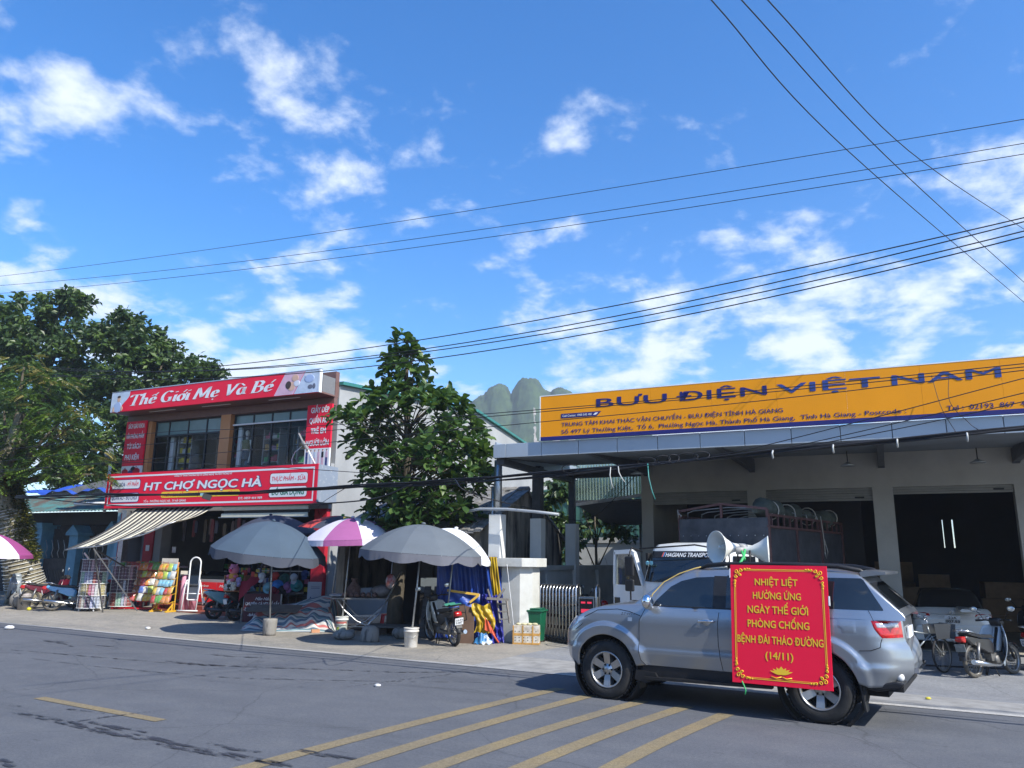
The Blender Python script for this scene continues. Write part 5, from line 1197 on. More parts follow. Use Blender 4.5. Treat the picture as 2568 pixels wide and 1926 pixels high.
    q = MB(); arcstrip(q, wb, r, r + .03, .12, 35, 165); ff = q.build('front_fender', SM if sc or kind == 'cast' else BM, o)
    q = MB()
    for s in (1, -1): q.tube([(.37, s * .05, .80), (.45, s * .07, .62), (wb, s * .075, r)], .022, 8)
    q.build('fork', BLACK, o)
    q = MB(); q.tube([(.26, .34, 1.0), (.30, .2, 1.01), (.34, 0, .98), (.30, -.2, 1.01), (.26, -.34, 1.0)], .013, 8)
    for s in (1, -1): q.tube([(.26, s * .34, 1.0), (.275, s * .24, 1.005)], .02, 8); q.tube([(.36, s * .31, .985), (.33, s * .18, 1.0)], .006, 5)
    hb = q.build('handlebar', BLACK, o)
    q = MB(); q.puff([(.26, .96), (.28, 1.05), (.40, 1.04), (.46, .96), (.40, .89), (.30, .90)], .26 if sc else .22, .04); q.build('handlebar_cover', SM if sc else BLACK, o)
    if mirror:
        for s in (1, -1):
            q = MB(); q.tube([(.31, s * .20, 1.0), (.30, s * .26, 1.12), (.29, s * .33, 1.19)], .006, 6); m_ = q.build('mirror_stem', BLACK, o)
            q = MB(); q.ball((.285, s * .36, 1.21), (.014, .075, .05), 12, 8); q.build('mirror', mat('mirror_back', (.6, .63, .62), .12, .6), o)
    q = MB(); q.puff([(-.84, .62), (-.80, .74), (-.93, .74), (-.96, .66)], .15, .02); q.build('tail_lamp', TAILR, o)
    q = MB(); q.box((-.93, 0, .54), (.012, .19, .14), (0, rad(-14), 0)); p = q.build('number_plate', platec or PLATE, o)
    if plate:
        q = MB(); letters(q, plate[0], -.08, .08, .01, .035, 0, .02); letters(q, plate[1], -.075, .075, -.05, .045, 0, .02)
        q.xf(Matrix.Translation((-.938, 0, .54)) @ Matrix.Rotation(rad(-14), 4, 'Y') @ Matrix.Rotation(-pi / 2, 4, 'Z')); q.build('plate_lettering', BLACK, p)
    q = MB(); q.bar((-.80, 0, .62), (-.93, 0, .40), .13, .02); q.build('mud_flap', BLACK, o)
    q = MB(); q.tube([(-.02, .16, .02), (-.0, .1, .26)], .012, 6); q.tube([(-.06, .12, .01), (0, .03, .28), (-.06, -.12, .01)], .011, 6); q.build('stand', BLACK, o)
    if rack:
        q = MB(); zt = .84
        q.tube([(-.45, .14, zt), (-.98, .14, zt + .03), (-.98, -.14, zt + .03), (-.45, -.14, zt)], .011, 6)
        for t in (.2, .5, .8): q.tube([(-.45 - .53 * t, .14, zt + .03 * t), (-.45 - .53 * t, -.14, zt + .03 * t)], .008, 5)
        for s in (1, -1): q.tube([(-.98, s * .14, zt + .03), (-.96, s * .16, .55), (-.7, s * .16, .5)], .011, 6); q.tube([(-.97, s * .15, .70), (-.60, s * .14, .70)], .008, 5)
        q.build('luggage_rack', BLACK, o)
        q = MB(); q.grid(lambda u, v: (-.40 - .45 * u, -.13 + .26 * v, zt + .035 + .02 * sin(u * 9)), 8, 3); q.build('green_cloth', mat('green_cloth', (.04, .24, .17), .8), o)
    else:
        q = MB()
        for s in (1, -1): q.tube([(-.50, s * .12, .76), (-.70, s * .13, .82), (-.92, s * .09, .85)], .013, 6)
        q.tube([(-.92, .09, .85), (-.94, 0, .855), (-.92, -.09, .85)], .013, 6); q.build('grab_rail', STEEL, o)
    return o
GRP = 'motorbikes parked along the shops'
def at_rear(p, h): n = hypot(*h); return p[0] + h[0] / n * .62, p[1] + h[1] / n * .62, (h[0] / n, h[1] / n)
def bike(label, rear, h, **k):
    x, y, hd = at_rear(rear, h); return moto(label, x, y, hd, **k)
moto('pale grey scooter facing the street at the left edge beside the wired tree', -16.95, 27.2, (.55, -.83), 'scooter', (.24, .28, .31), lean=4, group=GRP)
bike('dark red motorbike with black tail parked beside the grey stone and bucket', (-15.16, 25.33), (.74, .67), kind='cast', body=(.10, .008, .02), dusty=True, group=GRP, mirror=True)
bike('black and bright blue motorbike parked right of the dark red one', (-14.14, 24.77), (.86, .5), kind='cast', body=(.10, .30, .52), shield=(.02, .02, .022), dusty=True, group=GRP)
moto('black motorbike standing behind the blue one with rags on its seat', -13.9, 26.9, (-.75, -.5), 'cub', (.02, .02, .022), (.03, .03, .033), group=GRP)
bike('pale teal electric scooter parked before the red ice cream chest', (-8.45, 22.96), (.80, .60), kind='scooter', body=(.16, .33, .38), group=GRP, name='electric_scooter')
bike('black scooter parked between the teal scooter and the maroon stall board', (-7.77, 22.76), (.70, .71), kind='scooter', body=(.03, .035, .036), shield=(.12, .13, .13), group=GRP)
bike('white and black motorbike with luggage rack beside the blue tarpaulin', (-1.15, 17.29), (-.50, .87), kind='cub', body=(.02, .02, .02), shield=(.52, .56, .55), rack=True, plate=('23-F3', '5387'), lean=7)
bike('worn motorbike with white leg shield standing in the yard on the right', (8.63, 15.03), (.876, .48), kind='cub', body=(.02, .018, .018), shield=(.48, .55, .60), lean=4, dusty=True, platec=mat('faded_plate', (.16, .18, .18), .6, var=.3, vscale=20))
bike('red motorbike cut by the right edge behind the white shielded one', (10.62, 16.15), (.93, .36), kind='cub', body=(.30, .01, .02), plate=('23-H1', '0621'), mirror=True)
moto('dark motorbike parked in shadow right of the silver sedan', 13.2, 20.2, (.5, .86), 'cub', (.03, .03, .035), mirror=True)
moto('dark motorbike with a red helmet parked behind the folding gate', 2.35, 21.6, (-.9, -.25), 'cub', (.05, .012, .015), (.25, .3, .34))
q = MB(); q.lathe([(.115, -.02), (.135, .03), (.13, .09), (.09, .15), (.0, .17)], 18); q.prism([(.10, -.02), (.2, -.03), (.19, .0), (.1, .02)], -.08, .08)
solo(q, 'red_helmet', mat('helmet_red', (.42, .01, .012), .2, coat=.6), 'round red helmet resting on the motorbike behind the folding gate', 'helmet', (2.55, 21.6, .62), 2)
# rags on the black bike
for i, (c, dx) in enumerate((((.15, .4, .42), -.12), ((.45, .05, .05), .0), ((.45, .32, .06), .10))):
    q = MB(); q.ball((0, 0, 0), (.13, .10, .06), 12, 8); q.v = [v + V((R.uniform(-.015, .015), R.uniform(-.015, .015), R.uniform(-.015, .015))) for v in q.v]
    solo(q, 'rag', flat(c, .85), ('teal rag on the seat of the black motorbike behind the blue one', 'red rag on the seat of the black motorbike behind the blue one', 'ochre rag on the seat of the black motorbike behind the blue one')[i], 'rag', (-13.55 + dx * 2.2, 27.1 + dx, .93), .6)
# ------------------------------------------------------------------ bicycle
o = thing('bicycle', 'old bicycle with a black front basket half hidden behind the silver car', 'bicycle', (7.86, 15.72, -.2), rad(-6)); o.rotation_euler = (rad(-3), 0, rad(-4))
q = MB(); r = .335
q.lathe([(r - .03, -.014), (r - .005, -.016), (r, 0), (r - .005, .016), (r - .03, .014)], 44, axis='y', cap=False); bt = q.mesh('tyre', [RUBBER])
q = MB(); q.lathe([(r - .026, -.012), (r - .04, -.010), (r - .04, .010), (r - .026, .012)], 44, axis='y', cap=False); q.lathe([(0, -.04), (.02, -.04), (.02, .04), (0, .04)], 10, axis='y')
for i in range(32):
    a = 2 * pi * i / 32; b = a + (.5 if i % 2 else -.5); q.tube([(cos(b) * .02, .03 if i % 4 < 2 else -.03, sin(b) * .02), (cos(a) * (r - .038), 0, sin(a) * (r - .038))], .0022, 4, cap=False)
br = q.mesh('rim', [SPOKE])
for xx, st in ((.55, rad(38)), (-.52, 0)): wl = thing('wheel', None, None); wl.parent = o; wl.location = (xx, 0, r); wl.rotation_euler = (0, 0, st); share('tyre', bt, wl); share('rim', br, wl)
q = MB(); P = {'bb': (-.05, 0, .28), 'st': (-.20, 0, .80), 'ht': (.34, 0, .86), 'hb': (.37, 0, .70), 'ra': (-.52, 0, r)}
for a, b in (('bb', 'st'), ('bb', 'hb'), ('st', 'hb'), ('hb', 'ht')): q.tube([P[a], P[b]], .016, 8)
for s in (1, -1): q.tube([P['bb'], (-.52, s * .06, r)], .009, 6); q.tube([(-.18, 0, .7), (-.52, s * .06, r)], .008, 6); q.tube([(.38, s * .04, .68), (.44, s * .06, .5), (.55, s * .055, r)], .011, 6)
q.build('frame', mat('bike_frame_grey', (.33, .36, .36), .35, .5), o)
q = MB(); q.tube([(.18, .27, .98), (.26, .16, 1.0), (.34, 0, .98), (.26, -.16, 1.0), (.18, -.27, .98)], .011, 6); q.tube([(.34, 0, .98), (.34, 0, .86)], .012, 6); q.build('handlebar', STEEL, o)
q = MB(); q.prism([(.42, .62), (.40, .90), (.72, .92), (.66, .64)], -.16, -.152); q.prism([(.42, .62), (.40, .90), (.72, .92), (.66, .64)], .152, .16)
for i in range(9): q.tube([(.42 + .03 * i, -.155, .63), (.41 + .037 * i, -.155, .91)], .004, 4)
q.bar((.69, 0, .64), (.72, 0, .92), .31, .008); q.bar((.42, 0, .62), (.40, 0, .9), .31, .008); q.bar((.41, 0, .63), (.67, 0, .64), .31, .008); q.build('basket', mat('basket_black', (.03, .035, .04), .6), o)
q = MB(); arcstrip(q, .55, r, r + .025, .05, 40, 130, n=12, drop=.01); q.build('fender', GALV, o)
q = MB(); q.puff([(-.32, .83), (-.30, .88), (-.12, .86), (-.08, .83)], .16, .02); q.build('saddle', BLACK, o)
# ------------------------------------------------------------------ silver sedan backed out of the hall
SILV2 = mat('pale_silver_paint', (.66, .65, .61), .35, .15, coat=.5)
SD = thing('silver_sedan', 'pale silver sedan seen from behind standing in the right hand doorway', 'car', (*W(1.28, 21.75)[:2], -.19), BRZ)
ST = [  # station y, half width, sill z, belt z, (glass half width, roof z)
    (0.0, .66, .40, .74, None), (.04, .80, .27, .86, None), (.16, .845, .22, .93, None), (.22, .85, .21, 1.00, None), (.55, .86, .2, .99, .72), (.9, .865, .2, .98, None), (2.2, .87, .2, .94, None), (3.2, .86, .2, .90, None), (4.0, .82, .22, .78, None), (4.45, .62, .3, .6, None)]
q = MB(); q.smooth = True; rows = []
for (y, w, zs, zb, _) in ST:
    h = [(w - .06, y, zs), (w - .01, y, zs + .10), (w, y, zs + .30 * (zb - zs) + .1), (w - .005, y, zs + .6 * (zb - zs)), (w - .03, y, zb - .06), (w - .09, y, zb), (w * .6, y, zb + .015), (0, y, zb + .02)]
    rows.append([V(p) for p in h] + [V((-p[0], p[1], p[2])) for p in reversed(h[:-1])])
n = len(rows[0]); q.add([p for r_ in rows for p in r_], [(i * n + j + 1, i * n + j, (i + 1) * n + j, (i + 1) * n + j + 1) for i in range(len(rows) - 1) for j in range(n - 1)])
q.smooth = False; q.add(rows[0], [tuple(range(n))]); q.build('body', SILV2, SD)
q = MB(); q.smooth = True; rows = []
for (y, w, z) in ((.50, .70, .99), (.62, .70, 1.06), (1.0, .63, 1.30), (1.25, .58, 1.405), (1.7, .57, 1.43), (2.3, .58, 1.41), (2.6, .60, 1.33), (3.15, .70, .96)):
    wb_ = .76; h = [(wb_, y, .94)] + [(wb_ + (w - wb_) * t, y, .94 + (z - .02 - .94) * t) for t in (.33, .66, 1)] + [(w - .05, y, z), (w * .5, y, z + .012), (0, y, z + .016)]
    rows.append([V(p) for p in h] + [V((-p[0], p[1], p[2])) for p in reversed(h[:-1])])
n = len(rows[0]); q.add([p for r_ in rows for p in r_], [(i * n + j + 1, i * n + j, (i + 1) * n + j, (i + 1) * n + j + 1) for i in range(len(rows) - 1) for j in range(n - 1)])
for k, f in enumerate(q.f):
    c = sum((q.v[i] for i in f), V()) / 4
    if (.55 < c.y < 1.2 and abs(c.x) < .60) or (1.3 < c.y < 2.5 and c.z < 1.32) or (2.6 < c.y < 3.1 and abs(c.x) < .55): q.m[k] = 1
q.build('cabin', [mat('roof_dark_silver', (.20, .21, .21), .25, .7), GLASSDK], SD)
q = MB(); q.puff([(.10, 1.00), (.16, 1.04), (.55, 1.015), (.55, .99), (.14, .96)], 1.46, .02); q.build('boot_lid', SILV2, SD)
q = MB(); q.bx(-.55, .55, .035, .06, .855, .875); q.build('boot_strip', CHROME, SD)
q = MB(); q.prism([(-.58, .56), (-.46, .50), (.46, .50), (.58, .56), (.60, .62), (-.60, .62)], .028, .04); q.build('boot_gap', SEAM, SD)
for s in (1, -1):
    q = MB(); q.smooth = True; q.add([(s * .42, .028, .73), (s * .50, .018, .88), (s * .62, .05, .90), (s * .80, .13, .89), (s * .848, .26, .84), (s * .845, .24, .77), (s * .70, .045, .73)], [tuple(range(7)) if s < 0 else tuple(range(7))[::-1]]); tl = q.build('taillight', TAILR, SD)
    md = tl.modifiers.new('t', 'SOLIDIFY'); md.thickness = .05; md.offset = -1
    for cx, cy, cz, rr in ((.57, .012, .79, .05), (.72, .035, .81, .055)): q = MB(); q.ball((s * cx, cy, cz), (rr, .02, rr * .9), 12, 8); q.build('clear_lens', mat('lamp_silver', (.55, .52, .52), .12, .4), tl)
    q = MB(); q.bx(s * .68 - .1, s * .68 + .1, -.005, .03, .33, .36); q.build('bumper_reflector', TAILR, SD)
q = MB(); q.prism([(-.82, .25), (.82, .25), (.84, .42), (.78, .60), (.55, .645), (-.55, .645), (-.78, .60), (-.84, .42)], -.03, .10); bev(q.build('rear_bumper', SILV2, SD), .04, 3)
q = MB(); q.bx(-.165, .165, .0, .02, .665, .845); p = q.build('number_plate', PLATE, SD)
q = MB(); letters(q, '23A', -.085, .085, .765, .058, -.003, .02); letters(q, '007.53', -.145, .145, .685, .058, -.003, .02); q.build('plate_lettering', BLACK, p)
q = MB(); q.tube([(.055 * cos(a) * 1.0, .0, .925 + .034 * sin(a)) for a in [2 * pi * i / 20 for i in range(20)]], .006, 5, closed=True); q.tube([(.022 * cos(a), -.001, .93 + .03 * sin(a)) for a in [2 * pi * i / 16 for i in range(16)]], .005, 5, closed=True); q.build('boot_emblem', CHROME, SD)
for s in (1, -1):
    for y in (.85, 3.5): w_ = thing('wheel', None, None); w_.parent = SD; w_.location = (.74 * s, y, .31); w_.rotation_euler = (0, 0, pi / 2); w_.scale = (.81,) * 3; share('tyre', tyre, w_); share('rim', rim, w_)
# ------------------------------------------------------------------ white truck with a slatted cargo bed, cab door open
TW = mat('truck_white', (.66, .69, .69), .35, var=.05, vscale=3, coat=.4)
MAROON = mat('maroon_steel', (.12, .06, .06), .6, .3, var=.3, vscale=8); BLKPAN = mat('black_panel', (.035, .04, .05), .35, .2, col2=(.085, .09, .105), vscale=3.5, detail=8, bump=.1, bscale=12)
TR = thing('cargo_truck', 'white cargo truck with dark slatted bed and its cab door open in the yard', 'truck', (4.71, 17.38, -.2), rad(-40.5))
q = MB(); q.smooth = False
def cab(w, y0, y1, z0, z1): return [(x, y) for x, y in octo(-w, w, y0, y1, .16)]
ring = []
CAB = [(.55, .95, -1.95, -.15), (1.0, .96, -1.97, -.15), (1.35, .96, -1.96, -.15), (1.62, .95, -1.93, -.15), (2.0, .925, -1.78, -.15), (2.28, .90, -1.62, -.15), (2.38, .84, -1.50, -.2), (2.42, .60, -1.25, -.35)]
q.smooth = True; vs = []
for z, w, y0, y1 in CAB:
    o_ = octo(-w, w, y0, y1, .14); vs += [(x, y, z) for x, y in o_]
q.add(vs, [(i * 8 + j, i * 8 + (j + 1) % 8, (i + 1) * 8 + (j + 1) % 8, (i + 1) * 8 + j) for i in range(len(CAB) - 1) for j in range(8)]); q.smooth = False
q.add(vs[-8:], [tuple(range(8))]); q.build('cab', TW, TR)
q = MB(); q.smooth = True
def ws(u, v):
    z = 1.62 + .62 * v; w = lerp([(1.62, .84), (2.24, .79)], z) + .05; y = lerp([(1.62, -1.945), (2.0, -1.795), (2.24, -1.655)], z)
    x = -w + 2 * w * u; return (x, y - .012 + .14 * max(0, abs(x) - .78) / .16, z)
q.grid(ws, 24, 10); wsd = q.build('windscreen', GLASSDK, TR)
q = MB(); q.grid(lambda u, v: (lambda p: (p[0], p[1] - .004, p[2]))(ws(.02 + .96 * u, .78 + .2 * v)), 24, 2); q.build('sun_strip', BLACK, wsd)
q = MB(); letters(q, 'HAGIANG TRANSPORT', -.46, .62, 0, .085, 0, .02, .12); q.poly([(-.55, 0, 0), (-.53, 0, .09), (-.5, 0, .09), (-.52, 0, 0)], 1); q.poly([(-.515, 0, 0), (-.495, 0, .09), (-.47, 0, .09), (-.49, 0, 0)], 2)
q.v = [V((v.x, lerp([(1.62, -1.945), (2.0, -1.795), (2.24, -1.655)], 2.125 + v.z) - .022 + v.y, 2.125 + v.z)) for v in q.v]
q.build('strip_lettering', [WHT, mat('print_red_flag', (.5, .1, .08), .5), mat('print_blue_flag', (.1, .25, .5), .5)], wsd)
q = MB(); q.lathe([(0, 0), (.045, 0), (.045, .004), (0, .004)], 14, (-.80, -1.90, 1.99), 'y'); q.lathe([(0, 0), (.045, 0), (.045, .004), (0, .004)], 14, (-.71, -1.90, 1.99), 'y'); q.build('round_sticker', mat('sticker_aqua', (.25, .55, .6), .5), wsd)
q = MB(); q.tube([(-.6, -1.99, 1.62), (-.2, -1.93, 1.75), (.1, -1.90, 1.78)], .008, 5); q.tube([(.05, -1.99, 1.62), (.45, -1.93, 1.75), (.65, -1.9, 1.78)], .008, 5); q.build('wiper', BLACK, TR)
q = MB(); q.bx(-.80, .80, -2.0, -1.95, 1.0, 1.28); q.build('grille', BLACK, TR)
q = MB(); q.bx(-1.0, 1.0, -2.08, -1.9, .45, .72); bev(q.build('bumper', TW, TR), .03)
for s in (1, -1): q = MB(); q.bx(s * .78 - .14, s * .78 + .14, -2.0, -1.96, .80, .98); q.build('headlight', mat('lamp_clear', (.55, .58, .6), .08, .3), TR)
q = MB(); q.bx(-.955, -.90, -1.7, -.35, 1.45, 2.2); q.build('cab_opening', SEAM, TR)
q = MB(); q.prism([(-1.70, 1.50), (-.45, 1.50), (-.50, 2.15), (-1.52, 2.15)], .925, .945, plane='yz'); q.build('side_window', GLASSDK, TR)
# open door, hinged on the front pillar
D = thing('door', None, None); D.parent = TR; D.location = (-.97, -1.72, 0); D.rotation_euler = (0, 0, rad(90 + 72))
q = MB(); out = [(.0, .62), (.98, .62), (1.02, .95), (1.02, 1.55), (.98, 2.18), (.93, 2.26), (.42, 2.26), (.30, 2.20), (.02, 1.62)]
win = [(.94, 1.56), (.92, 2.14), (.46, 2.16), (.36, 2.10), (.12, 1.60)]
def frame_prism(q, outer, inner, y0, y1):
    # outer ring down to the window sill as quads, lower panel whole
    pass
q.prism([(.0, .62), (.98, .62), (1.02, .95), (1.02, 1.52), (.0, 1.52)], -.03, .03)
for a, b, w_ in (((.985, 1.52), (.95, 2.22), .08), ((.97, 2.21), (.42, 2.23), .09), ((.44, 2.24), (.30, 2.17), .08), ((.32, 2.18), (.04, 1.52), .08)): q.bar((a[0], 0, a[1]), (b[0], 0, b[1]), w_ if abs(a[1] - b[1]) < .2 else .055, .09 if abs(a[1] - b[1]) > .2 else w_, up=(0, 1, 0))
q.build('door_panel', TW, D)
q = MB(); q.prism([(.95, 1.521), (.92, 2.18), (.46, 2.2), (.34, 2.13), (.10, 1.521)], -.004, .004); q.build('door_glass', mat('tinted_glass', (.25, .28, .28), .03, trans=.9), D)
q = MB(); q.bx(.80, .97, -.045, -.028, 1.10, 1.25); q.bx(.80, .97, .028, .045, 1.10, 1.25); q.build('door_handle', BLACK, D)
q = MB(); q.prism([(.10, 1.52), (.46, 2.16), (.52, 2.16), (.48, 1.52)], -.02, .02); q.build('vent_frame', BLACK, D)
q = MB(); q.tube([(-1.0, -1.75, 2.22), (-1.05, -2.1, 2.30), (-1.02, -2.22, 2.2), (-1.02, -2.22, 1.25), (-.98, -1.95, 1.22)], .018, 8); q.tube([(.9, -1.6, 2.25), (.3, -1.9, 2.36), (-.95, -1.95, 2.28)], .016, 8); q.build('mirror_arm', BLACK, TR)
for z0, z1 in ((1.72, 2.12), (1.42, 1.66)): q = MB(); q.bx(-1.14, -.93, -2.26, -2.19, z0, z1); bev(q.build('wing_mirror', BLACK, TR), .03)
# cargo bed
q = MB(); q.bx(-1.05, 1.05, 0, .04, .95, 2.98); q.build('front_board', BLKPAN, TR)
q = MB()
for i in range(11): q.ball((-.95 + .19 * i, -.008, 2.60), .014, 6, 4)
q.build('rivet_row', GALV, TR)
L = 4.75
for s in (1, -1):
    for k in range(3):
        y0 = .06 + L / 3 * k; q = MB(); q.bx(s * 1.03 - .012, s * 1.03 + .012, y0 + .03, y0 + L / 3 - .03, .95, 2.76); q.build('side_board', BLKPAN, TR)
    for k in range(4): q = MB(); y0 = .04 + L / 3 * k; q.bx(s * 1.05 - .03, s * 1.05 + .03, y0 - .03, y0 + .03, .9, 3.06); q.build('stake_post', MAROON, TR)
    q = MB()
    for z in (2.79, 3.04): q.bar((s * 1.055, 0, z), (s * 1.055, L, z), .05)
    for i in range(13): y = .35 * i + .2; q.bar((s * 1.055, y, 2.8), (s * 1.055, y, 3.03), .035)
    q.build('stake_rail', MAROON, TR)
q = MB(); q.bar((-1.05, .0, 2.99), (-1.05, .0, 3.16), .05); q.bar((1.05, .0, 2.99), (1.05, .0, 3.16), .05); q.bar((-1.05, 0, 3.16), (0, 0, 3.30), .05); q.bar((0, 0, 3.30), (1.05, 0, 3.16), .05); q.bar((0, 0, 2.99), (0, 0, 3.3), .05); q.build('front_frame', MAROON, TR)
for k in range(7):
    y = .35 + .7 * k; q = MB(); q.tube([(-1.02, y, 3.02), (-1.0, y, 3.14), (-.85, y, 3.19), (0, y, 3.24), (.85, y, 3.19), (1.0, y, 3.14), (1.02, y, 3.02)], .016, 6); q.build('cover_hoop', GALV, TR)
q = MB(); q.bx(-1.03, 1.03, .05, L, .88, .95); q.bx(-.4, .4, -1.6, L, .5, .7); q.bx(-1.03, 1.03, L, L + .04, .95, 2.7); q.build('chassis', SEAM, TR)
TARPG = mat('canvas_green', (.055, .07, .062), .9, var=.35, vscale=5, bump=.6, bscale=8)
q = MB(); q.smooth = True; pts = []; rs = []
for i in range(40):
    t_ = i / 39; pts.append((.78 + .10 * sin(t_ * 9), .0 + 4.9 * t_, 3.16 + .05 * sin(t_ * 14))); rs.append((.17 + .05 * sin(t_ * 17) + .03 * sin(t_ * 41)) * (1 if .03 < t_ < .97 else .6) * (.72 if abs(sin(t_ * 9.4)) < .12 else 1))
q.tube(pts, rs, 12); q.v = [v + V((R.uniform(-.012, .012),) * 3) for v in q.v]
q.build('rolled_canvas', TARPG, TR)
q = MB()
for t_ in (.12, .38, .66, .9):
    y = 4.9 * t_; q.tube([(.78 + .10 * sin(t_ * 9) + .21 * cos(a), y, 3.16 + .21 * sin(a)) for a in [2 * pi * i / 14 for i in range(14)]], .014, 5, closed=True)
q.tube([(1.08, 3.2, 3.15), (1.10, 3.25, 2.7), (1.10, 3.3, 2.2)], .012, 5); q.tube([(1.1, 3.3, 2.6), (1.11, 3.45, 2.3), (1.1, 3.35, 2.15), (1.1, 3.25, 2.3)], .01, 5); q.tube([(-1.05, -.05, 3.2), (-1.03, -.07, 3.0), (-.95, -.06, 3.05), (-1.04, -.06, 3.12)], .012, 5); q.build('rope', mat('rope_pale', (.42, .40, .36), .8), TR)
q = MB()
for i in range(2):
    for k in range(4): q.bar((1.0 - .35 * i, L + .07, .95 + .55 * k), (.65 - .35 * i, L + .07, .95 + .55 * k), .04)
for i in range(3): q.bar((1.0 - .35 * i, L + .07, .95), (1.0 - .35 * i, L + .07, 2.8), .05)
q.build('tailgate_lattice', mat('grey_wood', (.22, .21, .19), .8, var=.3), TR)
for s in (1, -1):
    for y in (-1.15, 3.6): w_ = thing('wheel', None, None); w_.parent = TR; w_.location = (.83 * s, y, .42); w_.rotation_euler = (0, 0, pi / 2); w_.scale = (1.1,) * 3; share('tyre', tyre, w_); share('rim', rim, w_)
# ------------------------------------------------------------------ big street umbrellas
from mathutils import noise as MN
UG = 'market umbrellas along the pavement'
def umbrella(label, base, apex, rad_, drop, cols, gores=10, val=.16, tilt=(0, 0), scall=True, pole_b=True, valc=None, twist=0, polem=None):
    """base: pole foot; apex: top of the canopy; cols: gore colours in turn."""
    o = thing('market_umbrella', label, 'umbrella', base, 0, UG); B = V(base); A = V(apex) - B
    T = Euler((tilt[0], tilt[1], twist)).to_matrix()
    seen = []
    for g in range(gores):
        m = cols[g % len(cols)]
        q = MB(); a0 = 2 * pi * g / gores; a1 = 2 * pi * (g + 1) / gores; nu, nv = 8, 10
        def f(u, v):
            a = a0 + (a1 - a0) * u; r = rad_ * v; sag = 1 - .03 * sin(pi * u) * v
            z = -drop * (v ** 1.9) - .008 * sin(pi * u) * sin(pi * v) * rad_
            return A + T @ V((r * cos(a) * sag, r * sin(a) * sag, z))
        q.grid(f, nu, nv); ob = q.build('canopy_gore', m, o)
        if val:
            q = MB()
            def fv(u, v):
                a = a0 + (a1 - a0) * u; sag = 1 - .03 * sin(pi * u); r = rad_ * sag * (1 + .01 * v)
                L = val * (.62 + .38 * abs(cos(pi * u)) if scall else 1)
                return A + T @ V((r * cos(a) + .012 * sin(u * 40) * v, r * sin(a) + .012 * cos(u * 37) * v, -drop - .005 - L * v))
            q.grid(fv, 14, 2); q.build('valance', valc or m, o)
        q = MB(); a = a0; q.tube([A + T @ V((rad_ * t * cos(a), rad_ * t * sin(a), -drop * t ** 1.9 - .015)) for t in (.05, .4, .7, 1)], .008, 5); q.tube([A + T @ V((0, 0, -drop * 1.25)), A + T @ V((rad_ * .55 * cos(a), rad_ * .55 * sin(a), -drop * .55 ** 1.9 - .02))], .007, 5); q.build('rib', GALV, o)
    q = MB(); top = A + V((0, 0, .03)); q.tube([V((0, 0, .12)), A * .45, top], [.02, .019, .016], 10); q.tube([A * .44, A * .47], .026, 10); q.build('pole', polem or GALV, o)
    q = MB(); q.ball(A + V((0, 0, .02)), (.05, .05, .03), 10, 6); q.build('finial', cols[0] if cols[0] not in () else WHT, o)
    return o
def canvas(name, c): return mat(name, c, .85, var=.07, vscale=2.5, bump=.08, bscale=10)
SLATE = canvas('slate_canvas', (.052, .082, .118)); SLATEV = canvas('slate_valance', (.06, .07, .095)); LGREY = canvas('pale_grey_canvas', (.105, .125, .145)); LGREYV = canvas('grey_valance', (.12, .125, .15))
NAVYC = canvas('navy_canvas', (.035, .042, .065)); PURP = canvas('purple_canvas', (.30, .09, .24)); LILAC = canvas('lilac_white_canvas', (.58, .56, .64)); MAGEN = canvas('magenta_canvas', (.28, .05, .19))
umbrella('large slate grey umbrella standing in a cracked concrete drum', (-5.66, 19.06, 0), (-5.78, 19.1, 2.66), 1.36, .72, [SLATE], 10, .22, (rad(5), rad(5)), valc=SLATEV, twist=.2)
umbrella('dark navy umbrella behind the slate grey one below the rolled awning', (-6.6, 22.2, 0), (-6.75, 22.0, 2.95), 1.35, .62, [NAVYC], 10, .05, (rad(-2), rad(-6)), twist=.5, polem=BLACK)
umbrella('purple and lilac white striped umbrella with its pole in a printed paint pail', (-4.13, 19.86, 0), (-3.98, 19.75, 2.80), 1.20, .52, [LILAC, PURP], 8, .13, (rad(2), rad(-3)), scall=False, twist=.38)
umbrella('green red and navy umbrella peeping over the purple striped one', (-4.7, 20.9, 0), (-4.45, 20.75, 2.90), 1.12, .36, [canvas('green_canvas', (.06, .33, .07)), canvas('red_canvas', (.52, .05, .04)), NAVYC, canvas('yellow_canvas', (.5, .36, .05))], 8, .0, (rad(0), rad(-4)), twist=2.62)
umbrella('large pale grey umbrella with its leaning pole in a plain white pail', (-2.06, 17.03, 0), (-1.90, 17.15, 2.55), 1.32, .60, [LGREY], 10, .20, (rad(2), rad(3)), valc=LGREYV, twist=.12)
umbrella('white umbrella showing behind the right rim of the pale grey one', (-1.45, 18.2, 0), (-1.25, 18.15, 2.50), .98, .55, [canvas('white_canvas', (.66, .68, .72))], 8, .12, (rad(2), rad(12)), twist=.3)
umbrella('magenta and white umbrella cut by the left edge of the picture', (-16.75, 25.3, .08), (-16.75, 25.2, 2.45), 1.34, .66, [MAGEN, LILAC], 8, .10, (0, rad(2)), scall=False, twist=-.22)
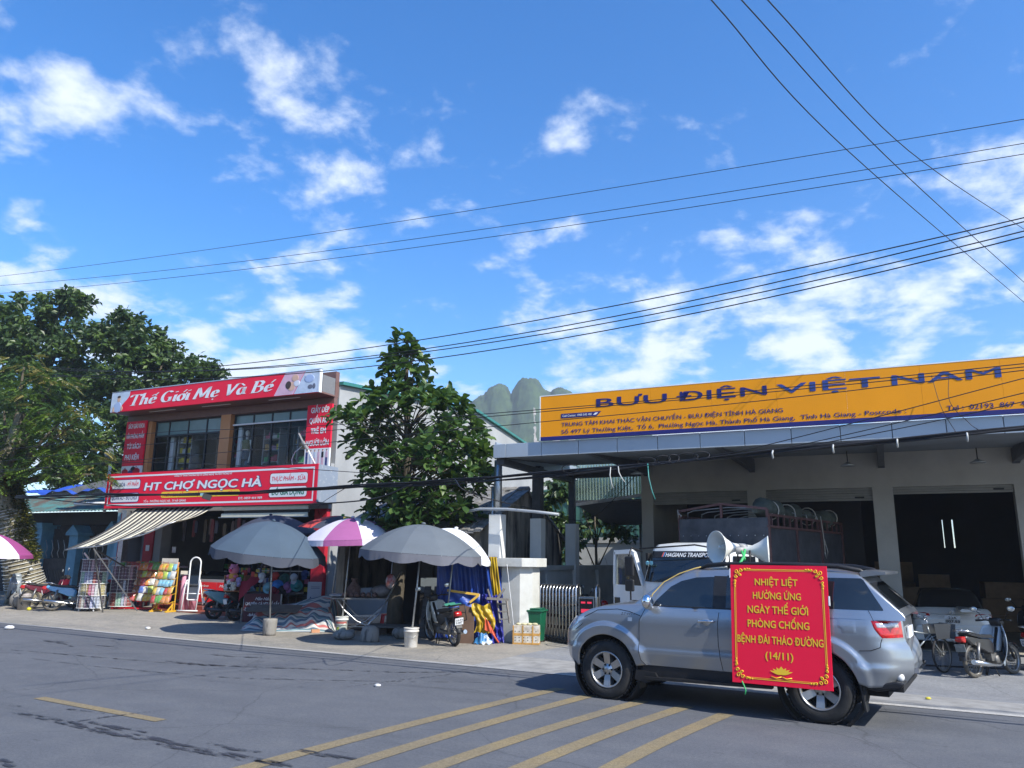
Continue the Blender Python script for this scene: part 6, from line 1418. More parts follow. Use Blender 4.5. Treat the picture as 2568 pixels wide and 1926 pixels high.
# feet of the umbrellas
CEM = mat('cracked_cement', (.25, .24, .22), .9, col2=(.08, .075, .07), vscale=3.2, bump=.6, bscale=12, stretch=(3, 3, .8), thr=(.34, .5))
q = MB(); q.lathe([(.0, .0), (.14, 0), (.155, .06), (.165, .30), (.17, .36), (.16, .385), (0, .39)], 22); q.v = [v * (1 + R.uniform(-.02, .02)) for v in q.v]
solo(q, 'concrete_drum', CEM, 'cracked grey concrete drum holding the slate grey umbrella pole', 'umbrella base', (-5.66, 19.06, 0))
def pail(name, label, x, y, m, printed):
    o = thing('pail', label, 'pail', (x, y, gz(x, y)))
    q = MB(); q.lathe([(.0, .0), (.128, 0), (.135, .01), (.152, .31), (.165, .315), (.165, .335), (.156, .34), (.156, .375), (.166, .38), (.166, .395), (.13, .395), (0, .39)], 26); q.build('bucket', m, o)
    q = MB(); q.tube([(.16 * cos(a), .16 * sin(a) - .012 * abs(sin(a)), .34 - .14 * max(0, -sin(a))) for a in [pi * 2 * i / 24 for i in range(13, 24)]], .005, 5); q.build('handle', STEEL, o)
    if printed:
        q = MB(); q.lathe([(.139, .05), (.152, .29)], 26, cap=False, arc=(rad(200), rad(340))); lb = q.build('paint_label', mat('label_pale', (.52, .55, .52), .5, col2=(.30, .36, .30), vscale=14), o)
        q = MB(); q.lathe([(.1505, .235), (.154, .285)], 26, cap=False, arc=(rad(205), rad(335))); q.build('label_band', flat((.42, .12, .10), .5), lb)
        q = MB(); q.lathe([(.147, .19), (.1475, .20)], 26, cap=False, arc=(rad(205), rad(335))); q.build('label_rule', BLACK, lb)
        q = MB(); q.lathe([(.1445, .09), (.1475, .16)], 12, cap=False, arc=(rad(228), rad(258))); q.build('label_patch', flat((.40, .48, .08), .5), lb)
    return o
pail('pail', 'printed white paint pail holding the purple striped umbrella', -4.13, 19.86, mat('pail_white', (.66, .67, .64), .5, var=.1, vscale=8), True)
pail('pail', 'plain dirty white pail with wire handle holding the pale grey umbrella', -2.06, 17.03, mat('pail_dirty_white', (.66, .65, .61), .5, col2=(.48, .45, .40), vscale=9), False)
q = MB(); q.lathe([(.0, .0), (.20, 0), (.215, .05), (.20, .22), (.16, .31), (.10, .345), (0, .35)], 18); q.v = [v * (1 + .05 * MN.noise(v * 3.3)) for v in q.v]
solo(q, 'cement_lump', CEM, 'rounded grey cement lump with a bent steel pipe set in it', 'umbrella base', (-3.10, 18.0, 0))
q = MB(); q.tube([(-3.17, 18.0, .32), (-3.12, 18.05, .42), (-2.98, 18.2, .55), (-2.90, 18.35, .72), (-2.75, 18.9, 1.15), (-2.62, 19.3, 1.5)], .02, 8)
solo(q, 'bent_pipe', STEEL, 'bent bright steel pipe rising from the cement lump to the table', 'pipe')
def rock(label, x, y, s, name='stone', m=None, rz=0.):
    q = MB(); q.ball((0, 0, s[2]), s, 14, 9); q.v = [V((v.x * (1 + .10 * MN.noise(v * 6 + V((x, y, 0)))), v.y * (1 + .12 * MN.noise(v * 7 + V((y, x, 2)))), max(0, v.z * (1 + .16 * MN.noise(v * 5 + V((x, 0, y))))))) for v in q.v]
    return solo(q, name, m or CEM, label, 'stone', (x, y, gz(x, y)), rz)
rock('low grey stone beside the plain white pail', -2.5, 18.6, (.20, .15, .14)); rock('flat dark stone left of the cement lump', -3.75, 18.3, (.26, .2, .11)); rock('small pale rock at the foot of the printed pail', -3.85, 19.6, (.12, .1, .06)); rock('squat grey stone block at the far left beside the old bucket', -15.75, 25.75, (.33, .25, .26))
# ------------------------------------------------------------------ butcher's table, stool and platform
o = thing('folding_table', 'folding steel table with crossed bent legs under the purple umbrella', 'table', (-3.72, 20.45, 0), rad(4))
q = MB(); q.bx(-.78, .78, -.42, .42, .80, .835); q.build('tabletop', mat('worn_steel_top', (.20, .20, .20), .5, .4, var=.2), o)
for s in (1, -1):
    for d in (1, -1): q = MB(); q.tube([(s * .62, -.36 * d, .79), (s * .45, -.36 * d, .55), (s * .12, -.36 * d, .28), (-s * .0 + s * -.25 , -.36 * d, .12), (-s * .5, -.36 * d, .0)] if d == 1 else [(s * .62, .36, .79), (s * .25, .36, .4), (-s * .5, .36, .0)], .016, 8); q.build('leg', STEEL, o)
q = MB(); q.bar((-.5, -.36, .14), (.5, -.36, .14), .025); q.bar((-.5, .36, .14), (.5, .36, .14), .025); q.bar((-.4, -.36, .40), (.4, -.36, .40), .02); q.build('stretcher', STEEL, o)
NET = mat('brown_net_goods', (.16, .10, .085), .85, var=.4, vscale=18, bump=.5, bscale=30); GREYB = mat('crumpled_plastic', (.30, .27, .26), .5, var=.25, vscale=12, bump=.5, bscale=16)
def lump(name, label, cat, loc, s, m, n=.08):
    q = MB(); q.ball((0, 0, s[2]), s, 16, 11); q.v = [V((v.x * (1 + R.uniform(-n, n)), v.y * (1 + R.uniform(-n, n)), max(0, v.z * (1 + R.uniform(-n, n))))) for v in q.v]
    return solo(q, name, m, label, cat, loc)
q = MB(); q.lathe([(.0, 0), (.17, 0), (.18, .05), (.17, .22), (.10, .34), (.05, .40), (.09, .46)], 16); q.v = [v * (1 + R.uniform(-.05, .05)) for v in q.v]
solo(q, 'net_sack', NET, 'tied net sack of brown goods standing on the folding table', 'sack', (-3.98, 20.4, .835))
lump('plastic_bag', 'crumpled grey plastic bag bulging on the right end of the table', 'bag', (-3.28, 20.45, .835), (.28, .22, .15), GREYB)
lump('plastic_bag', 'flat pale plastic sheets lying on the left end of the table', 'bag', (-4.36, 20.3, .835), (.22, .2, .05), mat('pale_plastic', (.42, .45, .5), .4))
for i in range(6): lump('brown_tuber', 'brown wrapped tuber in the row along the front of the table', 'food', (-4.15 + .15 * i, 20.14 + .03 * (i % 2), .835), (.07, .09, .065), NET)['group'] = 'brown tubers on the table'
o = lump('hanging_bag', 'clear bag of red and white goods hanging on the tree trunk', 'bag', (-2.93, 19.6, 1.08), (.13, .11, .17), mat('clear_bag_red', (.50, .48, .46), .15, col2=(.36, .09, .07), vscale=4, thr=(.42, .58), coat=.6))
q = MB(); q.tube([(0, 0, .3), (0, .1, .5), (0, .2, .8)], .006, 5); q.build('string', WHT, o)
o = thing('plastic_stool', 'red plastic stool under the folding table', 'stool', (-3.05, 20.2, 0), .3)
q = MB(); q.bx(-.15, .15, -.15, .15, .42, .45)
RS = mat('red_plastic', (.45, .01, .02), .4)
q.build('seat', RS, o)
for sx in (1, -1):
    for sy in (1, -1): q = MB(); q.bar((sx * .12, sy * .12, .42), (sx * .17, sy * .17, 0), .05); q.build('leg', RS, o)
o = thing('plank_platform', 'low wooden platform of dark planks resting on bricks', 'platform', (-2.55, 19.55, 0), rad(-6))
DW = mat('dirty_plank', (.10, .095, .09), .85, var=.35, vscale=5, stretch=(.4, 4, 4))
for i in range(7): q = MB(); q.bx(-.85, .85, -.42 + .12 * i, -.42 + .12 * i + .112, .20, .235 + R.uniform(0, .006)); q.build('plank', DW, o)
for x in (-.6, 0, .6):
    for y in (-.34, .3): q = MB(); q.box((x, y, .1), (.2, .11, .2), (0, 0, R.uniform(-.2, .2))); q.build('brick', flat((.20, .17, .15), .9), o)
for i, (x, w) in enumerate(((-2.05, .16), (-1.82, .14), (-1.62, .16), (-1.42, .13))):
    q = MB(); q.bar((x, 19.0, .02), (x + .05, 19.6, 1.15), w, .03); solo(q, 'leaning_board', DW, 'dark upright board leaning under the pale grey umbrella', 'board', group='boards leaning under the grey umbrella')
q = MB(); q.bx(-.25, .25, 0, .3, 0, .35); solo(q, 'grey_crate', flat((.12, .14, .15), .7), 'grey plastic crate standing on the boards under the pale grey umbrella', 'crate', (-1.95, 19.7, 1.0))
# ------------------------------------------------------------------ striped ground sheet over a heap of stock
STR = bpy.data.materials.new('striped_sheet'); STR.use_nodes = True; t = STR.node_tree; b = t.nodes['Principled BSDF']; b.inputs['Roughness'].default_value = .6
tc = t.nodes.new('ShaderNodeTexCoord'); sp = t.nodes.new('ShaderNodeSeparateXYZ'); t.links.new(tc.outputs['UV'], sp.inputs[0])
mm = t.nodes.new('ShaderNodeMath'); mm.operation = 'MULTIPLY'; mm.inputs[1].default_value = 5.0; t.links.new(sp.outputs[1], mm.inputs[0])
fr = t.nodes.new('ShaderNodeMath'); fr.operation = 'FRACT'; t.links.new(mm.outputs[0], fr.inputs[0])
rp = t.nodes.new('ShaderNodeValToRGB'); rp.color_ramp.interpolation = 'CONSTANT'
for p_, c_ in ((0, (.52, .52, .50)), (.20, (.50, .16, .15)), (.34, (.52, .52, .50)), (.48, (.11, .17, .24)), (.66, (.50, .52, .52)), (.78, (.16, .27, .30)), (.9, (.10, .14, .2))):
    e = rp.color_ramp.elements.new(p_) if p_ else rp.color_ramp.elements[0]; e.position = p_; e.color = (*c_, 1)
rp.color_ramp.elements[-1].position = .999 if rp.color_ramp.elements[-1].position == 1 else rp.color_ramp.elements[-1].position
t.links.new(fr.outputs[0], rp.inputs[0]); t.links.new(rp.outputs[0], b.inputs['Base Color'])
n_ = t.nodes.new('ShaderNodeTexNoise'); n_.inputs['Scale'].default_value = 7; bp_ = t.nodes.new('ShaderNodeBump'); bp_.inputs['Strength'].default_value = .5; bp_.inputs['Distance'].default_value = .05
t.links.new(n_.outputs[0], bp_.inputs['Height']); t.links.new(bp_.outputs[0], b.inputs['Normal'])
q = MB(); NU, NV = 90, 50
def heap(u, v):
    x = -1.30 + 2.45 * u + .05 * sin(v * 9); y = -.75 + 1.65 * v
    e = smo(u, 0, .16) * smo(1 - u, 0, .10) * smo(v, .02, .40) * smo(1 - v, 0, .12)
    h = .36 + .22 * smo(u, .35, .8) + .22 * smo(v, .35, .9) - .12 * smo(abs(u - .45), .0, .25) * (v < .6)
    fold = .045 * sin(u * 31 + 4 * sin(v * 6)) * (1 - v) + .035 * sin(u * 57 + v * 12) * (1 - v) ** 2 + .02 * sin(v * 40 + u * 7)
    return (x + .06 * sin(v * 22) * (1 - v), y, max(.004, h * e + fold * smo(e, .02, .5) * 1.2))
q.grid(heap, NU, NV)
o = thing('covered_stock', 'heap of stock under a blue red and white striped plastic sheet', 'stock heap', (-5.55, 20.7, 0), rad(2))
s_ = q.build('striped_sheet', STR, o); uv = s_.data.uv_layers.new(name='UVMap')
for l in s_.data.loops:
    k = l.vertex_index; u = (k % (NU + 1)) / NU; v = (k // (NU + 1)) / NV; uv.data[l.index].uv = (u, v + .16 * u + .05 * sin(u * 6))
for i, (x, y, z, w, d, rz, rx) in enumerate(((-.75, .08, .50, .75, .45, .15, -.35), (-.15, .0, .50, .7, .4, -.1, -.42), (-1.0, .2, .46, .5, .35, .3, -.2))):
    q = MB(); q.box((0, 0, 0), (w, d, .012)); solo(q, 'cardboard_sheet', mat('grey_cardboard', (.15, .12, .10), .85, var=.2, vscale=4), ('flattened grey cardboard sheet on the left of the striped heap', 'flattened grey cardboard sheet in the middle of the striped heap', 'torn cardboard piece at the left end of the striped heap')[i], 'cardboard', (-5.55 + x, 20.55 + y, z + .02), rot=(rx * -1, 0, rz))
q = MB(); q.box((0, 0, .04), (.2, .12, .08)); solo(q, 'orange_scrap', flat((.48, .24, .13), .7), 'crushed orange carton scrap at the front foot of the striped heap', 'litter', (-4.78, 19.92, .0), .4)
# ------------------------------------------------------------------ toy and hat stall with the maroon board
o = thing('maroon_board', 'maroon stall board with white script about chicken and duck', 'sign', (-6.88, 22.25, 0), rad(-5))
q = MB(); q.bx(-.52, .52, 0, .04, .04, .80); q.build('board', mat('maroon_board', (.09, .018, .025), .5, var=.15), o)
q = MB(); Y = -.003; letters(q, 'Hảo Hảo', -.20, .24, .63, .085, Y, .012, .45); letters(q, 'CHUYÊN: GÀ VỊT ĐỒ SẤY', -.47, .50, .49, .085, Y, .02); letters(q, '-ĐÙI GÀ, CÁNH GÀ, CHÂN GÀ', -.50, .52, .34, .08, Y, .02); letters(q, '-BÁNH MÌ', -.38, .1, .20, .07, Y, .02); q.build('lettering', WHT, o)
q = MB(); q.bar((-.56, .0, .0), (-.56, 0, .42), .02); q.bar((.54, .02, 0), (.54, .02, .8), .03); q.build('leg', GALV, o)
o = thing('stall_cart', 'dark stall cart with thin posts carrying hats and toys', 'stall', (-6.75, 22.9, 0), rad(-5))
q = MB(); q.bx(-.75, .75, -.35, .35, .78, .82); q.bx(-.73, .73, -.33, .33, .3, .34); q.build('cart_top', DARKSTEEL, o)
for x in (-.30, .55):
    for y in (-.33, .33): q = MB(); q.bar((x, y, 0), (x, y, 1.75), .03); q.build('post', DARKSTEEL, o)
q = MB(); q.bar((-.3, -.33, 1.42), (.95, -.33, 1.42), .02); q.bar((-.3, .33, 1.72), (.6, .33, 1.72), .02); q.build('hanging_rail', GALV, o)
o = thing('toy_crate', 'brown wooden crate full of soft toys behind the black scooter', 'crate', (-7.78, 22.75, .86), rad(-5))
WB = mat('crate_wood', (.28, .13, .06), .7, var=.2, vscale=6)
for x in (-.30, .28): q = MB(); q.bx(x, x + .025, -.22, .22, 0, .42); q.build('side_board', WB, o)
q = MB(); q.bx(-.275, .28, -.22, .22, -.03, -.002); q.build('bottom_board', WB, o); q = MB(); q.bx(-.275, .28, .2, .22, 0, .42); q.build('back_board', WB, o)
q = MB(); q.tube([(-.25, 0, -.03), (-.25, 0, -.78)], .02, 6); q.tube([(.24, 0, -.03), (.24, 0, -.78)], .02, 6); q.build('leg', GALV, o)
def plush(label, loc, r, m, ears=True, belly=None, snout=None, body=True):
    o = thing('soft_toy', label, 'soft toy', loc, R.uniform(-.4, .2), 'soft toys in the crate')
    q = MB(); q.ball((0, 0, r * 2.1), (r, r * .9, r * .92), 14, 10); q.build('head', m, o)
    if body: q = MB(); q.ball((0, 0, r * .8), (r * .85, r * .75, r * .95), 12, 9); q.build('torso', belly or m, o)
    if ears:
        for s in (1, -1): q = MB(); q.ball((s * r * .62, 0, r * 2.85), (r * .22, r * .14, r * .26), 9, 7); q.build('ear', m, o)
    for s in (1, -1): q = MB(); q.ball((s * r * .36, -r * .84, r * 2.25), (r * .11,) * 3, 7, 5); q.build('eye', BLACK, o)
    for s in (1, -1):
        if body: q = MB(); q.ball((s * r * .8, -r * .35, r * .9), (r * .3, r * .55, r * .3), 9, 7); q.build('arm', m, o); q = MB(); q.ball((s * r * .5, -r * .7, r * .25), (r * .32, r * .55, r * .3), 9, 7); q.build('leg', m, o)
    q = MB(); q.ball((0, -r * .88, r * 1.95), (r * .34, r * .2, r * .26), 10, 7); q.build('snout', snout or m, o)
PINK = mat('plush_pink', (.66, .20, .28), .9, var=.1, vscale=20); CREAMP = mat('plush_cream', (.60, .55, .45), .9, var=.12, vscale=20); LAV = mat('plush_lavender', (.40, .34, .58), .9); WHP = mat('plush_white', (.66, .64, .62), .9); BKP = mat('plush_black', (.03, .03, .03), .9); ORP = mat('plush_orange', (.62, .30, .05), .9); GRP_ = mat('plush_green', (.12, .28, .05), .9); HOTP = mat('plush_hot_pink', (.62, .03, .10), .8)
plush('big round pink pig soft toy on top of the crate', (-7.84, 22.55, 1.12), .155, PINK, snout=HOTP, belly=ORP)
plush('green frog soft toy beside the pink pig', (-7.64, 22.62, 1.08), .075, GRP_)
plush('lavender soft toy under the pig in the crate', (-7.66, 22.48, .98), .085, LAV)
plush('white soft toy with black ears and belly in the crate', (-7.90, 22.46, .92), .085, WHP, belly=BKP)
plush('cream bear soft toy at the front of the crate', (-7.76, 22.42, .87), .08, CREAMP)
plush('small pale bear soft toy at the left corner of the crate', (-8.0, 22.5, .87), .06, CREAMP, belly=WHP)
plush('red soft toy standing behind the frog', (-7.60, 22.75, 1.16), .09, mat('plush_red', (.50, .07, .06), .9), snout=WHP)
for i, (lb, x, z, c) in enumerate((('red and white snack box on the stall rail', -7.30, 1.22, (.55, .06, .05)), ('orange snack box next to the red one on the stall rail', -7.21, 1.17, (.60, .26, .04)), ('blue and white snack box at the end of the stall rail', -7.10, 1.18, (.22, .38, .55)), ('small yellow card clipped above the snack boxes', -7.17, 1.38, (.50, .42, .10)))):
    q = MB(); q.bx(-.05, .05, 0, .03, 0, .17 if i < 3 else .08); bev(solo(q, 'snack_box', flat(c, .5), lb, 'box', (x, 22.55, z), -.1), .006)
q = MB(); q.grid(lambda u, v: (-7.62 + .62 * u, 22.5 - .12 * sin(pi * u), .98 + .26 * u + .10 * v - .42 * (1 - v) * (1 - u) + .03 * sin(u * 14)), 14, 8); solo(q, 'red_cloth', flat((.24, .015, .04), .85), 'dark red cloth draped over the seat of the black scooter', 'cloth')
def cap(label, x, y, z, c, kind='cap', rx=.0):
    o = thing('sun_hat' if kind == 'hat' else 'peaked_cap', label, 'hat', (x, y, z), R.uniform(-.5, .5), 'hats hanging on the stall', rot=(rx, R.uniform(-.2, .2), R.uniform(-.4, .4)))
    q = MB(); q.lathe([(.10, 0), (.105, .03), (.09, .09), (.05, .125), (0, .135)], 14); q.build('crown', flat(c, .8), o)
    q = MB(); q.lathe([(.10, .0), (.17, -.015)], 18, cap=False) if kind == 'hat' else q.prism([(-.08, -.08), (.08, -.08), (.06, -.18), (0, -.20), (-.06, -.18)], -.002, .006, plane='xy'); q.build('brim', flat(c, .8), o)
for a_ in (('white peaked cap hanging on the stall post', -6.99, 22.5, 1.25, (.62, .64, .66), 'cap', .9), ('red cap hanging under the slate umbrella valance', -6.62, 22.5, 1.27, (.50, .06, .05), 'cap', .6), ('pale grey cap hanging on the right stall post', -6.08, 22.4, 1.25, (.42, .48, .56), 'cap', 1.2), ('blue cap hanging at the far right of the stall', -5.80, 22.5, 1.33, (.03, .06, .2), 'cap', .8),
           ('aqua sun hat lying at the left of the stall top', -6.82, 22.55, .96, (.22, .48, .56), 'hat', 1.2), ('bright blue sun hat in the middle of the stall', -6.56, 22.5, 1.02, (.04, .22, .62), 'hat', 1.3), ('mauve sun hat beside the right stall post', -6.27, 22.5, .98, (.26, .12, .28), 'hat', 1.3), ('teal sun hat hanging right of the stall', -6.0, 22.45, 1.03, (.03, .22, .24), 'hat', 1.3), ('green mesh hat hanging in the middle of the stall', -6.45, 22.7, 1.2, (.03, .13, .12), 'hat', 1.2), ('black sun hat above the stall shoes', -6.4, 22.5, .90, (.02, .02, .025), 'hat', 1.0), ('crimson hat below the blue one', -6.62, 22.45, .88, (.2, .02, .04), 'hat', .9)): cap(*a_)
for i in range(2):
    q = MB(); q.puff([(-.13, 0), (-.13, .05), (-.02, .10), (.03, .05), (.13, .035), (.14, 0)], .09, .01); solo(q, 'grey_shoe', flat((.16, .14, .13), .8), ('grey shoe lying on the stall top near the umbrella pole', 'second grey shoe lying behind the first on the stall top')[i], 'shoe', (-6.55 + .1 * i, 22.62 + .11 * i, .825), .3)
o = thing('white_notice_board', 'white rounded notice board with a logo behind the stall', 'sign', (-5.46, 22.3, .56), -.2)
q = MB(); q.bx(-.21, .21, 0, .03, 0, .58); bev(q.build('board', mat('notice_white', (.40, .44, .52), .5), o), .03)
q = MB(); letters(q, 'Aqua', -.17, .12, .07, .11, -.004, .02, .4); q.bx(-.1, .16, -.003, -.001, .40, .41); q.bx(-.1, .16, -.003, -.001, .44, .45); q.build('print', BLU, o)
# ------------------------------------------------------------------ blue and yellow tarpaulins, board and ladder by the pillar
o = thing('blue_tarpaulin', 'blue tarpaulin wall hung beside the white gate pillar', 'tarpaulin', (-.7, 18.3, 0))
BT = mat('tarp_blue', (.02, .075, .38), .38, col2=(.015, .045, .24), vscale=4, bump=.8, bscale=7); BT2 = mat('tarp_dark_blue', (.03, .035, .30), .36, col2=(.02, .025, .2), vscale=4, bump=.9, bscale=8); YT = mat('tarp_yellow', (.46, .34, .02), .42, col2=(.36, .22, .01), vscale=3, bump=.5, bscale=8); ORT = mat('tarp_orange', (.62, .10, .04), .5)
q = MB(); q.grid(lambda u, v: (-1.0 + 1.35 * u, .25 + .05 * sin(u * 26 + v * 3) + .03 * sin(u * 61 + v * 9) - .25 * u * (1 - v) * .2, .05 + (1.70 + .14 * u) * v), 60, 20); q.build('back_sheet', BT, o)
q = MB(); q.grid(lambda u, v: (.08 + .44 * u + .08 * (1 - v), -.28 + .05 * sin(u * 24 + v * 7) + .035 * sin(v * 31 + u * 11) - .10 * (1 - v), .015 + 1.02 * v + .02 * sin(u * 9)), 36, 30); q.build('front_sheet', BT2, o)
q = MB(); q.grid(lambda u, v: (.12 + .46 * (1 - v * .35) * u + .06 * (1 - v), .10 + .04 * sin(u * 20 + v * 4), .9 + .98 * v), 24, 20); q.build('side_sheet', BT, o)
q = MB(); q.grid(lambda u, v: (-.75 + .78 * u, -.05 + .03 * sin(u * 12 + v * 8), .62 + .50 * v - .08 * u), 24, 10); q.build('folded_sheet', BT, o)
q = MB(); q.bar((-.72, -.08, 1.12), (.02, -.08, 1.03), .03, .05); q.bar((.0, -.09, 1.02), (-.2, -.1, .86), .03, .05); q.build('yellow_edge', mat('tarp_yellow_edge', (.60, .38, .06), .5), o)
o = thing('yellow_cloth', 'long yellow tarpaulin hanging in folds from the top of the blue one', 'tarpaulin', (-.36, 18.12, .95)); q = MB(); q.grid(lambda u, v: ((.06 - .11 * v) + (-.07 + .19 * u) * (1.05 - .15 * v) , .03 * sin(u * 19) + .02 * sin(v * 9 + u * 6), .93 * v), 22, 20); q.build('cloth', YT, o)
o = thing('yellow_sheet', 'crumpled yellow sheet heaped against the brown board', 'tarpaulin', (-.66, 17.9, .0)); q = MB(); q.grid(lambda u, v: (-.12 + .42 * u + .06 * sin(v * 5), -.02 + .03 * sin(u * 17 + v * 6) + .012 * sin(v * 27 + u * 5), .22 + .62 * v + .03 * sin(u * 8)), 26, 22); q.build('cloth', YT, o)
q = MB(); q.grid(lambda u, v: (.03 + .26 * u - .16 * v * u, -.07 + .02 * sin(u * 9), .30 + .27 * v - .12 * u), 10, 8); o2 = thing('orange_sheet', 'small orange red sheet folded between the yellow and dark blue tarpaulins', 'tarpaulin', (-.56, 17.86, .0)); q.build('cloth', ORT, o2)
q = MB(); q.grid(lambda u, v: (-.18 + .4 * u, -.1 + .1 * v + .03 * sin(u * 13), .02 + .22 * v * sin(pi * (u * .9 + .05)) + .02 * sin(u * 21)), 18, 8); o2 = thing('patterned_bag', 'blue and white patterned bag crumpled at the foot of the yellow sheet', 'bag', (-.58, 17.75, .0)); q.build('cloth', mat('bag_blue_white', (.55, .62, .66), .5, col2=(.03, .18, .40), vscale=7, thr=(.50, .56)), o2)
q = MB(); q.tube([(-.40, 17.8, .32), (-.35, 17.78, .22), (-.22, 17.76, .04)], .02, 6); solo(q, 'orange_strap', ORT, 'orange red strap trailing to the ground beside the dark blue sheet', 'strap')
q = MB(); q.prism([(-.19, 0), (.19, 0), (.17, .76), (-.19, .83)], 0, .015); bev(solo(q, 'brown_board', mat('brown_hardboard', (.13, .08, .055), .75, var=.2, vscale=3), 'brown hardboard sheet leaning behind the white motorbike', 'board', (-.96, 17.85, .005), rot=(rad(-6), 0, rad(-14))), .004)
o = thing('step_ladder', 'small grey wooden step ladder folded against the dark blue tarpaulin', 'ladder', (-.16, 17.86, .45), rad(-10))
GW = mat('grey_wood_step', (.20, .185, .17), .85, var=.25, vscale=7)
for x in (-.10, .12): q = MB(); q.bar((x + .06, 0, .0), (x - .04, .1, .52), .035); q.build('rail', GW, o)
for k in range(3): q = MB(); q.bar((-.05 - .03 * k, .03 * k, .08 + .16 * k), (.15 - .03 * k, .03 * k, .08 + .16 * k), .05, .025); q.build('step', GW, o)
q = MB(); q.bar((-.34, -.03, .52), (.16, -.03, .50), .06, .05); q.bar((-.33, 0, .72), (-.25, 0, .50), .03); q.bar((.05, 0, .74), (-.10, 0, .52), .05); q.build('top_step', GW, o)
q = MB(); q.bar((.16, 17.95, .0), (-.06, 18.0, 1.72), .010); solo(q, 'white_rod', WHITE, 'thin white rod leaning between the blue tarpaulin and the gate pillar', 'rod')
# green bin and fish box in front of the gate pillar
o = thing('green_bin', 'green plastic wheelie bin with closed lid beside the gate pillar', 'bin', (.58, 18.42, gz(.6, 18.3)), rad(-20)); o.scale = (.88, .88, .90)
GB = mat('bin_green', (.006, .10, .05), .38, var=.1, vscale=4)
q = MB(); q.add([(x * s, y * s2, z) for z, s, s2 in ((0.02, .80, .8), (.74, 1, 1)) for x, y in ((-.27, -.24), (.27, -.24), (.27, .24), (-.27, .24))], [(0, 1, 2, 3)[::-1], (0, 1, 5, 4), (1, 2, 6, 5), (2, 3, 7, 6), (3, 0, 4, 7)]); bev(q.build('bin_body', GB, o), .03, 3)
q = MB(); q.bx(-.30, .30, -.27, .27, .742, .79); q.box((0, 0, .81), (.48, .42, .05)); bev(q.build('lid', GB, o), .02, 3)
q = MB(); q.tube([(-.3, .27, .78), (-.34, .27, .70), (-.34, .2, .66)], .02, 6); q.build('hinge', GALV, o)
q = MB(); q.tube([(.13 + .045 * cos(a), -.222 + .0 * sin(a), .40 + .09 * sin(a)) for a in [2 * pi * i / 18 for i in range(18)]], .004, 4, closed=True); letters(q, 'HG', .105, .155, .385, .035, -.226, .02); q.build('round_mark', mat('bin_print', (.10, .32, .18), .5), o)
for s in (1, -1): q = MB(); q.lathe([(0, -.02), (.06, -.02), (.06, .02), (0, .02)], 14, (s * .2, .22, .06), 'x'); q.build('wheel', BLACK, o)
o = thing('styrofoam_box', 'dirty white foam box wrapped in ochre tape standing before the bin', 'box', (.40, 17.97, gz(.4, 17.97)), rad(-6))
FOAM = mat('dirty_foam', (.62, .60, .54), .8, col2=(.34, .28, .2), vscale=8); OCT = mat('ochre_tape', (.46, .25, .06), .5, var=.25, vscale=9)
q = MB(); q.bx(-.29, .29, -.17, .17, 0, .40); bev(q.build('box_body', FOAM, o), .012)
q = MB()
for z0, z1 in ((.0, .04), (.185, .24)): q.bx(-.294, .294, -.174, .174, z0 + .002, z1)
q.build('tape_band', OCT, o)
for x in (-.29, -.08, .14): q = MB(); q.bx(x - .008, x + .022, -.178, -.1745, .0, .40); q.build('tape_strip', OCT, o)
q = MB()
for x in (-.24, -.15, -.05, .04, .13, .22):
    for z in (.09, .15, .28): q.lathe([(0, -.003), (.011, -.003), (.011, 0)], 8, (x, -.1715, z), 'y')
h_ = q.build('vent_holes', BLACK, o); h_['kind'] = 'stuff'
for i in range(4): lump('crumpled_wrap', 'scrap of pale wrapping lying on top of the foam box', 'litter', (.22 + .12 * i, 17.95, .40 + gz(.4, 17.97)), (.07, .06, .025), mat('wrap_pale', (.52, .48, .30), .7, var=.3))['group'] = 'wrapping scraps on the foam box'
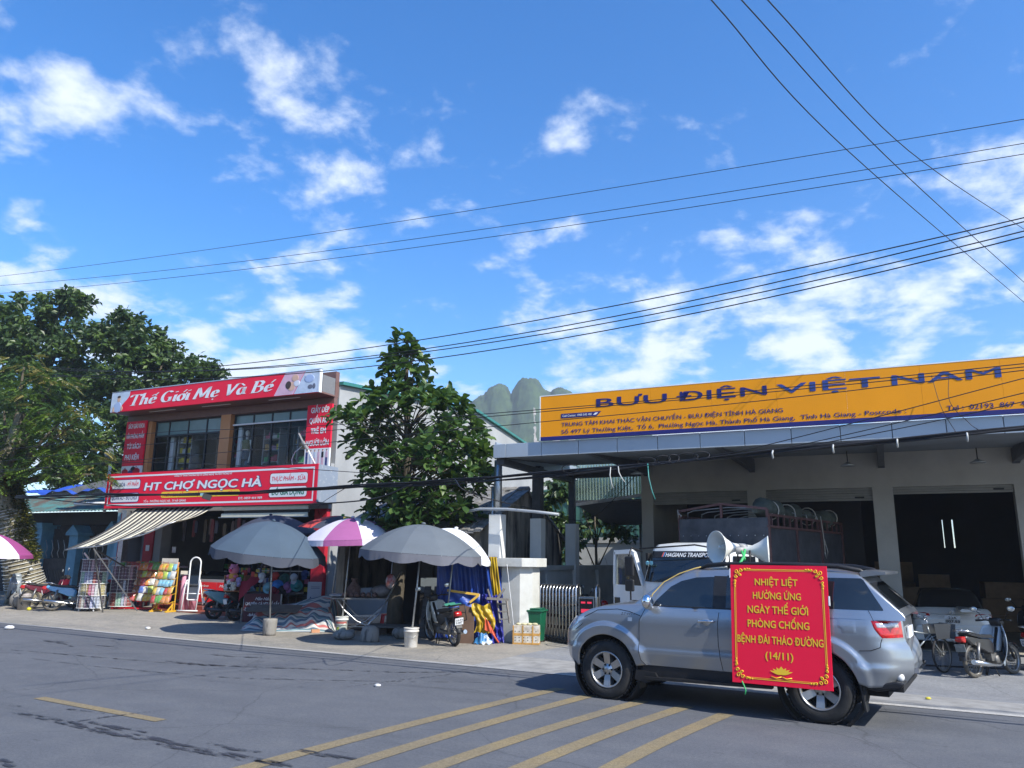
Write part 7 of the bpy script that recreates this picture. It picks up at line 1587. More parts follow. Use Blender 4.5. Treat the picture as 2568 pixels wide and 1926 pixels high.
# ------------------------------------------------------------------ wire racks of wrapped boxes
BOXC = [(.34, .40, .52), (.60, .62, .64), (.42, .48, .60), (.10, .03, .09), (.52, .34, .26), (.64, .62, .55), (.06, .04, .07), (.38, .40, .58), (.45, .12, .20), (.50, .44, .20), (.55, .50, .30), (.38, .24, .08), (.30, .50, .40), (.48, .30, .38), (.16, .10, .14), (.30, .06, .05)]
NAMES = ['slate blue', 'white', 'pale blue', 'dark plum', 'salmon', 'cream', 'black', 'lilac', 'crimson', 'olive', 'sand', 'bronze', 'mint', 'rose', 'dusky', 'brick red']
BOXM = [mat('wrap_%d' % i, c, .45, col2=tuple(min(1, x * .45 + .05) for x in c), vscale=34, thr=(.48, .56)) for i, c in enumerate(BOXC)]
def wire_rack(label, short, x, y, tiers, r, hgt, pals, grp):
    z0 = gz(x, y); o = thing('wire_rack', label, 'rack', (x, y, z0))
    q = MB()
    for k in range(tiers + 1):
        z = .10 + hgt * k
        q.tube([(r * cos(a), r * sin(a), z) for a in [2 * pi * i / 28 for i in range(28)]], .009, 5, closed=True)
        if k < tiers: q.tube([((r - .03) * cos(a), (r - .03) * sin(a), z + .1) for a in [2 * pi * i / 28 for i in range(28)]], .005, 4, closed=True)
    for i in range(8): a = 2 * pi * i / 8; q.tube([(r * cos(a), r * sin(a), .08), (r * .96 * cos(a), r * .96 * sin(a), .1 + hgt * tiers)], .006, 5)
    q.build('wire_frame', WHITE, o)
    q = MB(); q.tube([(0, 0, 0), (0, 0, .1 + hgt * tiers + .1)], .02, 8); q.build('pole', GALV, o)
    for i in range(4): a = pi / 4 + pi / 2 * i; q = MB(); q.lathe([(0, -.015), (.03, -.015), (.03, .015), (0, .015)], 10, (r * .8 * cos(a), r * .8 * sin(a), .03), 'x'); q.tube([(0, 0, .1), (r * .8 * cos(a), r * .8 * sin(a), .06)], .012, 6); q.build('castor', WHITE, o)
    for k in range(tiers):
        n = 13
        for i in range(n):
            a = pi + pi * (i + .5) / n + .02; ci = pals[k][i % len(pals[k])]; hh = hgt * R.uniform(.86, 1.02); rr = r - .05
            q = MB(); q.box((0, 0, hh / 2), (.074, .05, hh))
            for j in range(1, 4): q.box((0, -.0255, hh * j / 4), (.070, .003, .006), mi=1)
            b_ = solo(q, 'wrapped_box', [BOXM[ci], WHT], 'upright %s wrapped box on the %s tier of the %s' % (NAMES[ci], ('bottom', 'second', 'third', 'top')[k], short), 'box', (x + rr * cos(a), y + rr * sin(a), z0 + .11 + hgt * k), a + pi / 2, grp)
wire_rack('round four tier wire rack packed with wrapped boxes at the awning edge', 'front wire rack', -13.01, 24.9, 4, .40, .365, [[0, 2, 1, 6, 4, 5, 3, 6, 7], [8, 13, 1, 5, 9, 10, 11], [15, 3, 6, 12, 12, 7, 7, 0], [14, 13, 14, 3, 14, 14]], 'boxes on the front wire rack')
wire_rack('darker round wire rack standing behind the front one', 'rear wire rack', -12.55, 25.9, 3, .40, .42, [[12, 12, 0, 13, 15, 15], [6, 6, 0, 6, 3, 6], [14, 14, 3, 14, 13, 14]], 'boxes on the rear wire rack')
# ------------------------------------------------------------------ snack packet racks
PKC = [('orange', (.62, .22, .02)), ('green', (.10, .34, .04)), ('brown', (.30, .12, .05)), ('red', (.52, .03, .02)), ('yellow', (.64, .46, .03)), ('pale blue', (.20, .48, .62)), ('white', (.60, .60, .56)), ('lime', (.38, .50, .04)), ('tan', (.46, .30, .16)), ('blue', (.05, .12, .45))]
PKM = [mat('packet_' + n.replace(' ', '_'), c, .22, col2=tuple(min(1, x * .62 + .10) for x in c), vscale=9, thr=(.50, .60), coat=.5) for n, c in PKC]
def packet_mesh():
    q = MB(); q.smooth = True; w, h = .085, .11
    for s in (1, -1): q.grid(lambda u, v, s=s: ((-w + 2 * w * u) * (1 - .06 * sin(pi * v)), s * .038 * (sin(pi * u) * sin(pi * v)) ** .55 + .004 * sin(u * 23 + v * 9), -h + 2 * h * v), 8, 8)
    return q
PKMESH = {}
def snack_rack(label, short, x, y, rz, w, tiers, seq, base, grp, header=None, cols=5, side=None):
    z0 = gz(x, y); o = thing('snack_rack', label, 'rack', (x, y, z0), rz); M = Matrix.Translation((x, y, z0)) @ Matrix.Rotation(rz, 4, 'Z')
    q = MB(); q.bar((-w / 2, .16, .06), (-w / 2, .16, 1.35), .025); q.bar((w / 2, .16, .06), (w / 2, .16, 1.35), .025)
    if base: q.bar((-w / 2, -.25, .05), (w / 2, -.25, .05), .05, .04); q.bar((-w / 2, .2, .05), (w / 2, .2, .05), .04); q.bar((-w / 2, -.25, .05), (-w / 2, .2, .05), .04); q.bar((w / 2, -.25, .05), (w / 2, .2, .05), .04)
    q.build('rack_frame', side or RS, o)
    for k in range(tiers):
        z = .30 + .24 * k; q = MB(); q.bar((-w / 2, -.16 + .05 * k, z - .03), (w / 2, -.16 + .05 * k, z - .03), .018); q.bar((-w / 2, -.16 + .05 * k, z - .03), (-w / 2, .16, z + .02), .014); q.bar((w / 2, -.16 + .05 * k, z - .03), (w / 2, .16, z + .02), .014); q.build('rack_tier', side or RS, o)
        for layer in range(2):
            for i in range(cols):
                ci = seq[k][(i + layer) % len(seq[k])]
                if ci not in PKMESH: PKMESH[ci] = packet_mesh().mesh('snack_packet', [PKM[ci]])
                p = M @ V((-w / 2 + w * (i + .5) / cols + R.uniform(-.012, .012), -.15 + .05 * k + .09 * layer, z + .09 + .05 * layer + R.uniform(-.01, .01)))
                b_ = share('snack_packet', PKMESH[ci], None, p, (rad(R.uniform(-28, -8)), R.uniform(-.18, .18), rz + R.uniform(-.25, .25)), R.uniform(.92, 1.12))
                tag(b_, '%s packet in the %s row, %s tier of the %s snack rack' % (PKC[ci][0], ('front', 'rear')[layer], ('lowest', 'second', 'third', 'fourth', 'top')[k], short), 'snack packet', grp)
    if header:
        q = MB(); q.bx(-w / 2 + .02, w / 2 - .02, .13, .15, 1.36, 1.62); h = q.build('header_card', flat((.55, .52, .46), .6), o)
        q = MB(); letters(q, 'Snack', -w / 2 + .06, -.02, 1.46, .06, .127, .02); q.bx(.0, w / 2 - .06, .126, .129, 1.50, 1.505); q.bx(.0, w / 2 - .06, .126, .129, 1.46, 1.465); q.build('card_print', flat((.42, .20, .15), .6), h)
snack_rack('left red snack rack hung with brown and orange packets', 'left red', -12.35, 25.9, rad(8), .78, 5, [[1, 0, 0, 3, 4, 4], [8, 4, 8, 2, 2, 0], [8, 2, 2, 8, 2], [9, 2, 8, 2, 2], [1, 2, 3, 3, 0]], True, 'packets on the left red rack')
snack_rack('right red snack rack hung with bright mixed packets', 'right red', -11.55, 25.75, rad(6), .72, 5, [[6, 4, 4, 6, 5, 5], [9, 6, 7, 7, 6, 5], [3, 0, 6, 5, 5, 9], [7, 0, 0, 1, 1, 0], [0, 3, 1, 1, 0, 0]], True, 'packets on the right red rack')
YR = mat('yellow_rack', (.62, .36, .03), .45)
snack_rack('yellow snack rack with a white header card beside the mirror', 'yellow', -10.72, 24.75, rad(-14), .62, 5, [[3, 1, 1, 0, 0], [4, 6, 5, 3, 0], [8, 5, 5, 5, 5], [0, 0, 7, 5, 6], [0, 4, 0, 7, 5]], False, 'packets on the yellow rack', header=True, side=YR)
for i, dx in enumerate((-.28, .28)):
    c = V((-10.72, 24.75, gz(-10.7, 24.7))) + Matrix.Rotation(rad(-14), 3, 'Z') @ V((dx, .1, 0)); q = MB(); q.bar(c + V((-.08, -.28, .03)), c + V((.06, .22, .03)), .05, .05); q.bar(c + V((0, 0, .05)), c + V((0, 0, .32)), .04); q.bar(c + V((-.06, -.18, .05)), c + V((0, 0, .22)), .03)
    solo(q, 'rack_foot', YR, ('left yellow foot bracket under the yellow snack rack', 'right yellow foot bracket under the yellow snack rack')[i], 'bracket')
# mirror on a white tube stand, pink rolls, goods counter
o = thing('standing_mirror', 'arched white tube standing mirror in front of the shop', 'mirror', (-9.85, 24.75, .14), rad(-8))
q = MB(); q.smooth = True; w = .175
def archp(w, z0, z1, y, n=12): return [(-w, y, z0)] + [(-w * cos(pi * i / n), y, z1 - w + w * sin(pi * i / n)) for i in range(n + 1)] + [(w, y, z0)]
pts = [(-w, .06, .36), (-w + .03, .06, .33), (w - .03, .06, .33), (w, .06, .36)]
q.tube(archp(w, .36, 1.62, .06)[:-1] + [(w, .06, .36), (w - .03, .06, .33), (-w + .03, .06, .33)], .022, 8, closed=True); q.build('mirror_frame', WHITE, o)
q = MB(); P = archp(w - .02, .36, 1.60, .06); q.poly([V(p) for p in P]); q.build('mirror_glass', mat('mirror_dark', (.55, .57, .58), .03, 1.0), o)
for s in (1, -1):
    q = MB(); q.tube([(s * .24, -.10, .02), (s * .24, .0, .80), (s * .22, .04, .93), (s * .19, .06, .93), (s * .18, .06, .80)], .018, 8); q.tube([(s * .24, .34, .02), (s * .23, .05, .86)], .016, 8); q.build('stand_leg', WHITE, o)
q = MB(); q.tube([(-.34, -.16, .02), (.30, -.10, .02)], .02, 8); q.tube([(-.24, .06, .52), (.24, .06, .52)], .016, 8); q.build('cross_bar', WHITE, o)
for i in range(3):
    q = MB(); q.tube([(0, 0, 0), (.02, 0, 1.12)], .10, 14); solo(q, 'pink_roll', mat('pink_cloth', (.56, .26, .34), .8, var=.12, vscale=12), 'tall pink wrapped roll standing beside the yellow rack', 'roll', (-10.22 + .11 * i, 25.0 + .14 * i, .1), group='pink rolls beside the yellow rack')
q = MB(); q.bx(-.3, .3, -.2, .2, 0, .10); solo(q, 'paper_pack', flat((.46, .42, .34), .6), 'beige printed pack lying on top of the pink rolls', 'pack', (-10.08, 25.1, 1.24), .4)
o = thing('goods_table', 'low table of small goods behind the snack racks', 'table', (-11.9, 27.2, .1), rad(-20)); q = MB(); q.bx(-.8, .8, -.3, .3, 1.30, 1.36); q.build('tabletop', flat((.45, .36, .38), .7), o)
for x in (-.7, .7): q = MB(); q.bx(x - .03, x + .03, -.03, .03, 0, 1.3); q.build('leg', GALV, o)
for i in range(7): q = MB(); q.box((0, 0, .06), (.12, .1, .12)); solo(q, 'small_pot', flat([(.08, .2, .08), (.4, .4, .42), (.3, .2, .15), (.1, .1, .1)][i % 4], .6), 'small potted goods standing on the table behind the snack racks', 'pot', (-12.5 + .2 * i, 27.35 - .07 * i, 1.46), i, 'pots on the goods table')
# old bucket, folded steel frame, stick
o = thing('plastic_bucket', 'tall grey bucket stuffed with rags beside the stone on the left', 'bucket', (-15.35, 25.35, gz(-15.3, 25.3))); q = MB(); q.lathe([(0, 0), (.17, 0), (.20, .38), (.22, .39), (.22, .42), (.2, .42)], 18); q.build('bucket', flat((.30, .28, .26), .7), o)
q = MB(); q.ball((0, 0, .44), (.19, .18, .1), 12, 8); q.build('rag_stuffing', GREYB, o)
lump('yellow_fruit', 'yellow fruit lying on the ground beside the grey bucket', 'fruit', (-15.0, 25.05, gz(-15, 25)), (.07, .06, .05), flat((.55, .50, .03), .5))
o = thing('folded_frame', 'folded grey steel chair frames leaning over the blue motorbike', 'frame', (-13.55, 26.0, .1), rad(-15)); q = MB()
for i in range(6): q.bar((-.75 + .17 * i, 0, .55 + .05 * i), (-.15 + .13 * i, .25, 1.55), .04, .02)
q.bar((-.3, .25, 1.55), (.55, .25, 1.62), .035); q.bar((-.75, 0, .58), (.15, 0, .80), .03); q.bar((.5, .2, 1.5), (.1, 0, .1), .035); q.bar((-.75, .2, 1.75), (-.2, .2, 1.25), .04); q.build('steel_bars', GALV, o)
q = MB(); q.bar((-15.0, 27.6, .15), (-14.1, 28.0, 1.65), .05); solo(q, 'wooden_stick', flat((.38, .30, .2), .8), 'pale wooden stick leaning between the wired tree and the grille', 'stick')
# ------------------------------------------------------------------ trees
BARK = mat('rough_bark', (.10, .085, .06), .95, col2=(.05, .042, .03), vscale=7, bump=.8, bscale=14, stretch=(1, 1, .35))
def leafmat(name, c, c2, thr=(.40, .62)):
    m = mat(name, c, .42, col2=c2, vscale=1.9, thr=thr, spec=.45, detail=3)
    b = m.node_tree.nodes['Principled BSDF']; b.inputs['Subsurface Weight'].default_value = 0.0
    t = m.node_tree; tr = t.nodes.new('ShaderNodeBsdfTranslucent'); mx = t.nodes.new('ShaderNodeMixShader'); mx.inputs[0].default_value = .22
    tr.inputs[0].default_value = (c[0] * 1.5, c[1] * 1.6, c[2] * .8, 1)
    t.links.new(b.outputs[0], mx.inputs[1]); t.links.new(tr.outputs[0], mx.inputs[2]); t.links.new(mx.outputs[0], t.nodes['Material Output'].inputs[0]); return m
def frame_of(d, roll=0.0):
    d = d.normalized(); up = V((0, 0, 1)); x = d.cross(up)
    if x.length < 1e-3: x = V((1, 0, 0))
    x.normalize(); n = x.cross(d).normalized(); M = Matrix((x, d, n)).transposed(); return M @ Matrix.Rotation(roll, 3, 'Y')
# broad leafed street tree in the middle: rosettes of big obovate leaves
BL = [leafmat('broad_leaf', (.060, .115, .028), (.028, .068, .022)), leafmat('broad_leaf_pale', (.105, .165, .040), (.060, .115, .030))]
def broadleaf():
    q = MB(); q.smooth = True; pts = []; prof = [(0, .008), (.12, .02), (.35, .045), (.62, .066), (.85, .055), (1, .006)]
    for t_, w in prof: pts += [V((-w, t_ * .25, .018 * t_ + .30 * w - .05 * t_ * t_)), V((0, t_ * .25, -.05 * t_ * t_)), V((w, t_ * .25, .018 * t_ + .30 * w - .05 * t_ * t_))]
    q.add(pts, [(i * 3 + j, i * 3 + j + 1, i * 3 + j + 4, i * 3 + j + 3) for i in range(5) for j in range(2)]); return q
T = thing('broadleaf_tree', 'broad leafed street tree with big glossy leaf rosettes standing behind the umbrellas', 'tree', (-2.82, 20.0, 0))
rr = random.Random(11); TX = V((-2.82, 20.0, 0))
PROF = [(2.25, .95), (2.7, 1.25), (3.3, 1.45), (3.9, 1.66), (4.4, 1.82), (5.0, 1.85), (5.5, 1.75), (5.85, 1.2), (6.3, .78), (6.9, .55), (7.3, .32), (7.6, .10)]
def ccx(z): return .40 + (4.85 - z) * .22 if z > 3.5 else   .62 - (3.5 - z) * .1
tips = []
for tier in range(15):
    z = 2.35 + 5.15 * tier / 14; rad_ = lerp(PROF, z); n = max(4, int(26 * rad_ / 1.0))
    gap = rr.uniform(0, 6.28)
    for i in range(n):
        a = 2 * pi * i / n + rr.uniform(-.35, .35)
        if cos(a - gap) > .80 and tier > 2: continue
        lay = (tier % 2) * .22
        rr_ = rad_ * (rr.uniform(.80, 1.06) if i % 3 else rr.uniform(.35, .75)) * (1 - lay * .4)
        tips.append(V((ccx(z) + rr_ * cos(a), rr_ * sin(a), z + rr.uniform(-.2, .2))))
tips += [V((-.42, 0, 6.9)), V((.05, .1, 7.55)), V((.15, -.1, 7.35)), V((-.5, -.2, 6.75)), V((.35, 0, 7.0)), V((1.15, -.1, 6.0)), V((1.0, .1, 5.9)), V((1.5, -.2, 5.85)), V((-.1, 0, 7.2)), V((2.0, -.3, 4.35)), V((2.15, -.2, 4.45)), V((-1.75, -.2, 5.5)), V((-1.9, -.1, 5.35))]
leaves = []
for tp in tips:
    ax = V((ccx(tp.z), 0, tp.z)); out = (tp - ax); out.z = 0; out = out / max(.3, out.length); d0 = (out * .75 + V((0, 0, .75))).normalized(); F = frame_of(d0); nl = rr.randint(6, 9)
    for k in range(nl):
        a = 2 * pi * k / nl + rr.uniform(-.25, .25); tl = rr.uniform(.55, 1.15)
        d = F @ V((cos(a) * sin(tl), cos(tl) * .8, sin(a) * sin(tl)))
        if rr.random() < .25: d.z -= .5
        M = frame_of(d, rr.uniform(-.6, .6)); leaves.append((tp + TX + V((rr.uniform(-.04, .04), rr.uniform(-.04, .04), rr.uniform(-.05, .05))), M, rr.uniform(.95, 1.45), 0 if rr.random() < .66 else 1))
    for k in range(2):
        a = rr.uniform(0, 2 * pi); p = tp + TX - d0 * rr.uniform(.12, .35); leaves.append((p, frame_of(V((cos(a), sin(a), -.2)) + out * .4), rr.uniform(.7, 1.05), 0))
leaves.sort(key=lambda l: (l[0] - V((0, 0, 1.84))).length - .0)
base = broadleaf(); LM = [base.mesh('leaf', [m]) for m in BL]
front = [l for i, l in enumerate(leaves) if i % 3 == 0][:300]; fs_ = set(id(l) for l in front)
q = MB(); q.smooth = True
for l in leaves:
    p, M, s, mi = l
    if id(l) in fs_:
        o = bpy.data.objects.new('leaf', LM[mi]); C.objects.link(o); o.parent = T; o.matrix_local = Matrix.Translation(p - TX) @ M.to_4x4() @ Matrix.Scale(s, 4)
    else:
        q.add([p - TX + M @ (v * s) for v in base.v], base.f, mi)
c = q.build('crown', BL, T); c['kind'] = 'stuff'
q = MB(); q.tube([(0, 0, 0), (-.03, 0, .6), (.02, 0, 1.4), (.1, 0, 2.4), (.14, 0, 3.6), (.1, 0, 5.0), (.0, 0, 6.2), (.02, 0, 7.3)], [.24, .20, .18, .15, .12, .08, .05, .02], 12); q.v = [v + V((rr.uniform(-.015, .015), rr.uniform(-.015, .015), 0)) for v in q.v]
q.build('trunk', BARK, T)
q = MB()
for tp in tips[::2]:
    z0 = max(2.0, tp.z - .55 - .25 * hypot(tp.x - .1, tp.y)); a = V((.12, 0, z0)); q.tube([a, (a + tp) / 2 + V((0, 0, .05)), tp], [.022, .014, .008], 5)
q.build('branches', BARK, T)
# leaf clouds for the trees further off
def leafcloud(q, lobes, n, size, rnd, squash=.85, shell=.62, mats_=1, droop=0.0):
    tot = sum(l[3] ** 2 for l in lobes)
    for (x, y, z, r) in lobes:
        k = int(n * r * r / tot); nc = max(6, int(k / 26))
        for _ in range(nc):
            th = rnd.uniform(0, 2 * pi); cz = rnd.uniform(-.75, 1); sr = sqrt(max(0, 1 - cz * cz)); rad2 = r * rnd.uniform(shell, 1.04)
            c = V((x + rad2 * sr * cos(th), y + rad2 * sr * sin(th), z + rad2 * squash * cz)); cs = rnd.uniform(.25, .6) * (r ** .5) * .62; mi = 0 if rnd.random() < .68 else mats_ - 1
            for _ in range(26):
                p = c + V((rnd.gauss(0, cs * .5), rnd.gauss(0, cs * .5), rnd.gauss(0, cs * .33))); d = V((rnd.uniform(-1, 1), rnd.uniform(-1, 1), rnd.uniform(-.9, .5) - droop)); M = frame_of(d, rnd.uniform(-1.5, 1.5)); s = size * rnd.uniform(.7, 1.3)
                q.add([p + M @ V(v) * s for v in ((0, 0, 0), (-.26, .45, .06), (0, 1, -.05), (.26, .45, .06))], [(0, 1, 2, 3)], mi)
FL = [leafmat('dark_leaf', (.050, .092, .024), (.018, .040, .013), (.36, .64)), leafmat('bright_leaf', (.095, .150, .028), (.045, .085, .020), (.36, .64))]  # darker and brighter leaf tones, mixed at random
def far_tree(label, base, trunk, lobes, n, size, seed, sq=.85):
    rnd = random.Random(seed); o = thing('leafy_tree', label, 'tree', base, 0, 'trees behind the old house'); B = V(base); q = MB(); leafcloud(q, [(x - B.x, y - B.y, z - B.z, r) for x, y, z, r in lobes], n, size, rnd, sq, .55, 2)
    c = q.build('crown', FL, o); c['kind'] = 'stuff'
    q = MB(); q.tube([V((0, 0, 0)), V((.1, 0, trunk * .5)), V((.2, 0, trunk))], [.4, .3, .24], 10); q.build('trunk', BARK, o)
    q = MB()
    for x, y, z, r in lobes: e = V((x, y, z)) - B; q.tube([V((.2, 0, trunk * .8)), V((e.x * .5, e.y * .5, trunk * .6 + e.z * .4)), e], [.2, .13, .05], 6)
    q.build('limbs', BARK, o)
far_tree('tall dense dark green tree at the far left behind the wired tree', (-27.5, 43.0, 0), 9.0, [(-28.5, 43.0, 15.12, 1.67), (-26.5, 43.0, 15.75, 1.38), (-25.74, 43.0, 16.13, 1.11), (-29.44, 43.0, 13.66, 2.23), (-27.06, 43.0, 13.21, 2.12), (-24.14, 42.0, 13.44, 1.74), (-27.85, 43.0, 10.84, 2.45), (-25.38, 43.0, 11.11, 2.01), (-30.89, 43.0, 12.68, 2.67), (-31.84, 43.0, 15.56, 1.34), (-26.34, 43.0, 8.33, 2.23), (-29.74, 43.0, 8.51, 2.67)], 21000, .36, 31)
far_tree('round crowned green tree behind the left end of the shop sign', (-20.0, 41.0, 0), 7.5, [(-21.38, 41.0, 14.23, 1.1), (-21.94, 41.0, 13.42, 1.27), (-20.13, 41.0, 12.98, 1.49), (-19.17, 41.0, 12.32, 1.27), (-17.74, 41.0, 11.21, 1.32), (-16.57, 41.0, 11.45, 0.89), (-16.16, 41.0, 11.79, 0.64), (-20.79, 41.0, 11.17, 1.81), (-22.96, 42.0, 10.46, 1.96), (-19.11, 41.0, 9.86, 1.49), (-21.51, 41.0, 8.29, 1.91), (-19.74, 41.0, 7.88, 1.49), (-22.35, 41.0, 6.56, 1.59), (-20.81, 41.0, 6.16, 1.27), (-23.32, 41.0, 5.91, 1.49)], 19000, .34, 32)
LEANLOBES = [(-17.26, 26.9, 7.33, 1.17, 95, 0.05), (-15.8, 26.6, 6.28, 1.1, 95, 0.12), (-17.03, 26.3, 5.52, 1.1, 95, 0.02), (-15.81, 26.4, 4.73, 0.96, 80, 0.06), (-15.18, 27.1, 5.38, 0.85, 60, 0.2), (-17.95, 26.8, 6.72, 1.1, 80, 0.05), (-15.24, 26.8, 6.47, 0.62, 40, 0.45), (-17.62, 27.0, 8.37, 0.69, 45, 0.5), (-17.33, 26.3, 4.42, 0.83, 60, 0.0), (-14.65, 27.1, 4.54, 0.69, 45, 0.15), (-16.65, 27.2, 7.84, 0.62, 40, 0.3)]
# leaning tree wrapped in wire at the left edge
L0 = V((-16.9, 27.6, .1)); o = thing('leaning_tree', 'leaning tree with a mossy trunk wound round with pale wire beside the blue house', 'tree', L0)
path = [V((.15, .25, 0)), V((.12, .2, .35)), V((.0, .1, .8)), V((-.22, 0, 1.6)), V((-.45, -.05, 2.4)), V((-.72, -.1, 3.2)), V((-.95, -.2, 4.0)), V((-1.0, -.3, 5.2)), V((-.6, -.4, 6.6))]
MOSS = mat('mossy_bark', (.30, .27, .19), .95, col2=(.12, .105, .065), vscale=6, bump=.9, bscale=16)
q = MB(); q.tube(path, [.74, .64, .58, .53, .50, .47, .40, .30, .17], 18); q.v = [v + V((rr.uniform(-.02, .02), rr.uniform(-.02, .02), rr.uniform(-.02, .02))) for v in q.v]; q.build('trunk', MOSS, o)
def onpath(t_):
    f = t_ * (len(path) - 1); i = min(len(path) - 2, int(f)); return path[i] * (1 - f + i) + path[i + 1] * (f - i)
def rpath(t_): return lerp([(0, .75), (.125, .66), (.25, .60), (.375, .55), (.5, .52), (.625, .48), (.75, .42)], t_)
q = MB(); P = []; turns = 24
for i in range(turns * 20 + 1):
    t_ = .20 + .44 * i / (turns * 20) + .004 * sin(i * .05); a = 2 * pi * i / 20; c = onpath(t_); ax = (onpath(t_ + .02) - onpath(t_ - .02)).normalized(); M = frame_of(ax); r_ = rpath(t_) + .012; P.append(c + M @ V((cos(a) * r_, 0, sin(a) * r_)) + V((0, 0, .05 * cos(a))))
q.tube(P, .017, 5); q.build('wire_coil', mat('pale_wire', (.52, .52, .48), .5, .2), o)
EPI = [leafmat('fern_leaf', (.16, .15, .03), (.08, .09, .02)), leafmat('fern_dark', (.05, .07, .02), (.03, .045, .015))]
q = MB(); rnd = random.Random(5)
for _ in range(2600):
    t_ = rnd.uniform(.36, .86) if rnd.random() < .75 else rnd.uniform(.7, .9); c = onpath(t_); a = rnd.uniform(-.9, 1.3) if rnd.random() < .7 else rnd.uniform(0, 6.3); r_ = rpath(t_) * 1.0; d = V((cos(a), -abs(sin(a)) if rnd.random() < .6 else sin(a), rnd.uniform(-.4, .6)))
    if t_ < .62 and rnd.random() < .45 and not (.2 < cos(a)): continue
    p = c + V((d.x, d.y, 0)).normalized() * r_; M = frame_of(d, rnd.uniform(-1, 1)); s = rnd.uniform(.10, .24)
    q.add([p + M @ V(v) * s for v in ((0, 0, 0), (-.2, .5, .05), (0, 1, -.1), (.2, .5, .05))], [(0, 1, 2, 3)], 0 if rnd.random() < .6 else 1)
c = q.build('ferns', EPI, o); c['kind'] = 'stuff'
PIN = [leafmat('feather_leaf', (.060, .115, .025), (.028, .062, .018)), leafmat('feather_leaf_bright', (.120, .19, .025), (.075, .13, .02)), leafmat('feather_leaf_dry', (.30, .25, .09), (.17, .16, .05))]
q = MB(); rnd = random.Random(21)
for (lx, ly, lz, lr, dens, dry) in LEANLOBES:
    for _ in range(dens):
        th = rnd.uniform(0, 2 * pi); cz = rnd.uniform(-.7, 1); sr = sqrt(1 - cz * cz); k = lr * rnd.uniform(.45, 1.03); p = V((lx + k * sr * cos(th), ly + k * sr * sin(th), lz + k * .8 * cz)) - L0
        d = V((sr * cos(th) * .8 + rnd.uniform(-.4, .4), sr * sin(th) * .8 + rnd.uniform(-.4, .4), rnd.uniform(-.5, .25))).normalized(); M = frame_of(d, rnd.uniform(-.5, .5)); Lf = rnd.uniform(.42, .72); mi = 2 if rnd.random() < dry else (1 if rnd.random() < .35 else 0)
        for i in range(9):
            t_ = .12 + .88 * i / 8; c = p + d * Lf * t_ + V((0, 0, -.28 * Lf * t_ * t_))
            for s_ in ((-1, 1) if i < 8 else (0,)):
                dd = (M @ V((s_ * .9, .55 if s_ else 1, -.12))).normalized(); MM = frame_of(dd, rnd.uniform(-.3, .3)); sz = .17 * (1 - .25 * t_)
                q.add([c + MM @ V(v) * sz for v in ((0, 0, 0), (-.2, .5, .03), (0, 1, -.06), (.2, .5, .03))], [(0, 1, 2, 3)], mi)
c = q.build('crown', PIN, o); c['kind'] = 'stuff'
q = MB()
for (lx, ly, lz, lr, dens, dry) in LEANLOBES: e = V((lx, ly, lz)) - L0; q.tube([path[6], (path[6] + e) / 2 + V((0, 0, .2)), e], [.16, .09, .03], 6)
q.build('limbs', BARK, o)
# small trees behind the yard wall
def yard_tree(label, a, b, h, lobes, seed):
    p = W(a, b); rnd = random.Random(seed); o = thing('young_tree', label, 'tree', (p.x, p.y, -.2), 0, 'young trees behind the yard wall'); q = MB(); leafcloud(q, lobes, 1500, .27, rnd, .95, .2, 2, .35); c = q.build('crown', FL, o); c['kind'] = 'stuff'
    q = MB(); q.tube([(0, 0, 0), (.05, 0, h * .5), (0, 0, h)], [.07, .05, .02], 7)
    for x, y, z, r in lobes: q.tube([(0.03, 0, z * .55), (x * .6, y * .6, z * .85), (x, y, z)], [.03, .02, .008], 5)
    for i in range(7): a_ = i * .9; q.tube([(0, 0, .6 + .1 * i), (.25 * cos(a_), .1, 1.2 + .15 * i), (.55 * cos(a_), .1 * sin(a_), 1.5 + .1 * i), (.7 * cos(a_), 0, 1.2 + .1 * i)], [.014, .01, .007, .004], 4)
    q.build('trunk', BARK, o)
yard_tree('dark young tree with drooping leaves behind the yard wall right of the posts', -9.0, 25.5, 4.0, [(-.6, 0, 3.1, .7), (.2, .2, 3.6, .8), (-.9, .1, 2.3, .5), (.8, 0, 3.0, .5), (0, 0, 4.5, .8), (.9, .3, 4.6, .7), (-.8, .3, 4.7, .6)], 3)
yard_tree('slim young tree showing between the two dark canopy posts', -9.9, 24.0, 3.6, [(0, 0, 3.2, .5), (.4, 0, 2.8, .45), (.1, 0, 4.3, .5), (-.3, 0, 3.9, .35)], 4)
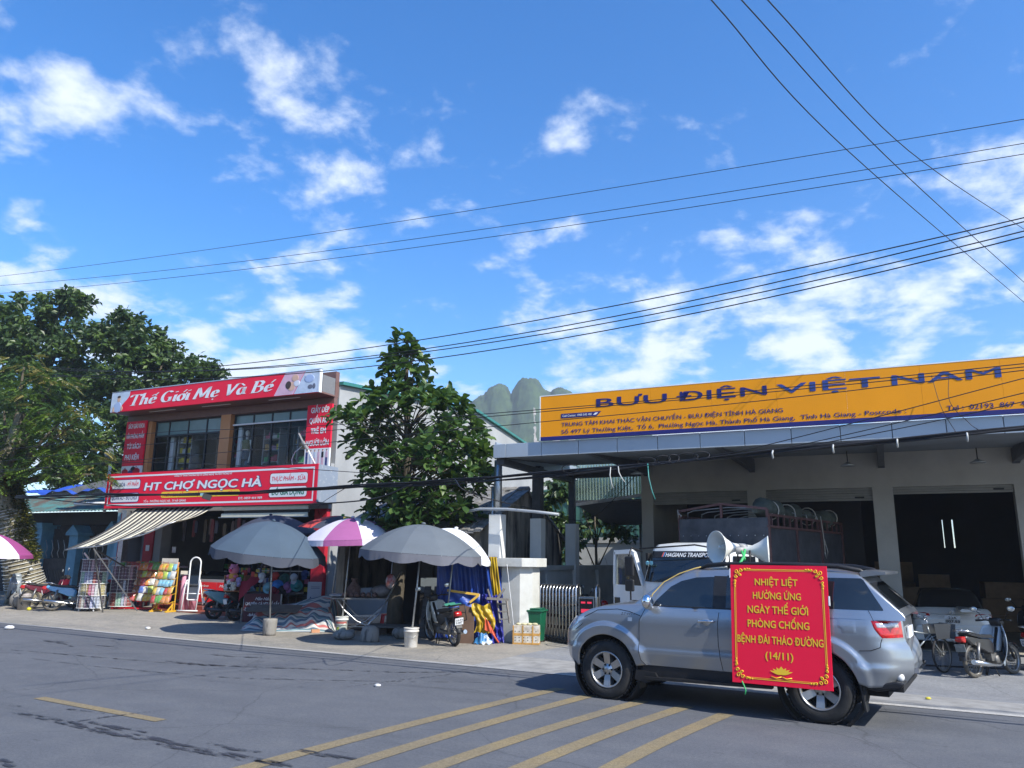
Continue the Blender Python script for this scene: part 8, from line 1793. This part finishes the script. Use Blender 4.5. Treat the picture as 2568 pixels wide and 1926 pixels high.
# ------------------------------------------------------------------ karst hills
FOREST = mat('forest_hill', (.050, .085, .032), .95, col2=(.02, .04, .02), vscale=.16, detail=10, thr=(.36, .64), bump=1.0, bscale=.4)
ROCKF = mat('cliff_rock', (.34, .31, .27), .95, col2=(.12, .12, .11), vscale=.12, detail=8)
q = MB(); q.smooth = True; nx, ny = 420, 150; rnd = random.Random(9)
from mathutils import noise as MN
def hill(x, y):
    wx = x + 3.0 * MN.noise(V((x * .06, y * .06, 5))) + 1.2 * MN.noise(V((x * .22, y * .22, 8)))
    e = 103.5 * smo(x, -82, -36) * smo(66 - x, 0, 34) * smo(y, 440, 512) ** .8
    h = e * (1 + .03 * MN.noise(V((x * .06, y * .06, 0))))
    for tx, pk, w in ((-9.5, 117.6, 8.0), (-17, 109.5, 9), (11.5, 121.8, 9.5), (4, 112, 6), (20, 114, 7), (33, 114.8, 9)):
        r = hypot(wx - tx, (y - 520) * .22) / w; h = max(h, 100 + (pk - 100) / (1 + (r * .80) ** 3.4) - 3.0 * max(0, r - 1.2))
    f = smo(y, 440, 512) ** .8 * smo(x, -110, -36) * smo(200 - x, 0, 60) * (1 - smo(y, 560, 590)); h = h * f if h > e else h
    return h + (1.5 * f) * MN.noise(V((x * .2, y * .2, 3))) + 1.0 * abs(MN.noise(V((x * .55, y * .55, 7))))
vs = []
for j in range(ny + 1):
    for i in range(nx + 1):
        x = -120 + 320 * i / nx; y = 440 + 150 * j / ny; vs.append((x + rnd.uniform(-.3, .3), y, max(-.6, hill(x, y)) + rnd.uniform(-.7, .9) * .7))
q.add(vs, [(j * (nx + 1) + i, j * (nx + 1) + i + 1, (j + 1) * (nx + 1) + i + 1, (j + 1) * (nx + 1) + i) for j in range(ny) for i in range(nx)])
for k, f in enumerate(q.f):
    c = q.v[f[0]]
    if 96 > c.z > 66 and c.y < 512 and 14 < c.x < 40 and MN.noise(V((c.x * .13, c.z * .05, 1))) > .12: q.m[k] = 1
q.build('hills', [FOREST, ROCKF], kind='structure')
hz = MB(); hz.bx(-640, 640, -640, 660, -1.6, 127); hzm = bpy.data.materials.new('thin_air'); hzm.use_nodes = True; t = hzm.node_tree; t.nodes.remove(t.nodes['Principled BSDF'])
pv = t.nodes.new('ShaderNodeVolumePrincipled'); pv.inputs['Color'].default_value = (.80, .88, 1.0, 1); pv.inputs['Density'].default_value = .0006; pv.inputs['Anisotropy'].default_value = .2
t.links.new(pv.outputs[0], t.nodes['Material Output'].inputs['Volume']); hz.build('haze', hzm, kind='stuff')
# ------------------------------------------------------------------ overhead cables
WIRE = mat('cable_black', (.012, .012, .014), .6)
def crom(pts, n=14):
    P = [V(p) for p in pts]; P = [P[0] * 2 - P[1]] + P + [P[-1] * 2 - P[-2]]; out = []
    for i in range(1, len(P) - 2):
        for k in range(n):
            t_ = k / n; a, b, c, d = P[i - 1:i + 3]; out.append(.5 * (2 * b + (c - a) * t_ + (2 * a - 5 * b + 4 * c - d) * t_ * t_ + (3 * b - a - 3 * c + d) * t_ ** 3))
    return out + [P[-2]]
def quad(p):
    (x0, z0), (x1, z1), (x2, z2) = p
    def f(x): return z0 * (x - x1) * (x - x2) / ((x0 - x1) * (x0 - x2)) + z1 * (x - x0) * (x - x2) / ((x1 - x0) * (x1 - x2)) + z2 * (x - x0) * (x - x1) / ((x2 - x0) * (x2 - x1))
    return f
def cable(label, pts, r=.009, group=None, name='overhead_cable'):
    q = MB(); q.tube(pts, r, 6); return solo(q, name, WIRE, label, 'cable', group=group)
CG = 'cables strung over the street'
for lb, p, r, n in (('uppermost of three long thin cables rising across the sky', ((-22.28, 9.29), (-5.96, 7.77), (1.32, 7.26)), .0055, 10.6), ('middle of three long thin cables rising across the sky', ((-22.19, 9.03), (-5.96, 7.41), (1.24, 6.97)), .0055, 10.66), ('lowest of three long thin cables rising across the sky', ((-21.28, 8.64), (-5.96, 7.19), (1.24, 6.77)), .0055, 10.54),
                 ('top cable of the close set of four above the broadleaf tree', ((-10.55, 5.61), (-5.47, 5.62), (1.16, 5.97)), .0085, 10.6), ('second cable of the close set of four above the broadleaf tree', ((-10.55, 5.48), (-5.96, 5.44), (1.16, 5.93)), .0085, 10.63), ('third cable of the close set of four above the broadleaf tree', ((-10.55, 5.43), (-5.96, 5.35), (1.16, 5.79)), .0085, 10.57), ('lowest cable of the close set of four above the broadleaf tree', ((-12.34, 5.38), (-5.96, 5.23), (1.16, 5.73)), .0085, 10.6)):
    f = quad(p); x0 = -34 if r < .006 else -19; cable(lb, [RW(x0 + (8 - x0) * i / 60, n, f(x0 + (8 - x0) * i / 60)) for i in range(61)], r, CG)
for lb, pts in (('highest thin wire crossing the shop windows and the orange sign', [(-24.84, 4.37), (-19.78, 4.37), (-14.67, 4.40), (-11.98, 4.29), (-9.13, 4.19), (-4.46, 4.13), (-2.11, 4.13), (0.95, 4.16), (4.97, 4.25)]), ('second thin wire crossing the shop windows and the orange sign', [(-24.84, 4.04), (-19.71, 4.09), (-14.62, 4.16), (-11.09, 4.12), (-8.22, 4.10), (-4.46, 4.10), (-2.11, 4.09), (0.95, 4.12), (4.97, 4.19)]),
                ('third thin wire crossing the shop windows and the orange sign', [(-24.84, 3.79), (-19.63, 3.82), (-14.57, 3.84), (-11.06, 3.87), (-8.21, 3.91), (-5.41, 3.94), (-2.12, 3.98), (0.94, 4.08), (4.97, 4.21)]), ('thin wire dipping from the shop windows into the broadleaf tree', [(-24.84, 3.92), (-19.64, 3.84), (-15.22, 3.78), (-11.89, 3.55), (-9.06, 3.30), (-8.47, 3.22), (-7.70, 3.15)]),
                ('wire climbing steeply over the white fascia to the right edge', [(-2.82, 3.26), (-2.15, 3.35), (-0.41, 3.70), (0.91, 3.98), (3.31, 4.46)]), ('second wire climbing over the white fascia below the steep one', [(-2.32, 3.28), (-1.66, 3.34), (-0.25, 3.59), (0.91, 3.81), (3.31, 4.29)]), ('lowest wire climbing over the white fascia at the right', [(-1.82, 3.30), (-0.99, 3.40), (0.00, 3.55), (0.91, 3.71), (3.31, 4.13)])):
    cable(lb, [RW(p.x, 10.6, p.z) for p in crom([(a, 0, z) for a, z in pts], 8)], 0.006, CG)
for lb, a, b, c in (('leftmost of the three cables falling steeply at the upper right', (2.27, 7.77, 8.24), (5.2, 10.9, 8.12), (14.6, 20.9, 9.19)), ('middle of the three cables falling steeply at the upper right', (2.62, 7.77, 8.25), (5.75, 10.85, 8.02), (13.27, 18.88, 9.02)), ('rightmost of the three cables falling steeply at the upper right', (2.93, 7.77, 8.25), (6.6, 11.7, 8.6), (13.25, 18.57, 10.36))):
    a, b, c = V(a), V(b), V(c); a0 = a + (a - b) * .8; c1 = c + (c - b) * .3; cable(lb, crom([a0, a, b, c, c1], 10), .008, CG)
# thick bundle of telephone cables with cut ends and drop wires
B0 = [(-19.79, 3.17), (-15.73, 3.10), (-12.01, 3.03), (-8.12, 3.07), (-5.47, 3.12), (-3.81, 3.19), (-1.66, 3.30), (0.83, 3.39), (4.97, 3.59)]
BU = thing('cable_bundle', 'thick sagging bundle of black telephone cables with loose ends across the street front', 'cables', RW(-8.1, 10.6, 3.07)); B_ = BU.location.copy(); rnd = random.Random(4)
for k in range(9):
    ph = rnd.uniform(0, 6); am = rnd.uniform(.008, .032); P = crom([(a, 0, z) for a, z in B0], 12); q = MB()
    q.tube([RW(p.x, 10.6 + am * sin(p.x * 1.3 + ph), p.z + am * cos(p.x * 1.1 + ph) - (.05 * max(0, sin(p.x * .55 + ph)) if k > 6 else 0)) - B_ for p in P], rnd.uniform(.007, .014), 6); q.build('cable', WIRE, BU)
def bz(r): return crom([(a, 0, z) for a, z in B0], 12)
def bzz(r): return lerp(B0, r)
PW = [mat('loose_wire_white', (.45, .46, .44), .5), mat('loose_wire_teal', (.05, .25, .22), .5), WIRE]
for r, dz, m, bend in ((-4.26, -0.31, 0, 0.04), (-4.14, -0.23, 0, 0.10), (-3.69, -0.51, 1, 0.10), (-1.95, -0.10, 0, 0.00), (-1.20, -0.10, 0, 0.00), (-0.46, -0.10, 0, 0.00), (0.29, -0.10, 0, 0.00)):
    z = bzz(r); q = MB(); q.tube([RW(r, 10.56, z) - B_, RW(r + bend * .3, 10.5, z + dz * .4) - B_, RW(r + bend * .7, 10.52, z + dz * .8) - B_, RW(r + bend, 10.55, z + dz) - B_], .008 if abs(dz) > .13 else .012, 6); q.build('loose_end', PW[m], BU)
for r, w in ((-3.7, .13), (-3.45, .10), (-3.1, .15), (-2.9, .11), (-4.9, .14), (-3.3, .08)):
    z = bzz(r); q = MB(); q.tube([RW(r + w * cos(a), 10.54 + .03 * sin(2 * a), z + .03 + .06 * sin(a)) - B_ for a in [2 * pi * i / 18 for i in range(18)]], .006, 5, closed=True); q.build('wire_loop', WIRE, BU)
q = MB(); q.box(RW(-12.9, 10.55, 2.97) - B_, (.16, .10, .10), (0, .3, .5)); q.build('splice_box', BLACK, BU); q = MB(); q.box(RW(-13.02, 10.55, 3.02) - B_, (.08, .08, .05)); q.build('clip', flat((.2, .35, .4)), BU)
for lb, pts, r in (('slack wire hanging from the bundle to the canopy posts', [RW(-7.04, 10.6, 3.12), RW(-6.62, 10.6, 2.84), W(-8.4, 19.0, 3.15), W(-7.4, 20.5, 2.95), W(-6.3, 21.4, 4.2)], .010), ('two slack wires below the bundle left of the broadleaf tree', [RW(-19.21, 10.6, 3.13), RW(-15.73, 10.6, 2.86), RW(-12.42, 10.6, 2.78), RW(-9.03, 10.6, 2.80), RW(-7.87, 10.6, 3.05)], .012), ('thin wire running from the shop corner pipe over to the bundle', [W(-15.65, 19.3, 2.9), W(-15.3, 18.6, 3.3), RW(-9.11, 10.6, 3.15)], .008),
                   ('thin wire crossing the white fascia beside the phone number', [W(1.05, 16.3, 5.35), W(1.15, 16.2, 4.7), W(1.3, 16.0, 4.25), RW(0.17, 10.6, 3.40)], .006), ('crooked thin wire beside the first on the white fascia', [W(1.35, 16.3, 5.4), W(1.3, 16.2, 4.8), W(1.55, 16.0, 4.35), RW(0.41, 10.6, 3.41)], .006)):
    cable(lb, crom(pts, 10), r, None, 'slack_wire')
# long black hose lying on the yard
q = MB(); q.tube(crom([(*p, gz(*p) + .02) for p in ((4.5, 17.2), (6.2, 16.95), (7.7, 16.9), (9.0, 16.5), (11.5, 15.9), (14, 15.3))], 8), .018, 6); solo(q, 'ground_cable', WIRE, 'black hose lying straight across the grey yard behind the bicycle', 'hose')
# slots and litter along the gutter, scraps on the road
for i in range(6):
    r = 1.1 + .62 * i; p = RW(r, 13.0 + .02 * (i % 2)); q = MB(); q.box((0, 0, .0), (.12, .035, .004)); solo(q, 'gutter_slot', BLACK, 'dark drain slot cut into the pale gutter strip behind the car', 'slot', (p.x, p.y, gz(p.x, p.y) + .008), -.5, 'drain slots in the gutter strip')
for i, (x, y, c, s, lb) in enumerate(((5.9, 11.5, (.55, .48, .05), .04, 'yellow fruit peel on the gutter strip behind the car'), (6.9, 10.9, (.55, .5, .2), .035, 'pale yellow scrap on the road edge at the right'), (7.1, 11.0, (.5, .5, .25), .03, 'tiny pale scrap beside the yellow one at the right'), (6.75, 10.6, (.6, .6, .5), .035, 'white scrap on the road near the right edge'), (-12.2, 19.7, (.7, .7, .7), .11, 'crumpled white paper on the road at the far left'), (-1.9, 11.9, (.65, .65, .65), .045, 'small white scrap in the middle of the road'), (-9.0, 20.1, (.6, .6, .58), .07, 'crumpled white bag on the apron by the white edge line'))):
    q = MB(); q.ball((0, 0, s * .4), (s, s * .8, s * .5), 9, 6); q.v = [V((v.x + R.uniform(-.2, .2) * s, v.y + R.uniform(-.2, .2) * s, max(0, v.z))) for v in q.v]; solo(q, 'litter', flat(c, .7), lb, 'litter', (x, y, gz(x, y) + .003))
